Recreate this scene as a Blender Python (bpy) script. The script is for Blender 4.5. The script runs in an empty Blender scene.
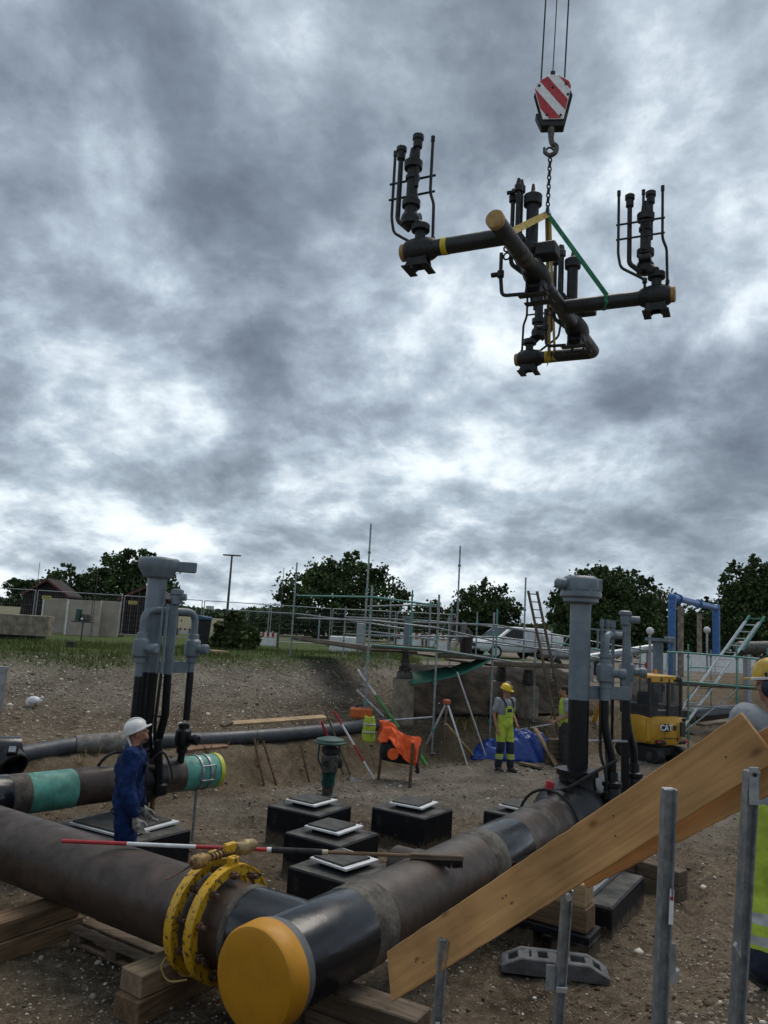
import bpy, bmesh, math, random
import numpy as np
from mathutils import Vector as V, Matrix, Quaternion
random.seed(7)
PI = math.pi
sc = bpy.context.scene
col = sc.collection

# ------------------------------------------------------------------ camera
FPX, PITCH, ROLL, EYE = 765.0, math.radians(8.26), math.radians(3.3), 2.9
_F = V((0, math.cos(PITCH), math.sin(PITCH)))
_R0 = V((1, 0, 0)); _U0 = _R0.cross(_F)
CR = math.cos(ROLL)*_R0 + math.sin(ROLL)*_U0
CU = CR.cross(_F)
CAM = V((0, 0, EYE))
cam_data = bpy.data.cameras.new('camera')
cam_data.sensor_fit = 'VERTICAL'
cam_data.sensor_height = 36.0
cam_data.lens = FPX/1024*36.0
cam_data.clip_start = 0.05
cam_data.clip_end = 3000
cam = bpy.data.objects.new('camera', cam_data)
col.objects.link(cam)
cam.matrix_world = Matrix(((CR.x, CU.x, -_F.x, CAM.x), (CR.y, CU.y, -_F.y, CAM.y), (CR.z, CU.z, -_F.z, CAM.z), (0, 0, 0, 1)))
sc.camera = cam

def at(px, py, d):
    """Point of the site seen at a pixel, at depth d metres."""
    return CAM + d*(_F + (px-384)/FPX*CR - (py-512)/FPX*CU)
def onz(px, py, z):
    r = _F + (px-384)/FPX*CR - (py-512)/FPX*CU
    return CAM + (z-EYE)/r.z*r

# ------------------------------------------------------------------ sky and light
world = bpy.data.worlds.new('World'); sc.world = world; world.use_nodes = True
SUN_EL, SUN_AZ = math.radians(60), math.radians(28)
CLOUDS = [((160, 120), 22, 0.12), ((490, 50), 13, 0.08), ((110, 345), 11, -0.15), ((690, 170), 15, -0.12), ((370, 330), 8, -0.06), ((240, 400), 11, 0.05), ((600, 505), 13, 0.10), ((40, 500), 10, 0.06), ((30, 40), 9, -0.05), ((560, 290), 12, 0.03)]
def build_world():
    nt = world.node_tree; N = nt.nodes; L = nt.links; N.clear()
    out = N.new('ShaderNodeOutputWorld'); bg = N.new('ShaderNodeBackground')
    L.new(bg.outputs[0], out.inputs[0])
    sky = N.new('ShaderNodeTexSky'); sky.sky_type = 'NISHITA'; sky.sun_disc = False
    sky.sun_elevation = SUN_EL; sky.sun_rotation = SUN_AZ; sky.dust_density = 2.0
    tc = N.new('ShaderNodeTexCoord'); sep = N.new('ShaderNodeSeparateXYZ')
    L.new(tc.outputs['Generated'], sep.inputs[0])
    def M(op, a, b=None, c=None):
        n = N.new('ShaderNodeMath'); n.operation = op
        for i, v in enumerate((a, b, c)):
            if v is None: continue
            if isinstance(v, (int, float)): n.inputs[i].default_value = v
            else: L.new(v, n.inputs[i])
        return n.outputs[0]
    zz = M('MAXIMUM', sep.outputs[2], 0.0)
    den = M('ADD', zz, 0.40)
    u = M('DIVIDE', sep.outputs[0], den); v = M('DIVIDE', sep.outputs[1], den)
    cb = N.new('ShaderNodeCombineXYZ'); L.new(u, cb.inputs[0]); L.new(v, cb.inputs[1])
    def noise(scale, detail, rough, off, dist=0.0, stretch=(1, 1, 1), rot=0.0):
        mp = N.new('ShaderNodeMapping'); L.new(cb.outputs[0], mp.inputs[0])
        mp.inputs['Location'].default_value = off; mp.inputs['Scale'].default_value = stretch
        mp.inputs['Rotation'].default_value = (0, 0, rot)
        n = N.new('ShaderNodeTexNoise'); L.new(mp.outputs[0], n.inputs['Vector'])
        n.inputs['Scale'].default_value = scale; n.inputs['Detail'].default_value = detail
        n.inputs['Roughness'].default_value = rough; n.inputs['Distortion'].default_value = dist
        return n.outputs[0]
    big = noise(1.5, 2, 0.5, (3.1, 7.4, 0.0), 0.1)
    mid = noise(2.7, 13, 0.585, (1.7, 2.2, 3.0), 0.2, (1, 0.85, 1), 0.5)
    fine = noise(9.0, 8, 0.62, (5.0, 0.4, 9.0), 0.2)
    bil = M('ABSOLUTE', M('SUBTRACT', noise(3.4, 9, 0.6, (8.3, 1.1, 5.0), 0.15), 0.5))
    dens = M('ADD', M('ADD', M('MULTIPLY', big, 0.42), M('MULTIPLY', mid, 1.12)), M('ADD', M('MULTIPLY', fine, 0.16), M('MULTIPLY', M('SUBTRACT', bil, 0.07), 0.75)))
    # the main cloud masses of the day: darker and thinner stretches of the deck
    for (px, py), wid, amt in CLOUDS:
        d = (at(px, py, 1.0)-CAM).normalized()
        dp = N.new('ShaderNodeVectorMath'); dp.operation = 'DOT_PRODUCT'; L.new(tc.outputs['Generated'], dp.inputs[0]); dp.inputs[1].default_value = d
        mr = N.new('ShaderNodeMapRange'); mr.interpolation_type = 'SMOOTHSTEP'; L.new(dp.outputs['Value'], mr.inputs[0])
        mr.inputs[1].default_value = math.cos(math.radians(wid)); mr.inputs[2].default_value = 1.0
        mr.inputs[3].default_value = 0.0; mr.inputs[4].default_value = amt
        dens = M('ADD', dens, mr.outputs[0])
    # thinner, brighter cloud towards the horizon, as under any broken deck
    hor = N.new('ShaderNodeMapRange'); L.new(sep.outputs[2], hor.inputs[0])
    hor.inputs[1].default_value = 0.0; hor.inputs[2].default_value = 0.24
    hor.inputs[3].default_value = 0.145; hor.inputs[4].default_value = 0.0; hor.interpolation_type = 'SMOOTHSTEP'
    d2 = M('MULTIPLY', M('SUBTRACT', dens, hor.outputs[0]), 0.82)
    rp = N.new('ShaderNodeValToRGB'); L.new(d2, rp.inputs[0])
    e = rp.color_ramp.elements
    e[0].position = 0.46; e[0].color = (0.50, 0.53, 0.55, 1)
    e[1].position = 1.0; e[1].color = (0.050, 0.062, 0.080, 1)
    for p, c in ((0.55, (0.36, 0.40, 0.43, 1)), (0.63, (0.225, 0.265, 0.305, 1)), (0.71, (0.148, 0.178, 0.212, 1)), (0.80, (0.098, 0.120, 0.147, 1)), (0.90, (0.068, 0.084, 0.107, 1))):
        x = e.new(p); x.color = c
    # a little clear Nishita sky where the deck is thinnest
    sk = N.new('ShaderNodeVectorMath'); sk.operation = 'SCALE'; L.new(sky.outputs[0], sk.inputs[0]); sk.inputs['Scale'].default_value = 0.07
    thin = N.new('ShaderNodeMapRange'); L.new(d2, thin.inputs[0])
    thin.inputs[1].default_value = 0.40; thin.inputs[2].default_value = 0.54
    thin.inputs[3].default_value = 0.35; thin.inputs[4].default_value = 0.03
    mx = N.new('ShaderNodeMix'); mx.data_type = 'RGBA'
    L.new(thin.outputs[0], mx.inputs[0]); L.new(rp.outputs[0], mx.inputs[6]); L.new(sk.outputs[0], mx.inputs[7])
    L.new(mx.outputs[2], bg.inputs[0]); bg.inputs[1].default_value = 1.32
build_world()
sun_d = bpy.data.lights.new('sun', 'SUN'); sun_d.energy = 1.1; sun_d.angle = math.radians(35); sun_d.color = (1.0, 0.92, 0.82)
sun = bpy.data.objects.new('sun', sun_d); col.objects.link(sun)
sun.rotation_euler = (PI/2-SUN_EL, 0, PI-SUN_AZ)
sc.view_settings.view_transform = 'Standard'; sc.view_settings.look = 'None'
sc.view_settings.exposure = 0.8; sc.view_settings.gamma = 1.0; sc.view_settings.use_curve_mapping = False
sc.cycles.use_denoising = True
sc.cycles.max_bounces = 6

# ------------------------------------------------------------------ materials
MAT = {}
def mat(name, c, rough=0.6, metal=0.0, var=0.25, scale=6.0, c2=None, bump=0.0, bscale=40.0, stretch=(1, 1, 1), coords='Object', lo=0.4, hi=0.62, detail=6, spec=0.5, rvar=0.12, trans=0.0):
    """Base colour c mottled towards c2 (a darker c by default) by noise, with fine relief."""
    if name in MAT: return MAT[name]
    m = bpy.data.materials.new(name); m.use_nodes = True; MAT[name] = m
    nt = m.node_tree; N = nt.nodes; L = nt.links; b = N['Principled BSDF']
    b.inputs['Metallic'].default_value = metal; b.inputs['Roughness'].default_value = rough
    b.inputs['Specular IOR Level'].default_value = spec
    tc = N.new('ShaderNodeTexCoord'); mp = N.new('ShaderNodeMapping'); mp.inputs['Scale'].default_value = stretch
    L.new(tc.outputs[coords], mp.inputs[0])
    n = N.new('ShaderNodeTexNoise'); n.inputs['Scale'].default_value = scale; n.inputs['Detail'].default_value = detail; n.inputs['Roughness'].default_value = 0.62
    L.new(mp.outputs[0], n.inputs['Vector'])
    rp = N.new('ShaderNodeValToRGB'); L.new(n.outputs[0], rp.inputs[0])
    if c2 is None: c2 = tuple(x*(1-var) for x in c)
    rp.color_ramp.elements[0].position = lo; rp.color_ramp.elements[0].color = (*c2, 1)
    rp.color_ramp.elements[1].position = hi; rp.color_ramp.elements[1].color = (*c, 1)
    L.new(rp.outputs[0], b.inputs['Base Color'])
    if rvar:
        mr = N.new('ShaderNodeMapRange'); L.new(n.outputs[0], mr.inputs[0])
        mr.inputs[1].default_value = 0.3; mr.inputs[2].default_value = 0.7
        mr.inputs[3].default_value = min(1, rough+rvar); mr.inputs[4].default_value = max(0.03, rough-rvar)
        L.new(mr.outputs[0], b.inputs['Roughness'])
    if bump:
        n2 = N.new('ShaderNodeTexNoise'); n2.inputs['Scale'].default_value = bscale; n2.inputs['Detail'].default_value = 4
        L.new(mp.outputs[0], n2.inputs['Vector'])
        bp = N.new('ShaderNodeBump'); bp.inputs['Strength'].default_value = bump; bp.inputs['Distance'].default_value = 0.02
        L.new(n2.outputs[0], bp.inputs['Height']); L.new(bp.outputs[0], b.inputs['Normal'])
    if trans:
        b.inputs['Transmission Weight'].default_value = trans
    return m

def wood(name, c, c2, rough=0.7, axis=0, ring=9.0, grain=60.0):
    """Sawn softwood: long grain streaks, a few knots, weathering blotches."""
    if name in MAT: return MAT[name]
    m = bpy.data.materials.new(name); m.use_nodes = True; MAT[name] = m
    nt = m.node_tree; N = nt.nodes; L = nt.links; b = N['Principled BSDF']; b.inputs['Roughness'].default_value = rough
    b.inputs['Specular IOR Level'].default_value = 0.25
    tc = N.new('ShaderNodeTexCoord'); mp = N.new('ShaderNodeMapping'); L.new(tc.outputs['Object'], mp.inputs[0])
    s = [1.0, 1.0, 1.0]; s[axis] = 0.07; mp.inputs['Scale'].default_value = s
    w = N.new('ShaderNodeTexNoise'); w.inputs['Scale'].default_value = ring; w.inputs['Detail'].default_value = 3; w.inputs['Distortion'].default_value = 1.2
    L.new(mp.outputs[0], w.inputs['Vector'])
    g = N.new('ShaderNodeTexNoise'); g.inputs['Scale'].default_value = grain; g.inputs['Detail'].default_value = 5
    L.new(mp.outputs[0], g.inputs['Vector'])
    wv = N.new('ShaderNodeMath'); wv.operation = 'MULTIPLY'; L.new(w.outputs[0], wv.inputs[0]); wv.inputs[1].default_value = 9.0
    fr = N.new('ShaderNodeMath'); fr.operation = 'PINGPONG'; L.new(wv.outputs[0], fr.inputs[0]); fr.inputs[1].default_value = 1.0
    ad = N.new('ShaderNodeMath'); ad.operation = 'MULTIPLY_ADD'; L.new(g.outputs[0], ad.inputs[0]); ad.inputs[1].default_value = 0.8
    sc2 = N.new('ShaderNodeMath'); sc2.operation = 'MULTIPLY'; L.new(fr.outputs[0], sc2.inputs[0]); sc2.inputs[1].default_value = 0.35
    L.new(sc2.outputs[0], ad.inputs[2])
    rp = N.new('ShaderNodeValToRGB'); L.new(ad.outputs[0], rp.inputs[0])
    rp.color_ramp.elements[0].position = 0.25; rp.color_ramp.elements[0].color = (*c2, 1)
    rp.color_ramp.elements[1].position = 0.78; rp.color_ramp.elements[1].color = (*c, 1)
    vo = N.new('ShaderNodeTexVoronoi'); vo.voronoi_dimensions = '2D'; vo.inputs['Scale'].default_value = 3.4
    mp2 = N.new('ShaderNodeMapping'); L.new(tc.outputs['Object'], mp2.inputs[0]); s2 = [2.2, 2.2, 2.2]; s2[axis] = 1.1; mp2.inputs['Scale'].default_value = s2
    L.new(mp2.outputs[0], vo.inputs['Vector'])
    kr = N.new('ShaderNodeMapRange'); L.new(vo.outputs['Distance'], kr.inputs[0])
    kr.inputs[1].default_value = 0.03; kr.inputs[2].default_value = 0.10; kr.inputs[3].default_value = 0.7; kr.inputs[4].default_value = 0.0
    ks = N.new('ShaderNodeSeparateColor'); L.new(vo.outputs['Color'], ks.inputs[0])
    kg = N.new('ShaderNodeMath'); kg.operation = 'GREATER_THAN'; L.new(ks.outputs[0], kg.inputs[0]); kg.inputs[1].default_value = 0.55
    kk = N.new('ShaderNodeMath'); kk.operation = 'MULTIPLY'; L.new(kr.outputs[0], kk.inputs[0]); L.new(kg.outputs[0], kk.inputs[1])
    kz = N.new('ShaderNodeMapRange'); L.new(ks.outputs[1], kz.inputs[0]); kz.inputs[3].default_value = 0.05; kz.inputs[4].default_value = 0.15; L.new(kz.outputs[0], kr.inputs[2])
    mx = N.new('ShaderNodeMix'); mx.data_type = 'RGBA'; L.new(kk.outputs[0], mx.inputs[0]); L.new(rp.outputs[0], mx.inputs[6])
    mx.inputs[7].default_value = (c2[0]*0.35, c2[1]*0.28, c2[2]*0.25, 1)
    bl = N.new('ShaderNodeTexNoise'); bl.inputs['Scale'].default_value = 2.2; bl.inputs['Detail'].default_value = 6; L.new(tc.outputs['Object'], bl.inputs['Vector'])
    br = N.new('ShaderNodeMapRange'); L.new(bl.outputs[0], br.inputs[0]); br.inputs[1].default_value = 0.35; br.inputs[2].default_value = 0.7; br.inputs[3].default_value = 0.62; br.inputs[4].default_value = 1.1
    vm = N.new('ShaderNodeVectorMath'); vm.operation = 'SCALE'; L.new(mx.outputs[2], vm.inputs[0]); L.new(br.outputs[0], vm.inputs['Scale'])
    L.new(vm.outputs[0], b.inputs['Base Color'])
    bp = N.new('ShaderNodeBump'); bp.inputs['Strength'].default_value = 0.25; bp.inputs['Distance'].default_value = 0.01
    L.new(ad.outputs[0], bp.inputs['Height']); L.new(bp.outputs[0], b.inputs['Normal'])
    return m

def island_mat(name, stops, rough=0.9, bump=0.0, clump=0.0):
    """Colour picked per separate piece (pebbles, leaves)."""
    if name in MAT: return MAT[name]
    m = bpy.data.materials.new(name); m.use_nodes = True; MAT[name] = m
    nt = m.node_tree; N = nt.nodes; L = nt.links; b = N['Principled BSDF']; b.inputs['Roughness'].default_value = rough
    b.inputs['Specular IOR Level'].default_value = 0.2
    g = N.new('ShaderNodeNewGeometry'); rp = N.new('ShaderNodeValToRGB'); L.new(g.outputs['Random Per Island'], rp.inputs[0])
    e = rp.color_ramp.elements
    e[0].position = stops[0][0]; e[0].color = (*stops[0][1], 1); e[1].position = stops[-1][0]; e[1].color = (*stops[-1][1], 1)
    for p, c in stops[1:-1]:
        x = e.new(p); x.color = (*c, 1)
    if clump:
        tc = N.new('ShaderNodeTexCoord'); n = N.new('ShaderNodeTexNoise'); n.inputs['Scale'].default_value = clump; n.inputs['Detail'].default_value = 3
        L.new(tc.outputs['Object'], n.inputs['Vector'])
        mr = N.new('ShaderNodeMapRange'); L.new(n.outputs[0], mr.inputs[0]); mr.inputs[1].default_value = .35; mr.inputs[2].default_value = .65; mr.inputs[3].default_value = .6; mr.inputs[4].default_value = 1.35
        vm = N.new('ShaderNodeVectorMath'); vm.operation = 'SCALE'; L.new(rp.outputs[0], vm.inputs[0]); L.new(mr.outputs[0], vm.inputs['Scale']); L.new(vm.outputs[0], b.inputs['Base Color'])
    else: L.new(rp.outputs[0], b.inputs['Base Color'])
    return m

# ------------------------------------------------------------------ mesh helpers
def frame(z, x=None):
    """3x3 with local z along the given vector."""
    z = V(z).normalized()
    if x is None: x = V((1, 0, 0)) if abs(z.x) < 0.9 else V((0, 1, 0))
    y = z.cross(V(x)).normalized(); x = y.cross(z)
    return Matrix((x, y, z)).transposed()

class MB:
    def __init__(s): s.v = []; s.f = []
    def add(s, vs, fs):
        o = len(s.v); s.v += [tuple(p) for p in vs]; s.f += [tuple(i+o for i in f) for f in fs]; return s
    def box(s, c, size, rot=None):
        hx, hy, hz = (q/2 for q in size); c = V(c)
        P = [V((sx*hx, sy*hy, sz*hz)) for sz in (-1, 1) for sy in (-1, 1) for sx in (-1, 1)]
        if rot is not None: P = [rot @ p for p in P]
        return s.add([c+p for p in P], [(0, 2, 3, 1), (4, 5, 7, 6), (0, 1, 5, 4), (2, 6, 7, 3), (0, 4, 6, 2), (1, 3, 7, 5)])
    def beam(s, a, b, w, h, up=(0, 0, 1)):
        """Box from a to b, w wide, h tall (h along up)."""
        a = V(a); b = V(b); d = (b-a); z = d.normalized(); y = V(up); x = y.cross(z).normalized(); y = z.cross(x)
        return s.box((a+b)/2, (w, h, d.length), Matrix((x, y, z)).transposed())
    def cyl(s, a, b, r0, r1=None, n=14, cap=True):
        if r1 is None: r1 = r0
        a = V(a); b = V(b); m = frame(b-a)
        vs = []
        for p, r in ((a, r0), (b, r1)):
            for k in range(n):
                t = 2*PI*k/n; vs.append(p + m @ V((r*math.cos(t), r*math.sin(t), 0)))
        fs = [(k, (k+1) % n, n+(k+1) % n, n+k) for k in range(n)]
        if cap: fs += [tuple(range(n-1, -1, -1)), tuple(range(n, 2*n))]
        return s.add(vs, fs)
    def tube(s, pts, r, n=10, cap=True):
        pts = [V(p) for p in pts]; K = len(pts); rs = r if isinstance(r, (list, tuple)) else [r]*K
        vs = []; prev = None
        for i, p in enumerate(pts):
            t = (pts[min(i+1, K-1)]-pts[max(i-1, 0)]).normalized()
            if prev is None: m = frame(t); x = m.col[0].copy()
            else:
                x = prev - t*prev.dot(t)
                x = x.normalized() if x.length > 1e-6 else frame(t).col[0].copy()
            y = t.cross(x); prev = x
            for k in range(n):
                a = 2*PI*k/n; vs.append(p + rs[i]*(math.cos(a)*x + math.sin(a)*y))
        fs = [(i*n+k, i*n+(k+1) % n, (i+1)*n+(k+1) % n, (i+1)*n+k) for i in range(K-1) for k in range(n)]
        if cap: fs += [tuple(range(n-1, -1, -1)), tuple(range((K-1)*n, K*n))]
        return s.add(vs, fs)
    def lathe(s, prof, base, axis=(0, 0, 1), n=24, cap=True, x=None):
        """prof = [(radius, height)...] turned about axis from base."""
        base = V(base); m = frame(axis, x); K = len(prof); vs = []
        for r, h in prof:
            for k in range(n):
                a = 2*PI*k/n; vs.append(base + m @ V((r*math.cos(a), r*math.sin(a), h)))
        fs = [(i*n+k, i*n+(k+1) % n, (i+1)*n+(k+1) % n, (i+1)*n+k) for i in range(K-1) for k in range(n)]
        if cap: fs += [tuple(range(n-1, -1, -1)), tuple(range((K-1)*n, K*n))]
        return s.add(vs, fs)
    def ring(s, c, axis, ro, ri, w, n=40, x=None):
        h = w/2
        return s.lathe([(ri, -h), (ro, -h), (ro, h), (ri, h), (ri, -h)], c, axis, n, False, x)
    def torus(s, c, axis, R, r, n=20, k=8, sx=1.0, x=None):
        m = frame(axis, x); c = V(c); vs = []
        for i in range(n):
            a = 2*PI*i/n
            for j in range(k):
                b = 2*PI*j/k
                vs.append(c + m @ V(((R+r*math.cos(b))*math.cos(a)*sx, (R+r*math.cos(b))*math.sin(a), r*math.sin(b))))
        return s.add(vs, [(i*k+j, ((i+1) % n)*k+j, ((i+1) % n)*k+(j+1) % k, i*k+(j+1) % k) for i in range(n) for j in range(k)])
    def prism(s, poly, a, b, m=None, o=(0, 0, 0)):
        """2D polygon extruded from local z=a to z=b."""
        m = m or Matrix.Identity(3); o = V(o); n = len(poly)
        vs = [o + m @ V((x, y, z)) for z in (a, b) for x, y in poly]
        fs = [(k, (k+1) % n, n+(k+1) % n, n+k) for k in range(n)] + [tuple(range(n-1, -1, -1)), tuple(range(n, 2*n))]
        return s.add(vs, fs)
    def ball(s, c, r, n=14, m=8, rot=None):
        r = (r, r, r) if isinstance(r, (int, float)) else r; c = V(c); vs = []
        for i in range(1, m):
            t = PI*i/m
            for k in range(n):
                a = 2*PI*k/n; p = V((r[0]*math.sin(t)*math.cos(a), r[1]*math.sin(t)*math.sin(a), -r[2]*math.cos(t)))
                vs.append(c + (rot @ p if rot is not None else p))
        lo = V((0, 0, -r[2])); hi = V((0, 0, r[2]))
        vs += [c + (rot @ lo if rot is not None else lo), c + (rot @ hi if rot is not None else hi)]
        B = (m-1)*n
        fs = [(i*n+k, i*n+(k+1) % n, (i+1)*n+(k+1) % n, (i+1)*n+k) for i in range(m-2) for k in range(n)]
        fs += [(B, (k+1) % n, k) for k in range(n)] + [(B+1, (m-2)*n+k, (m-2)*n+(k+1) % n) for k in range(n)]
        return s.add(vs, fs)
    def build(s, name, m, parent=None, bevel=0.0, smooth=True, ang=35):
        me = bpy.data.meshes.new(name)
        inv = root_inv(parent)
        vs = s.v if inv is None else [tuple(inv @ V(p)) for p in s.v]
        me.from_pydata(vs, [], s.f); me.update()
        bm = bmesh.new(); bm.from_mesh(me)
        bmesh.ops.recalc_face_normals(bm, faces=bm.faces)
        if bevel:
            es = [e for e in bm.edges if len(e.link_faces) == 2 and e.calc_face_angle(0) > 0.6]
            bmesh.ops.bevel(bm, geom=es, offset=bevel, segments=1, affect='EDGES', clamp_overlap=True)
        bm.to_mesh(me); bm.free()
        if smooth:
            me.shade_smooth(); me.set_sharp_from_angle(angle=math.radians(ang))
        me.materials.append(m)
        o = bpy.data.objects.new(name, me); col.objects.link(o)
        if parent is not None: o.parent = parent
        return o

ROOTM = {}
def root_inv(p):
    while p is not None:
        if p.name in ROOTM: return ROOTM[p.name]
        p = p.parent
    return None
def thing(name, label, cat, loc=(0, 0, 0), rotz=0.0, group=None, local=False):
    """An Empty at the thing's base. Parts are given in site coordinates unless local."""
    o = bpy.data.objects.new(name, None); col.objects.link(o)
    o.location = loc; o.rotation_euler = (0, 0, rotz); o.empty_display_size = 0.1
    o['label'] = label; o['category'] = cat
    if group: o['group'] = group
    if not local:
        ROOTM[o.name] = (Matrix.Translation(V(loc)) @ Matrix.Rotation(rotz, 4, 'Z')).inverted()
    return o
def tag(o, label, cat, group=None, kind=None):
    if label: o['label'] = label
    if cat: o['category'] = cat
    if group: o['group'] = group
    if kind: o['kind'] = kind
    return o
def solo(mb, name, m, label, cat, loc, rotz=0.0, group=None, bevel=0.0, **kw):
    """A thing that is one mesh, with its origin at loc."""
    inv = (Matrix.Translation(V(loc)) @ Matrix.Rotation(rotz, 4, 'Z')).inverted()
    mb.v = [tuple(inv @ V(p)) for p in mb.v]
    o = mb.build(name, m, None, bevel, **kw); o.location = loc; o.rotation_euler = (0, 0, rotz)
    return tag(o, label, cat, group)
def dup(root, loc, rotz, label=None, group=None):
    r = root.copy(); col.objects.link(r); r.location = loc; r.rotation_euler = (0, 0, rotz)
    if label: r['label'] = label
    if group: r['group'] = group
    for ch in list(root.children):
        c = ch.copy(); col.objects.link(c); c.parent = r
        for g in list(ch.children):
            d = g.copy(); col.objects.link(d); d.parent = c
    return r
def bez(*pts, n=8):
    """Smooth path through points (Catmull-Rom)."""
    P = [V(p) for p in pts]; out = []
    for i in range(len(P)-1):
        p0 = P[max(i-1, 0)]; p1 = P[i]; p2 = P[i+1]; p3 = P[min(i+2, len(P)-1)]
        for k in range(n):
            t = k/n
            out.append(0.5*((2*p1)+(p2-p0)*t+(2*p0-5*p1+4*p2-p3)*t*t+(3*p1-p0-3*p2+p3)*t**3))
    return out+[P[-1]]
def arc_path(pts, rad, n=6):
    """Polyline with corners rounded to radius rad (pipe bends)."""
    P = [V(p) for p in pts]; out = [P[0]]
    for i in range(1, len(P)-1):
        a = (P[i-1]-P[i]); b = (P[i+1]-P[i]); r = min(rad, a.length*0.49, b.length*0.49)
        a.normalize(); b.normalize(); p = P[i]+a*r; q = P[i]+b*r
        for k in range(n+1):
            t = k/n; out.append(p*(1-t)**2+P[i]*2*t*(1-t)+q*t*t)
    out.append(P[-1]); return out

# ------------------------------------------------------------------ ground
rng = np.random.default_rng(11)
_perm = rng.random((256, 256))
def vnoise(x, y):
    xi = np.floor(x).astype(int); yi = np.floor(y).astype(int); fx = x-xi; fy = y-yi
    fx = fx*fx*(3-2*fx); fy = fy*fy*(3-2*fy)
    g = lambda a, b: _perm[a & 255, b & 255]
    return (g(xi, yi)*(1-fx)+g(xi+1, yi)*fx)*(1-fy)+(g(xi, yi+1)*(1-fx)+g(xi+1, yi+1)*fx)*fy
def fbm(x, y, o=4):
    s = 0; a = 0.5
    for k in range(o): s = s + a*(vnoise(x*2**k+17*k, y*2**k+31*k)-0.5); a *= 0.5
    return s
def sstep(a, b, x):
    t = np.clip((x-a)/(b-a), 0, 1); return t*t*(3-2*t)
FX = [-40, -12, -6, -4.5, -3, -1, 0.6, 2, 4, 7.5, 9, 16, 40]
FY = [2, 7.2, 10.4, 11.4, 12.6, 14.5, 16.5, 17.8, 18.6, 21.5, 22.5, 26, 34]
def edge_y(x): return np.interp(x, FX, FY)
def height(x, y):
    x = np.asarray(x, float); y = np.asarray(y, float)
    s = (y-edge_y(x))*0.76 + 0.35*fbm(x*0.8, y*0.8, 3)
    mid = sstep(0.4, 1.6, x)*(1-sstep(6.0, 7.5, x))        # under the walkway the bank is steeper
    right = sstep(7.0, 8.5, x)
    z = 0.58*sstep(-0.15, 0.62, s) + 0.08*np.clip((s-0.42)/0.8, 0, 1)
    zl = 1.10*sstep(0.9, 6.8, s)
    zm = 0.95*sstep(1.9, 3.6, s)
    zr = 0.45*sstep(1.0, 6.0, s)
    z = z + zl*(1-mid)*(1-right) + zm*mid + zr*right
    z = z - 0.28*sstep(8, 18, s)*(1-mid)*(1-right)
    # sand heap right of the excavator
    z = z + 1.15*np.exp(-((x-13.2)/2.4)**2-((y-27.5)/1.8)**2)
    # bank beside the photographer, down into the pit
    b = np.clip(5.2+0.75*x, 3.9, 8.6)
    z = z + 1.3*sstep(0, 3.4, b-y)
    # relief
    near = 1-sstep(20, 40, y)
    z = z + near*(0.10*fbm(x*0.9, y*0.9, 3) + 0.07*fbm(x*4.1+9, y*4.1, 3)+0.05*fbm(x*12, y*12, 2))
    z = z + 0.22*np.exp(-((s-0.15)/0.5)**2)*fbm(x*2.6+7, y*2.6, 4)
    for rx, ry, ax, ay in ((4.6, 12.0, 0.35, 1.0), (5.5, 11.7, 0.35, 1.0), (2.4, 13.2, 1.0, 0.42), (2.1, 14.0, 1.0, 0.42)):
        q = (x-rx)*ay-(y-ry)*ax; t = (x-rx)*ax+(y-ry)*ay
        q = q/math.hypot(ax, ay)+0.12*np.sin(t*0.7)
        z = z - 0.07*np.exp(-(q/0.13)**2)*(s < -0.3)*(np.abs(t) < 5) + 0.03*np.exp(-((np.abs(q)-0.26)/0.09)**2)*(s < -0.3)*(np.abs(t) < 5)
    z = z - 0.10*np.exp(-((x+1.5)/1.2)**2-((y-11.3)/0.7)**2)
    return z
def hz(x, y): return float(height(np.array([x]), np.array([y]))[0])
def axis(segs):
    out = []
    for a, b, st in segs: out += list(np.arange(a, b, st))
    return np.array(out+[segs[-1][1]])
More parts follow.
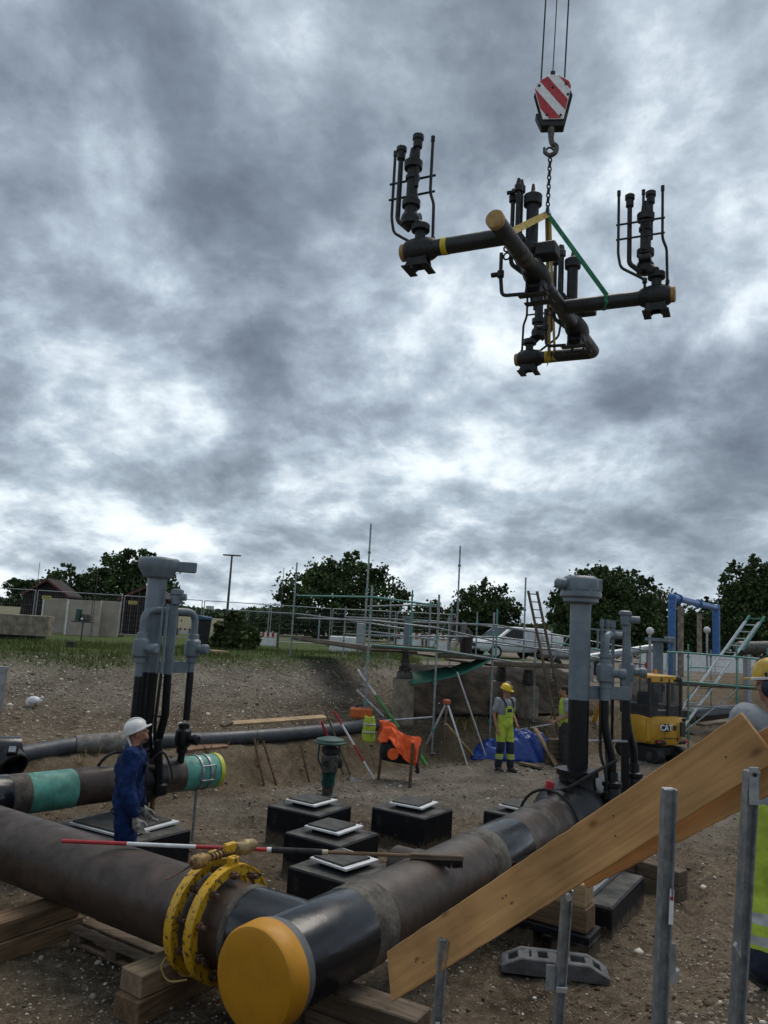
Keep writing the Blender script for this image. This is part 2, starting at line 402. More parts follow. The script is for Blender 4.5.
def build_ground():
    xs = axis([(-700, -100, 60), (-100, -20, 6), (-20, -8, 0.5), (-8, 10, 0.075), (10, 20, 0.4), (20, 100, 5), (100, 700, 60)])
    ys = axis([(-40, -4, 3), (-4, 2, 0.4), (2, 22, 0.075), (22, 34, 0.3), (34, 120, 4), (120, 1400, 80)])
    X, Y = np.meshgrid(xs, ys); Z = height(X, Y)
    nx, ny = len(xs), len(ys)
    vs = np.stack([X.ravel(), Y.ravel(), Z.ravel()], 1)
    i = np.arange((ny-1)*(nx-1)); r = i//(nx-1); c = i % (nx-1); a = r*nx+c
    fs = np.stack([a, a+1, a+nx+1, a+nx], 1)
    me = bpy.data.meshes.new('ground')
    me.from_pydata(vs.tolist(), [], fs.tolist()); me.update(); me.shade_smooth()
    s = (Y-edge_y(X))*0.76
    sand = np.exp(-((s-0.2)/0.5)**2)*0.95 + 0.9*np.exp(-((X-13.2)/2.8)**2-((Y-27.5)/2.2)**2)
    sand = np.clip(sand*np.clip(0.45+3.0*fbm(X*0.9+4, Y*1.3, 3), 0.05, 1), 0, 1)
    grass = sstep(4.6, 6.6, s+1.6*fbm(X*0.5, Y*0.5, 3))*(1-sstep(6.0, 8.0, X)) * (1-sstep(1.0, 2.0, X)*(1-sstep(8, 9, s)))
    grass = grass*(1-sstep(42, 60, Y)*0.5)
    gravel = np.clip(sstep(2.2, 4.4, s+1.5*fbm(X*0.4, Y*0.4, 2))+sstep(10.5, 13.0, Y)*(1-sstep(-0.5, 0.0, s))*np.clip(0.7+2.5*fbm(X*0.6, Y*0.6, 3), 0, 1), 0, 1)
    ca = me.color_attributes.new('zone', 'FLOAT_COLOR', 'POINT')
    d = np.zeros((nx*ny, 4), np.float32); d[:, 0] = sand.ravel(); d[:, 1] = grass.ravel(); d[:, 2] = gravel.ravel(); d[:, 3] = 1
    ca.data.foreach_set('color', d.ravel())
    m = bpy.data.materials.new('ground_soil'); m.use_nodes = True
    nt = m.node_tree; N = nt.nodes; L = nt.links; b = N['Principled BSDF']; b.inputs['Roughness'].default_value = 0.95; b.inputs['Specular IOR Level'].default_value = 0.15
    tc = N.new('ShaderNodeTexCoord'); att = N.new('ShaderNodeAttribute'); att.attribute_name = 'zone'
    sep = N.new('ShaderNodeSeparateColor'); L.new(att.outputs['Color'], sep.inputs[0])
    def noise(sca, det=5, ro=0.6):
        n = N.new('ShaderNodeTexNoise'); n.inputs['Scale'].default_value = sca; n.inputs['Detail'].default_value = det; n.inputs['Roughness'].default_value = ro
        L.new(tc.outputs['Object'], n.inputs['Vector']); return n.outputs[0]
    def ramp(src, stops):
        r = N.new('ShaderNodeValToRGB'); L.new(src, r.inputs[0]); e = r.color_ramp.elements
        e[0].position = stops[0][0]; e[0].color = (*stops[0][1], 1); e[1].position = stops[-1][0]; e[1].color = (*stops[-1][1], 1)
        for p, c in stops[1:-1]: x = e.new(p); x.color = (*c, 1)
        return r.outputs[0]
    def mix(f, a, c, mode='MIX'):
        n = N.new('ShaderNodeMix'); n.data_type = 'RGBA'; n.blend_type = mode
        for k, v in ((0, f), (6, a), (7, c)):
            if isinstance(v, float): n.inputs[k].default_value = v
            elif isinstance(v, tuple): n.inputs[k].default_value = (*v, 1)
            else: L.new(v, n.inputs[k])
        return n.outputs[2]
    soil = ramp(noise(0.9, 8, 0.65), [(0.34, (0.075, 0.052, 0.032)), (0.5, (0.155, 0.114, 0.074)), (0.66, (0.24, 0.188, 0.132))])
    soil = mix(0.6, soil, ramp(noise(8, 8, 0.75), [(0.34, (0.040, 0.027, 0.017)), (0.5, (0.150, 0.113, 0.076)), (0.66, (0.30, 0.245, 0.18))]))
    grav = ramp(noise(2.2, 8, 0.7), [(0.3, (0.125, 0.103, 0.080)), (0.5, (0.215, 0.185, 0.150)), (0.7, (0.33, 0.295, 0.25))])
    grav = mix(0.5, grav, ramp(noise(14, 7, 0.75), [(0.34, (0.07, 0.056, 0.042)), (0.5, (0.21, 0.18, 0.145)), (0.66, (0.40, 0.365, 0.31))]))
    sandc = ramp(noise(3.0, 8, 0.65), [(0.3, (0.10, 0.068, 0.036)), (0.5, (0.20, 0.145, 0.082)), (0.7, (0.31, 0.24, 0.145))])
    sandc = mix(0.5, sandc, ramp(noise(11, 8, 0.75), [(0.36, (0.06, 0.042, 0.024)), (0.5, (0.19, 0.142, 0.085)), (0.64, (0.30, 0.24, 0.155))]))
    grs = ramp(noise(1.2, 6, 0.7), [(0.3, (0.062, 0.07, 0.026)), (0.5, (0.07, 0.10, 0.03)), (0.7, (0.11, 0.135, 0.045))])
    damp = ramp(noise(0.5, 7, 0.62), [(0.40, (0.45, 0.41, 0.37)), (0.47, (0.8, 0.78, 0.75)), (0.58, (1.25, 1.24, 1.22))])
    soil = mix(1.0, soil, damp, 'MULTIPLY')
    grav = mix(1.0, grav, ramp(noise(0.7, 7, 0.65), [(0.38, (0.62, 0.58, 0.53)), (0.5, (1.0, 0.99, 0.97)), (0.62, (1.25, 1.25, 1.25))]), 'MULTIPLY')
    c1 = mix(sep.outputs[2], soil, grav); c2 = mix(sep.outputs[0], c1, sandc); c3 = mix(sep.outputs[1], c2, grs)
    # embedded stones, coarse and fine
    for sca, thr, amt in ((30, 0.30, 0.6), (62, 0.33, 0.75), (120, 0.36, 0.7)):
        vo = N.new('ShaderNodeTexVoronoi'); vo.inputs['Scale'].default_value = sca; L.new(tc.outputs['Object'], vo.inputs['Vector'])
        s1 = N.new('ShaderNodeSeparateColor'); L.new(vo.outputs['Color'], s1.inputs[0])
        g = N.new('ShaderNodeMath'); g.operation = 'GREATER_THAN'; L.new(s1.outputs[0], g.inputs[0]); g.inputs[1].default_value = 0.62
        mr = N.new('ShaderNodeMapRange'); L.new(vo.outputs['Distance'], mr.inputs[0]); mr.inputs[1].default_value = thr; mr.inputs[2].default_value = thr+0.08; mr.inputs[3].default_value = amt; mr.inputs[4].default_value = 0.0
        mm = N.new('ShaderNodeMath'); mm.operation = 'MULTIPLY'; L.new(g.outputs[0], mm.inputs[0]); L.new(mr.outputs[0], mm.inputs[1])
        st = ramp(s1.outputs[1], [(0.0, (0.055, 0.047, 0.038)), (0.5, (0.15, 0.13, 0.105)), (0.85, (0.30, 0.275, 0.235)), (1.0, (0.55, 0.52, 0.47))])
        ng = N.new('ShaderNodeMath'); ng.operation = 'SUBTRACT'; ng.inputs[0].default_value = 1.0; L.new(sep.outputs[1], ng.inputs[1])
        m3 = N.new('ShaderNodeMath'); m3.operation = 'MULTIPLY'; L.new(mm.outputs[0], m3.inputs[0]); L.new(ng.outputs[0], m3.inputs[1])
        c3 = mix(m3.outputs[0], c3, st)
    L.new(c3, b.inputs['Base Color'])
    bp = N.new('ShaderNodeBump'); bp.inputs['Strength'].default_value = 0.9; bp.inputs['Distance'].default_value = 0.04
    hh = N.new('ShaderNodeMath'); hh.operation = 'ADD'; L.new(noise(30, 6, 0.75), hh.inputs[0]); L.new(noise(110, 3), hh.inputs[1])
    L.new(hh.outputs[0], bp.inputs['Height']); L.new(bp.outputs[0], b.inputs['Normal'])
    me.materials.append(m)
    o = bpy.data.objects.new('ground', me); col.objects.link(o); o['kind'] = 'structure'
    return o
build_ground()

def scatter_mesh(name, P, S, tmpl_v, tmpl_f, m, rotfull=True, squash=(1, 1, 0.7)):
    """One mesh of many small copies (uncountable stuff)."""
    n = len(P); tv = np.array(tmpl_v); k = len(tv)
    ang = rng.random(n)*2*PI; ca, sa = np.cos(ang), np.sin(ang)
    sc3 = np.array(squash)[None]*(0.7+0.6*rng.random((n, 3)))*S[:, None]
    L = tv[None]*sc3[:, None, :]*(0.7+0.6*rng.random((n, k, 1)))
    x = L[:, :, 0]*ca[:, None]-L[:, :, 1]*sa[:, None]; y = L[:, :, 0]*sa[:, None]+L[:, :, 1]*ca[:, None]
    W = np.stack([x, y, L[:, :, 2]], 2)+P[:, None, :]
    F = (np.array(tmpl_f)[None]+(np.arange(n)*k)[:, None, None]).reshape(-1, 3)
    me = bpy.data.meshes.new(name)
    me.vertices.add(n*k); me.vertices.foreach_set('co', W.ravel().astype(np.float32))
    nf = len(F); me.loops.add(nf*3); me.loops.foreach_set('vertex_index', F.ravel().astype(np.int32))
    me.polygons.add(nf); me.polygons.foreach_set('loop_start', (np.arange(nf)*3).astype(np.int32))
    me.update(calc_edges=True); me.materials.append(m)
    o = bpy.data.objects.new(name, me); col.objects.link(o); o['kind'] = 'stuff'
    return o
_t = (1+5**0.5)/2
ICO_V = [(x/1.9, y/1.9, z/1.9) for x, y, z in [(-1, _t, 0), (1, _t, 0), (-1, -_t, 0), (1, -_t, 0), (0, -1, _t), (0, 1, _t), (0, -1, -_t), (0, 1, -_t), (_t, 0, -1), (_t, 0, 1), (-_t, 0, -1), (-_t, 0, 1)]]
ICO_F = [(0, 11, 5), (0, 5, 1), (0, 1, 7), (0, 7, 10), (0, 10, 11), (1, 5, 9), (5, 11, 4), (11, 10, 2), (10, 7, 6), (7, 1, 8), (3, 9, 4), (3, 4, 2), (3, 2, 6), (3, 6, 8), (3, 8, 9), (4, 9, 5), (2, 4, 11), (6, 2, 10), (8, 6, 7), (9, 8, 1)]
def build_stones():
    stone = island_mat('pebbles', [(0.0, (0.09, 0.07, 0.05)), (0.35, (0.17, 0.135, 0.098)), (0.7, (0.26, 0.22, 0.17)), (0.9, (0.38, 0.345, 0.285)), (1.0, (0.62, 0.59, 0.52))])
    n = 46000
    # denser near the viewer, thinning with distance
    y = 3.0 + 19.0*rng.random(n*2)**1.25; x = (rng.random(n*2)-0.5)*(4+1.5*y)
    s = (y-edge_y(x))*0.76
    cl = 0.35+2.6*np.clip(fbm(x*0.55+3, y*0.55, 4)+0.12, 0, 1)
    keep = (rng.random(n*2) < cl) & ((s < 0.0) | ((s > 1.0) & (s < 6.5))) & ~((x > 1.5) & (s > 0))
    x, y = x[keep][:n], y[keep][:n]
    S = np.clip(np.exp(rng.normal(-4.8, 0.5, len(x))), 0.004, 0.045)*(1+0.02*np.clip(y-5, 0, 20))
    P = np.stack([x, y, height(x, y)+S*0.12], 1)
    tag(scatter_mesh('gravel', P, S, ICO_V, ICO_F, stone), 'loose gravel and small stones over the dirt floor and bank', 'gravel')
    # paler stones on the gravel bank
    m = 24000
    x = -13+15*rng.random(m); s = 1.0+5.6*rng.random(m)**0.8; y = edge_y(x)+s/0.76
    S = np.clip(np.exp(rng.normal(-4.45, 0.45, m)), 0.006, 0.05)
    P = np.stack([x, y, height(x, y)+S*0.15], 1)
    pale = island_mat('pale_stones', [(0.0, (0.12, 0.098, 0.075)), (0.5, (0.22, 0.19, 0.15)), (0.85, (0.36, 0.33, 0.28)), (1.0, (0.66, 0.63, 0.57))])
    tag(scatter_mesh('bank_stones', P, S, ICO_V, ICO_F, pale), 'pale stones strewn over the sloping gravel bank', 'stones')
build_stones()
def build_clods():
    n = 9000
    x = -6+15*rng.random(n); s = -1.1+2.2*rng.random(n); y = edge_y(x)+s/0.76
    m = n//2; x[:m] = 1.2+3.6*rng.random(m); y[:m] = 3.4+5.0*rng.random(m)
    k = rng.random(n) < np.clip(.05+2.6*fbm(x*1.1, y*1.1, 3), 0, 1); x, y = x[k], y[k]
    S = np.clip(np.exp(rng.normal(-4.15, .5, len(x))), .008, .05)
    P = np.stack([x, y, height(x, y)], 1)
    cm = island_mat('soil_clods', [(0.0, (0.06, 0.042, 0.026)), (0.6, (0.12, 0.088, 0.056)), (1.0, (0.20, 0.155, 0.105))])
    tag(scatter_mesh('soil_clods', P, S, ICO_V, ICO_F, cm, squash=(1, .8, .55)), 'crumbled clods of brown earth along the cut face and bank', 'earth')
build_clods()
def build_grass():
    n = 110000
    x = -24+27*rng.random(n); s = 5.0+12*rng.random(n)**1.3; y = edge_y(x)+s/0.76
    dens = sstep(4.9, 6.6, s+1.6*fbm(x*0.5, y*0.5, 3))*np.clip(0.55+2.2*fbm(x*0.7, y*0.7, 3), 0.08, 1)
    k = (rng.random(n) < dens) & (x < 1.6); x, y = x[k], y[k]
    S = (0.04+0.17*rng.random(len(x))**2.2)*np.clip(0.8+1.6*fbm(x*0.4+5, y*0.4, 2), 0.4, 1.6)
    P = np.stack([x, y, height(x, y)-0.01], 1)
    tv = [(-0.07, 0, 0), (0.07, 0, 0), (0.22, 0.12, 0.75), (0.38, 0.2, 1.15), (-0.05, 0.06, 0), (0.05, -0.06, 0), (-0.3, -0.1, 0.9)]
    tf = [(0, 1, 2), (0, 2, 3), (4, 5, 6)]
    gm = island_mat('grass_blades', [(0.0, (0.055, 0.085, 0.02)), (0.5, (0.09, 0.125, 0.032)), (0.8, (0.14, 0.155, 0.05)), (1.0, (0.28, 0.24, 0.11))])
    tag(scatter_mesh('grass', P, S, tv, tf, gm, squash=(1, 1, 1)), 'uneven green grass along the top of the bank', 'grass')
build_grass()
def build_weeds():
    n = 2600
    x = -5+13*rng.random(n); s = .25+1.2*rng.random(n); y = edge_y(x)+s/0.76
    k = rng.random(n) < np.clip(.1+3.0*fbm(x*.8, y*.8, 3), 0, 1); x, y = x[k], y[k]
    P = np.stack([x, y, height(x, y)-.01], 1); S = .08+.22*rng.random(len(x))**2
    tv = [(-0.07, 0, 0), (0.07, 0, 0), (0.22, 0.12, 0.75), (0.38, 0.2, 1.15), (-0.05, 0.06, 0), (0.05, -0.06, 0), (-0.3, -0.1, 0.9)]
    gm = island_mat('dry_weeds', [(0.0, (0.10, 0.10, 0.03)), (0.6, (0.20, 0.16, 0.06)), (1.0, (0.34, 0.26, 0.12))])
    tag(scatter_mesh('weeds', P, S, tv, [(0, 1, 2), (0, 2, 3), (4, 5, 6)], gm, squash=(1, 1, 1)), 'dry yellowish weeds growing on the sandy ledge', 'weeds')
build_weeds()

def on_ground(px, py, d0=3.0, d1=40.0):
    """Where the sight line of a pixel meets the terrain."""
    ds = np.arange(d0, d1, .02); P = np.array([tuple(at(px, py, float(d))) for d in ds])
    k = np.argmax(P[:, 2] <= height(P[:, 0], P[:, 1])); return V(P[k])

# ------------------------------------------------------------------ shared materials
steel = mat('oxidised_pipe_steel', (0.080, 0.053, 0.038), 0.46, 0.0, scale=4.5, c2=(0.022, 0.0145, 0.0108), spec=0.45, detail=10, bump=0.12, bscale=26, stretch=(1, 1, 1), lo=0.33, hi=0.7)
coat = mat('black_shrink_sleeve', (0.007, 0.009, 0.014), 0.25, 0, scale=5, c2=(0.004, 0.005, 0.008), bump=0.10, bscale=9, rvar=0.1)
blackp = mat('black_bitumen_paint', (0.006, 0.007, 0.009), 0.38, 0, scale=8, c2=(0.003, 0.004, 0.005), bump=0.12, bscale=30, spec=0.3)
wrap = mat('grey_brown_wrap', (0.105, 0.092, 0.074), 0.75, 0, scale=7, c2=(0.045, 0.037, 0.03), bump=0.4, bscale=30)
capy = mat('yellow_cap_plastic', (0.47, 0.215, 0.009), 0.5, 0, scale=6, c2=(0.40, 0.175, 0.008), lo=0.3, hi=0.55, bump=0.05, bscale=15, spec=0.35)
clampy = mat('chipped_yellow_paint', (0.56, 0.32, 0.015), 0.45, 0, scale=26, c2=(0.06, 0.035, 0.02), lo=0.40, hi=0.46, bump=0.15, bscale=30)
greyp = mat('blue_grey_valve_paint', (0.15, 0.185, 0.212), 0.45, 0, scale=5, c2=(0.11, 0.14, 0.163), bump=0.06, bscale=40)
galv = mat('galvanised_steel', (0.36, 0.385, 0.40), 0.42, 0.55, scale=22, c2=(0.22, 0.235, 0.25), bump=0.05, bscale=60)
alu = mat('aluminium', (0.55, 0.56, 0.57), 0.38, 0.7, scale=12, var=0.25)
greenp = mat('sea_green_pipe_coating', (0.10, 0.34, 0.27), 0.55, 0, scale=7, c2=(0.06, 0.20, 0.16), bump=0.1, bscale=20)
rust = mat('rusty_iron', (0.12, 0.062, 0.035), 0.85, 0.1, scale=12, c2=(0.05, 0.03, 0.02), bump=0.3, bscale=40)
white = mat('white_paint', (0.72, 0.73, 0.73), 0.5, 0, scale=8, var=0.2)
red = mat('red_paint', (0.42, 0.022, 0.03), 0.45, 0, scale=10, var=0.3)
rubber = mat('black_rubber', (0.016, 0.016, 0.017), 0.8, 0, scale=12, var=0.3)
beamw = wood('weathered_timber', (0.24, 0.155, 0.09), (0.10, 0.062, 0.037), 0.8, 0)
beamw2 = wood('grey_timber', (0.185, 0.14, 0.10), (0.085, 0.063, 0.046), 0.85, 0)
freshw = wood('fresh_sawn_timber', (0.50, 0.36, 0.205), (0.30, 0.195, 0.10), 0.7, 0)

PSI = 0.578
T = V((-0.345, 5.70, 0.62)); U2 = V((math.sin(PSI), math.cos(PSI), 0)); U1 = V((-math.cos(PSI), math.sin(PSI), 0)); UP = V((0, 0, 1))
def tp(a, b, z=None):
    """Point a metres along the branch pipe and b along the run from the tee."""
    p = T+a*U1+b*U2
    if z is not None: p.z = z
    return p
RP = 0.295

def build_pipeline():
    r = thing('steel_pipeline', 'large brown steel pipeline tee with black sleeves and yellow end cap resting on timbers', 'pipeline', (T.x, T.y, 0))
    MB().lathe([(RP, 0), (RP, 6.8)], tp(0.87, 0), U1, 48).build('branch_pipe', steel, r)
    MB().lathe([(RP-.004, 0.60), (RP-.004, 0.86)], tp(0, 0), U1, 48).build('branch_stub', steel, r)
    MB().lathe([(RP, 0), (RP, 0.10), (RP+.006, 0.14), (RP+.006, 0.50), (RP, 0.54)], tp(0.0, 0), U1, 48, False).build('branch_sleeve', coat, r)
    MB().lathe([(RP, 0.54), (RP+.012, 0.555), (RP+.012, 0.58), (RP, 0.60)], tp(0, 0), U1, 48, False).build('weld_band', wrap, r)
    MB().lathe([(RP, -0.34), (RP+.008, -0.31), (RP+.008, 0.44), (RP, 0.48)], tp(0, 0), U2, 48, False).build('tee_sleeve', coat, r)
    MB().lathe([(RP+.003, 0.46), (RP+.012, 0.49), (RP+.009, 0.58), (RP+.014, 0.64), (RP+.006, 0.70), (RP, 0.74)], tp(0, 0), U2, 48, False).build('weld_band', wrap, r)
    MB().lathe([(RP, 0.72), (RP, 2.55)], tp(0, 0), U2, 48, False).build('run_pipe', steel, r)
    MB().lathe([(RP, 2.52), (RP+.012, 2.55), (RP+.008, 2.66), (RP+.013, 2.78), (RP, 2.84)], tp(0, 0), U2, 48, False).build('weld_band', wrap, r)
    MB().lathe([(RP, 2.80), (RP+.005, 2.83), (RP+.005, 3.45), (RP, 3.48)], tp(0, 0), U2, 48, False).build('run_sleeve', coat, r)
    MB().lathe([(RP, 3.46), (RP, 4.75)], tp(0, 0), U2, 48, False).build('run_pipe', steel, r)
    MB().lathe([(RP, 4.05), (RP+.013, 4.08), (RP+.013, 4.22), (RP, 4.26)], tp(0, 0), U2, 48, False).build('weld_band', wrap, r)
    MB().lathe([(RP+.001, -0.45), (RP+.018, -0.44), (RP+.018, -0.34), (RP, -0.30)], tp(0, 0), U2, 48, False).build('sleeve_collar', mat('collar_grey', (0.10, 0.105, 0.11), 0.6, scale=8), r)
    c = MB().lathe([(0.0, -0.585), (0.20, -0.582), (0.288, -0.578), (0.310, -0.570), (0.321, -0.552), (0.326, -0.41), (0.324, -0.405), (0.30, -0.405)], tp(0, 0), U2, 56, False)
    cap = c.build('end_cap', capy, r); cap['label'] = 'yellow plastic end cap on the near pipe mouth'
    # branch of the small side outlet seen beyond the run pipe
    MB().lathe([(0.17, 0.1), (0.17, 0.62), (0.165, 0.63)], tp(0, 2.15, 0.60), U1, 32).build('side_outlet', steel, r)
    MB().lathe([(0.178, 0.30), (0.182, 0.32), (0.182, 0.40), (0.17, 0.42)], tp(0, 2.15, 0.60), U1, 32, False).build('side_outlet_weld', wrap, r)
    return r
build_pipeline()

def build_clamp():
    c = tp(0.87, 0)
    r = thing('pipe_clamp', 'chipped yellow two-ring alignment clamp bolted around the large brown pipe', 'pipe clamp', (c.x, c.y, 0))
    for t in (0.77, 0.97):
        ctr = tp(t, 0)
        ring = MB().ring(ctr, U1, 0.405, 0.335, 0.055, 56).build('clamp_ring', clampy, r, 0.006)
        rim = MB().ring(ctr, U1, 0.413, 0.398, 0.075, 56).build('ring_rim', clampy, ring)
    m = frame(U1)
    k = 0
    for i in range(10):
        a = 2*PI*(i+0.35)/10
        rad = m @ V((math.cos(a), math.sin(a), 0))
        for t, s in ((0.75, -1), (0.95, -1)):
            p = tp(t, 0)+rad*0.352
            b = MB().cyl(p, p+s*U1*0.085, 0.017, n=10)
            b.cyl(p+s*U1*0.02, p+s*U1*0.05, 0.030, n=6)
            b.build('bolt', rust, r)
    # tightening spindle across the top
    z = 0.62+0.455
    a, b = tp(0.90, -0.30, z), tp(0.84, 0.32, z+0.03)
    d = (b-a).normalized()
    sp = MB().cyl(a, b, 0.018, n=10)
    for q in range(9): sp.ring(a+d*(0.12+0.035*q), d, 0.03, 0.012, 0.014, 12)
    sp.build('spindle', mat('brass_rust', (0.28, 0.17, 0.06), 0.6, 0.4, scale=20, c2=(0.10, 0.06, 0.03)), r)
    MB().lathe([(0.03, 0), (0.05, 0.02), (0.055, 0.10), (0.04, 0.14)], a+d*0.0, d, 12).build('spindle_nut', mat('rusty_yellow', (0.34, 0.20, 0.04), 0.7, 0, scale=30, c2=(0.10, 0.055, 0.03)), r)
    MB().lathe([(0.03, 0), (0.055, 0.02), (0.05, 0.09), (0.06, 0.11), (0.045, 0.2), (0.03, 0.22)], a+d*0.40, d, 12).build('spindle_head', mat('old_brass', (0.36, 0.27, 0.13), 0.6, 0.3, scale=14, c2=(0.15, 0.10, 0.05)), r)
    MB().box(a+d*0.36+V((0, 0, 0.03)), (0.05, 0.07, 0.10), frame(d)).build('spindle_lug', clampy, r, 0.005)
    MB().cyl(tp(0.95, -0.48, z-0.08), tp(0.92, 0.08, z+0.05), 0.007, n=6).build('tommy_bar', rust, r)
    for s in (0.77, 0.97):
        MB().box(tp(s, 0, 0.62+0.42), (0.06, 0.10, 0.08), frame(U2)).build('lug', clampy, r, 0.006)
    for a0, b0 in ((-0.28, -0.36), (-0.16, -0.36)):
        MB().tube(bez(tp(1.08, a0, 0.40), tp(1.07, a0-0.06, 0.33), tp(0.99, a0-0.05, 0.26), tp(0.84, a0-0.02, 0.30)), 0.007, 6).build('tie_wire', mat('straw_wire', (0.42, 0.30, 0.10), 0.6), r)
build_clamp()

def timber(a, b, w, h, m, label, cat='timber', name='squared_timber', group=None, bev=0.008):
    """A sawn beam whose underside centre line runs a to b."""
    a = V(a); b = V(b); d = b-a; L = d.length; rz = math.atan2(d.y, d.x); ry = -math.asin(d.z/L)
    mb = MB(); n = 5
    for i in range(n):   # slightly bowed: a few segments
        pass
    mb.box((L/2, 0, h/2), (L, w, h))
    o = mb.build(name, m, None, bev); o.location = a; o.rotation_euler = (0, ry, rz)
    return tag(o, label, cat, group)
timber(tp(2.78, -1.6, 0.0), tp(2.78, 0.18, 0.0), 0.26, 0.165, beamw, 'lower squared timber of the pair under the brown pipe beside the pallet')
timber(tp(2.76, -1.55, 0.168), tp(2.79, 0.14, 0.168), 0.24, 0.155, beamw, 'upper squared timber of the pair under the brown pipe beside the pallet')
timber(tp(1.18, -0.54, 0.0), tp(1.22, 0.45, 0.0), 0.26, 0.165, beamw, 'lower squared timber of the pair below the yellow pipe clamp')
timber(tp(1.20, -0.50, 0.168), tp(1.16, 0.40, 0.168), 0.24, 0.155, wood('tan_timber', (0.33, 0.24, 0.155), (0.17, 0.115, 0.07), 0.8, 0), 'upper pale sawn timber of the pair below the yellow pipe clamp')
timber(tp(-0.85, 0.28, 0.0), tp(0.75, 0.28, 0.0), 0.26, 0.165, beamw2, 'lower squared timber crossing under the black pipe tee')
timber(tp(-0.75, 0.32, 0.168), tp(0.80, 0.24, 0.168), 0.24, 0.155, beamw2, 'upper squared timber crossing under the black pipe tee')
timber(tp(-1.25, 0.62, 0.02), tp(-0.45, 0.52, 0.02), 0.12, 0.06, freshw, 'short pale offcut of wood on the dirt beside the black pipe tee', name='wood_offcut')

def build_pallet():
    c = tp(2.0, -0.15, 0.02)
    r = thing('pallet', 'worn grey wooden pallet lying under the brown pipe', 'pallet', (c.x, c.y, 0.0))
    for b in (0.02, 0.32, 0.64):
        MB().beam(tp(1.45, b, 0.035), tp(2.55, b, 0.035), 0.10, 0.022).build('bottom_board', beamw2, r, 0.003)
        for a in (1.52, 2.0, 2.48): MB().box(tp(a, b, 0.092), (0.14, 0.10, 0.088), frame(UP, U1)).build('block', beamw2, r, 0.004)
    for k in range(6):
        a = 1.5+0.2*k
    for b in (-0.01, 0.14, 0.29, 0.44, 0.59):
        MB().beam(tp(1.45, b, 0.150), tp(2.55, b, 0.150), 0.11, 0.022).build('top_board', beamw2, r, 0.003)
    for a in (1.52, 2.0, 2.48):
        MB().beam(tp(a, -0.06, 0.1375), tp(a, 0.68, 0.1375), 0.10, 0.003).build('stringer_board', beamw2, r)
build_pallet()

def build_broom():
    a = onz(62, 841, 0.955); b = onz(462, 858, 0.935)
    d = (b-a).normalized(); L = (b-a).length
    p = lambda f: a+(b-a)*f
    # fractions along the pole as seen, from the left tip
    def fr(px):
        lo, hi = 0.0, 1.0
        for _ in range(40):
            mid = (lo+hi)/2; q = p(mid)-CAM; x = 384+FPX*q.dot(CR)/q.dot(_F)
            if x < px: lo = mid
            else: hi = mid
        return lo
    f1, f2, f3, f4, f5 = (fr(x) for x in (127, 196, 268, 322, 408))
    r = thing('long_broom', 'long red and white pole with black sleeve and brush head lying across both pipes', 'broom', (a.x, a.y, 0))
    MB().cyl(p(0), p(f1), 0.0165, n=12).build('red_section', red, r)
    MB().cyl(p(f1), p(f2), 0.0165, n=12).build('white_section', white, r)
    MB().cyl(p(f2), p(f3), 0.0165, n=12).build('red_section', red, r)
    MB().cyl(p(f3)-d*0.01, p(f3)+d*0.03, 0.022, n=12).build('collar', white, r)
    MB().cyl(p(f3)+d*0.03, p(f4), 0.026, n=12).build('black_sleeve', rubber, r)
    MB().cyl(p(f4), p(f4)+d*0.05, 0.022, n=12).build('collar', mat('pale_wood_tip', (0.5, 0.4, 0.28), 0.7), r)
    MB().cyl(p(f4)+d*0.05, p(1.0)-d*0.02, 0.0155, n=12).build('handle', beamw, r)
    h = MB().box(p(0.935)+V((0, 0, 0.0)), (0.05, 0.045, 0.46), frame(d)); head = h.build('brush_block', beamw2, r, 0.006)
    br = MB(); side = d.cross(UP).normalized()
    for i in range(46):
        for j in range(4):
            q = p(0.935)+d*(-0.22+0.44*i/45)+side*(-0.02+0.013*j)
            br.cyl(q+V((0, 0, -0.02)), q+V((random.uniform(-.01, .01), random.uniform(-.012, .012), -0.075-random.random()*.012)), 0.004, 0.003, n=4)
    bo = br.build('bristles', mat('dark_bristle', (0.02, 0.016, 0.013), 0.9), r); bo['kind'] = 'stuff'
build_broom()

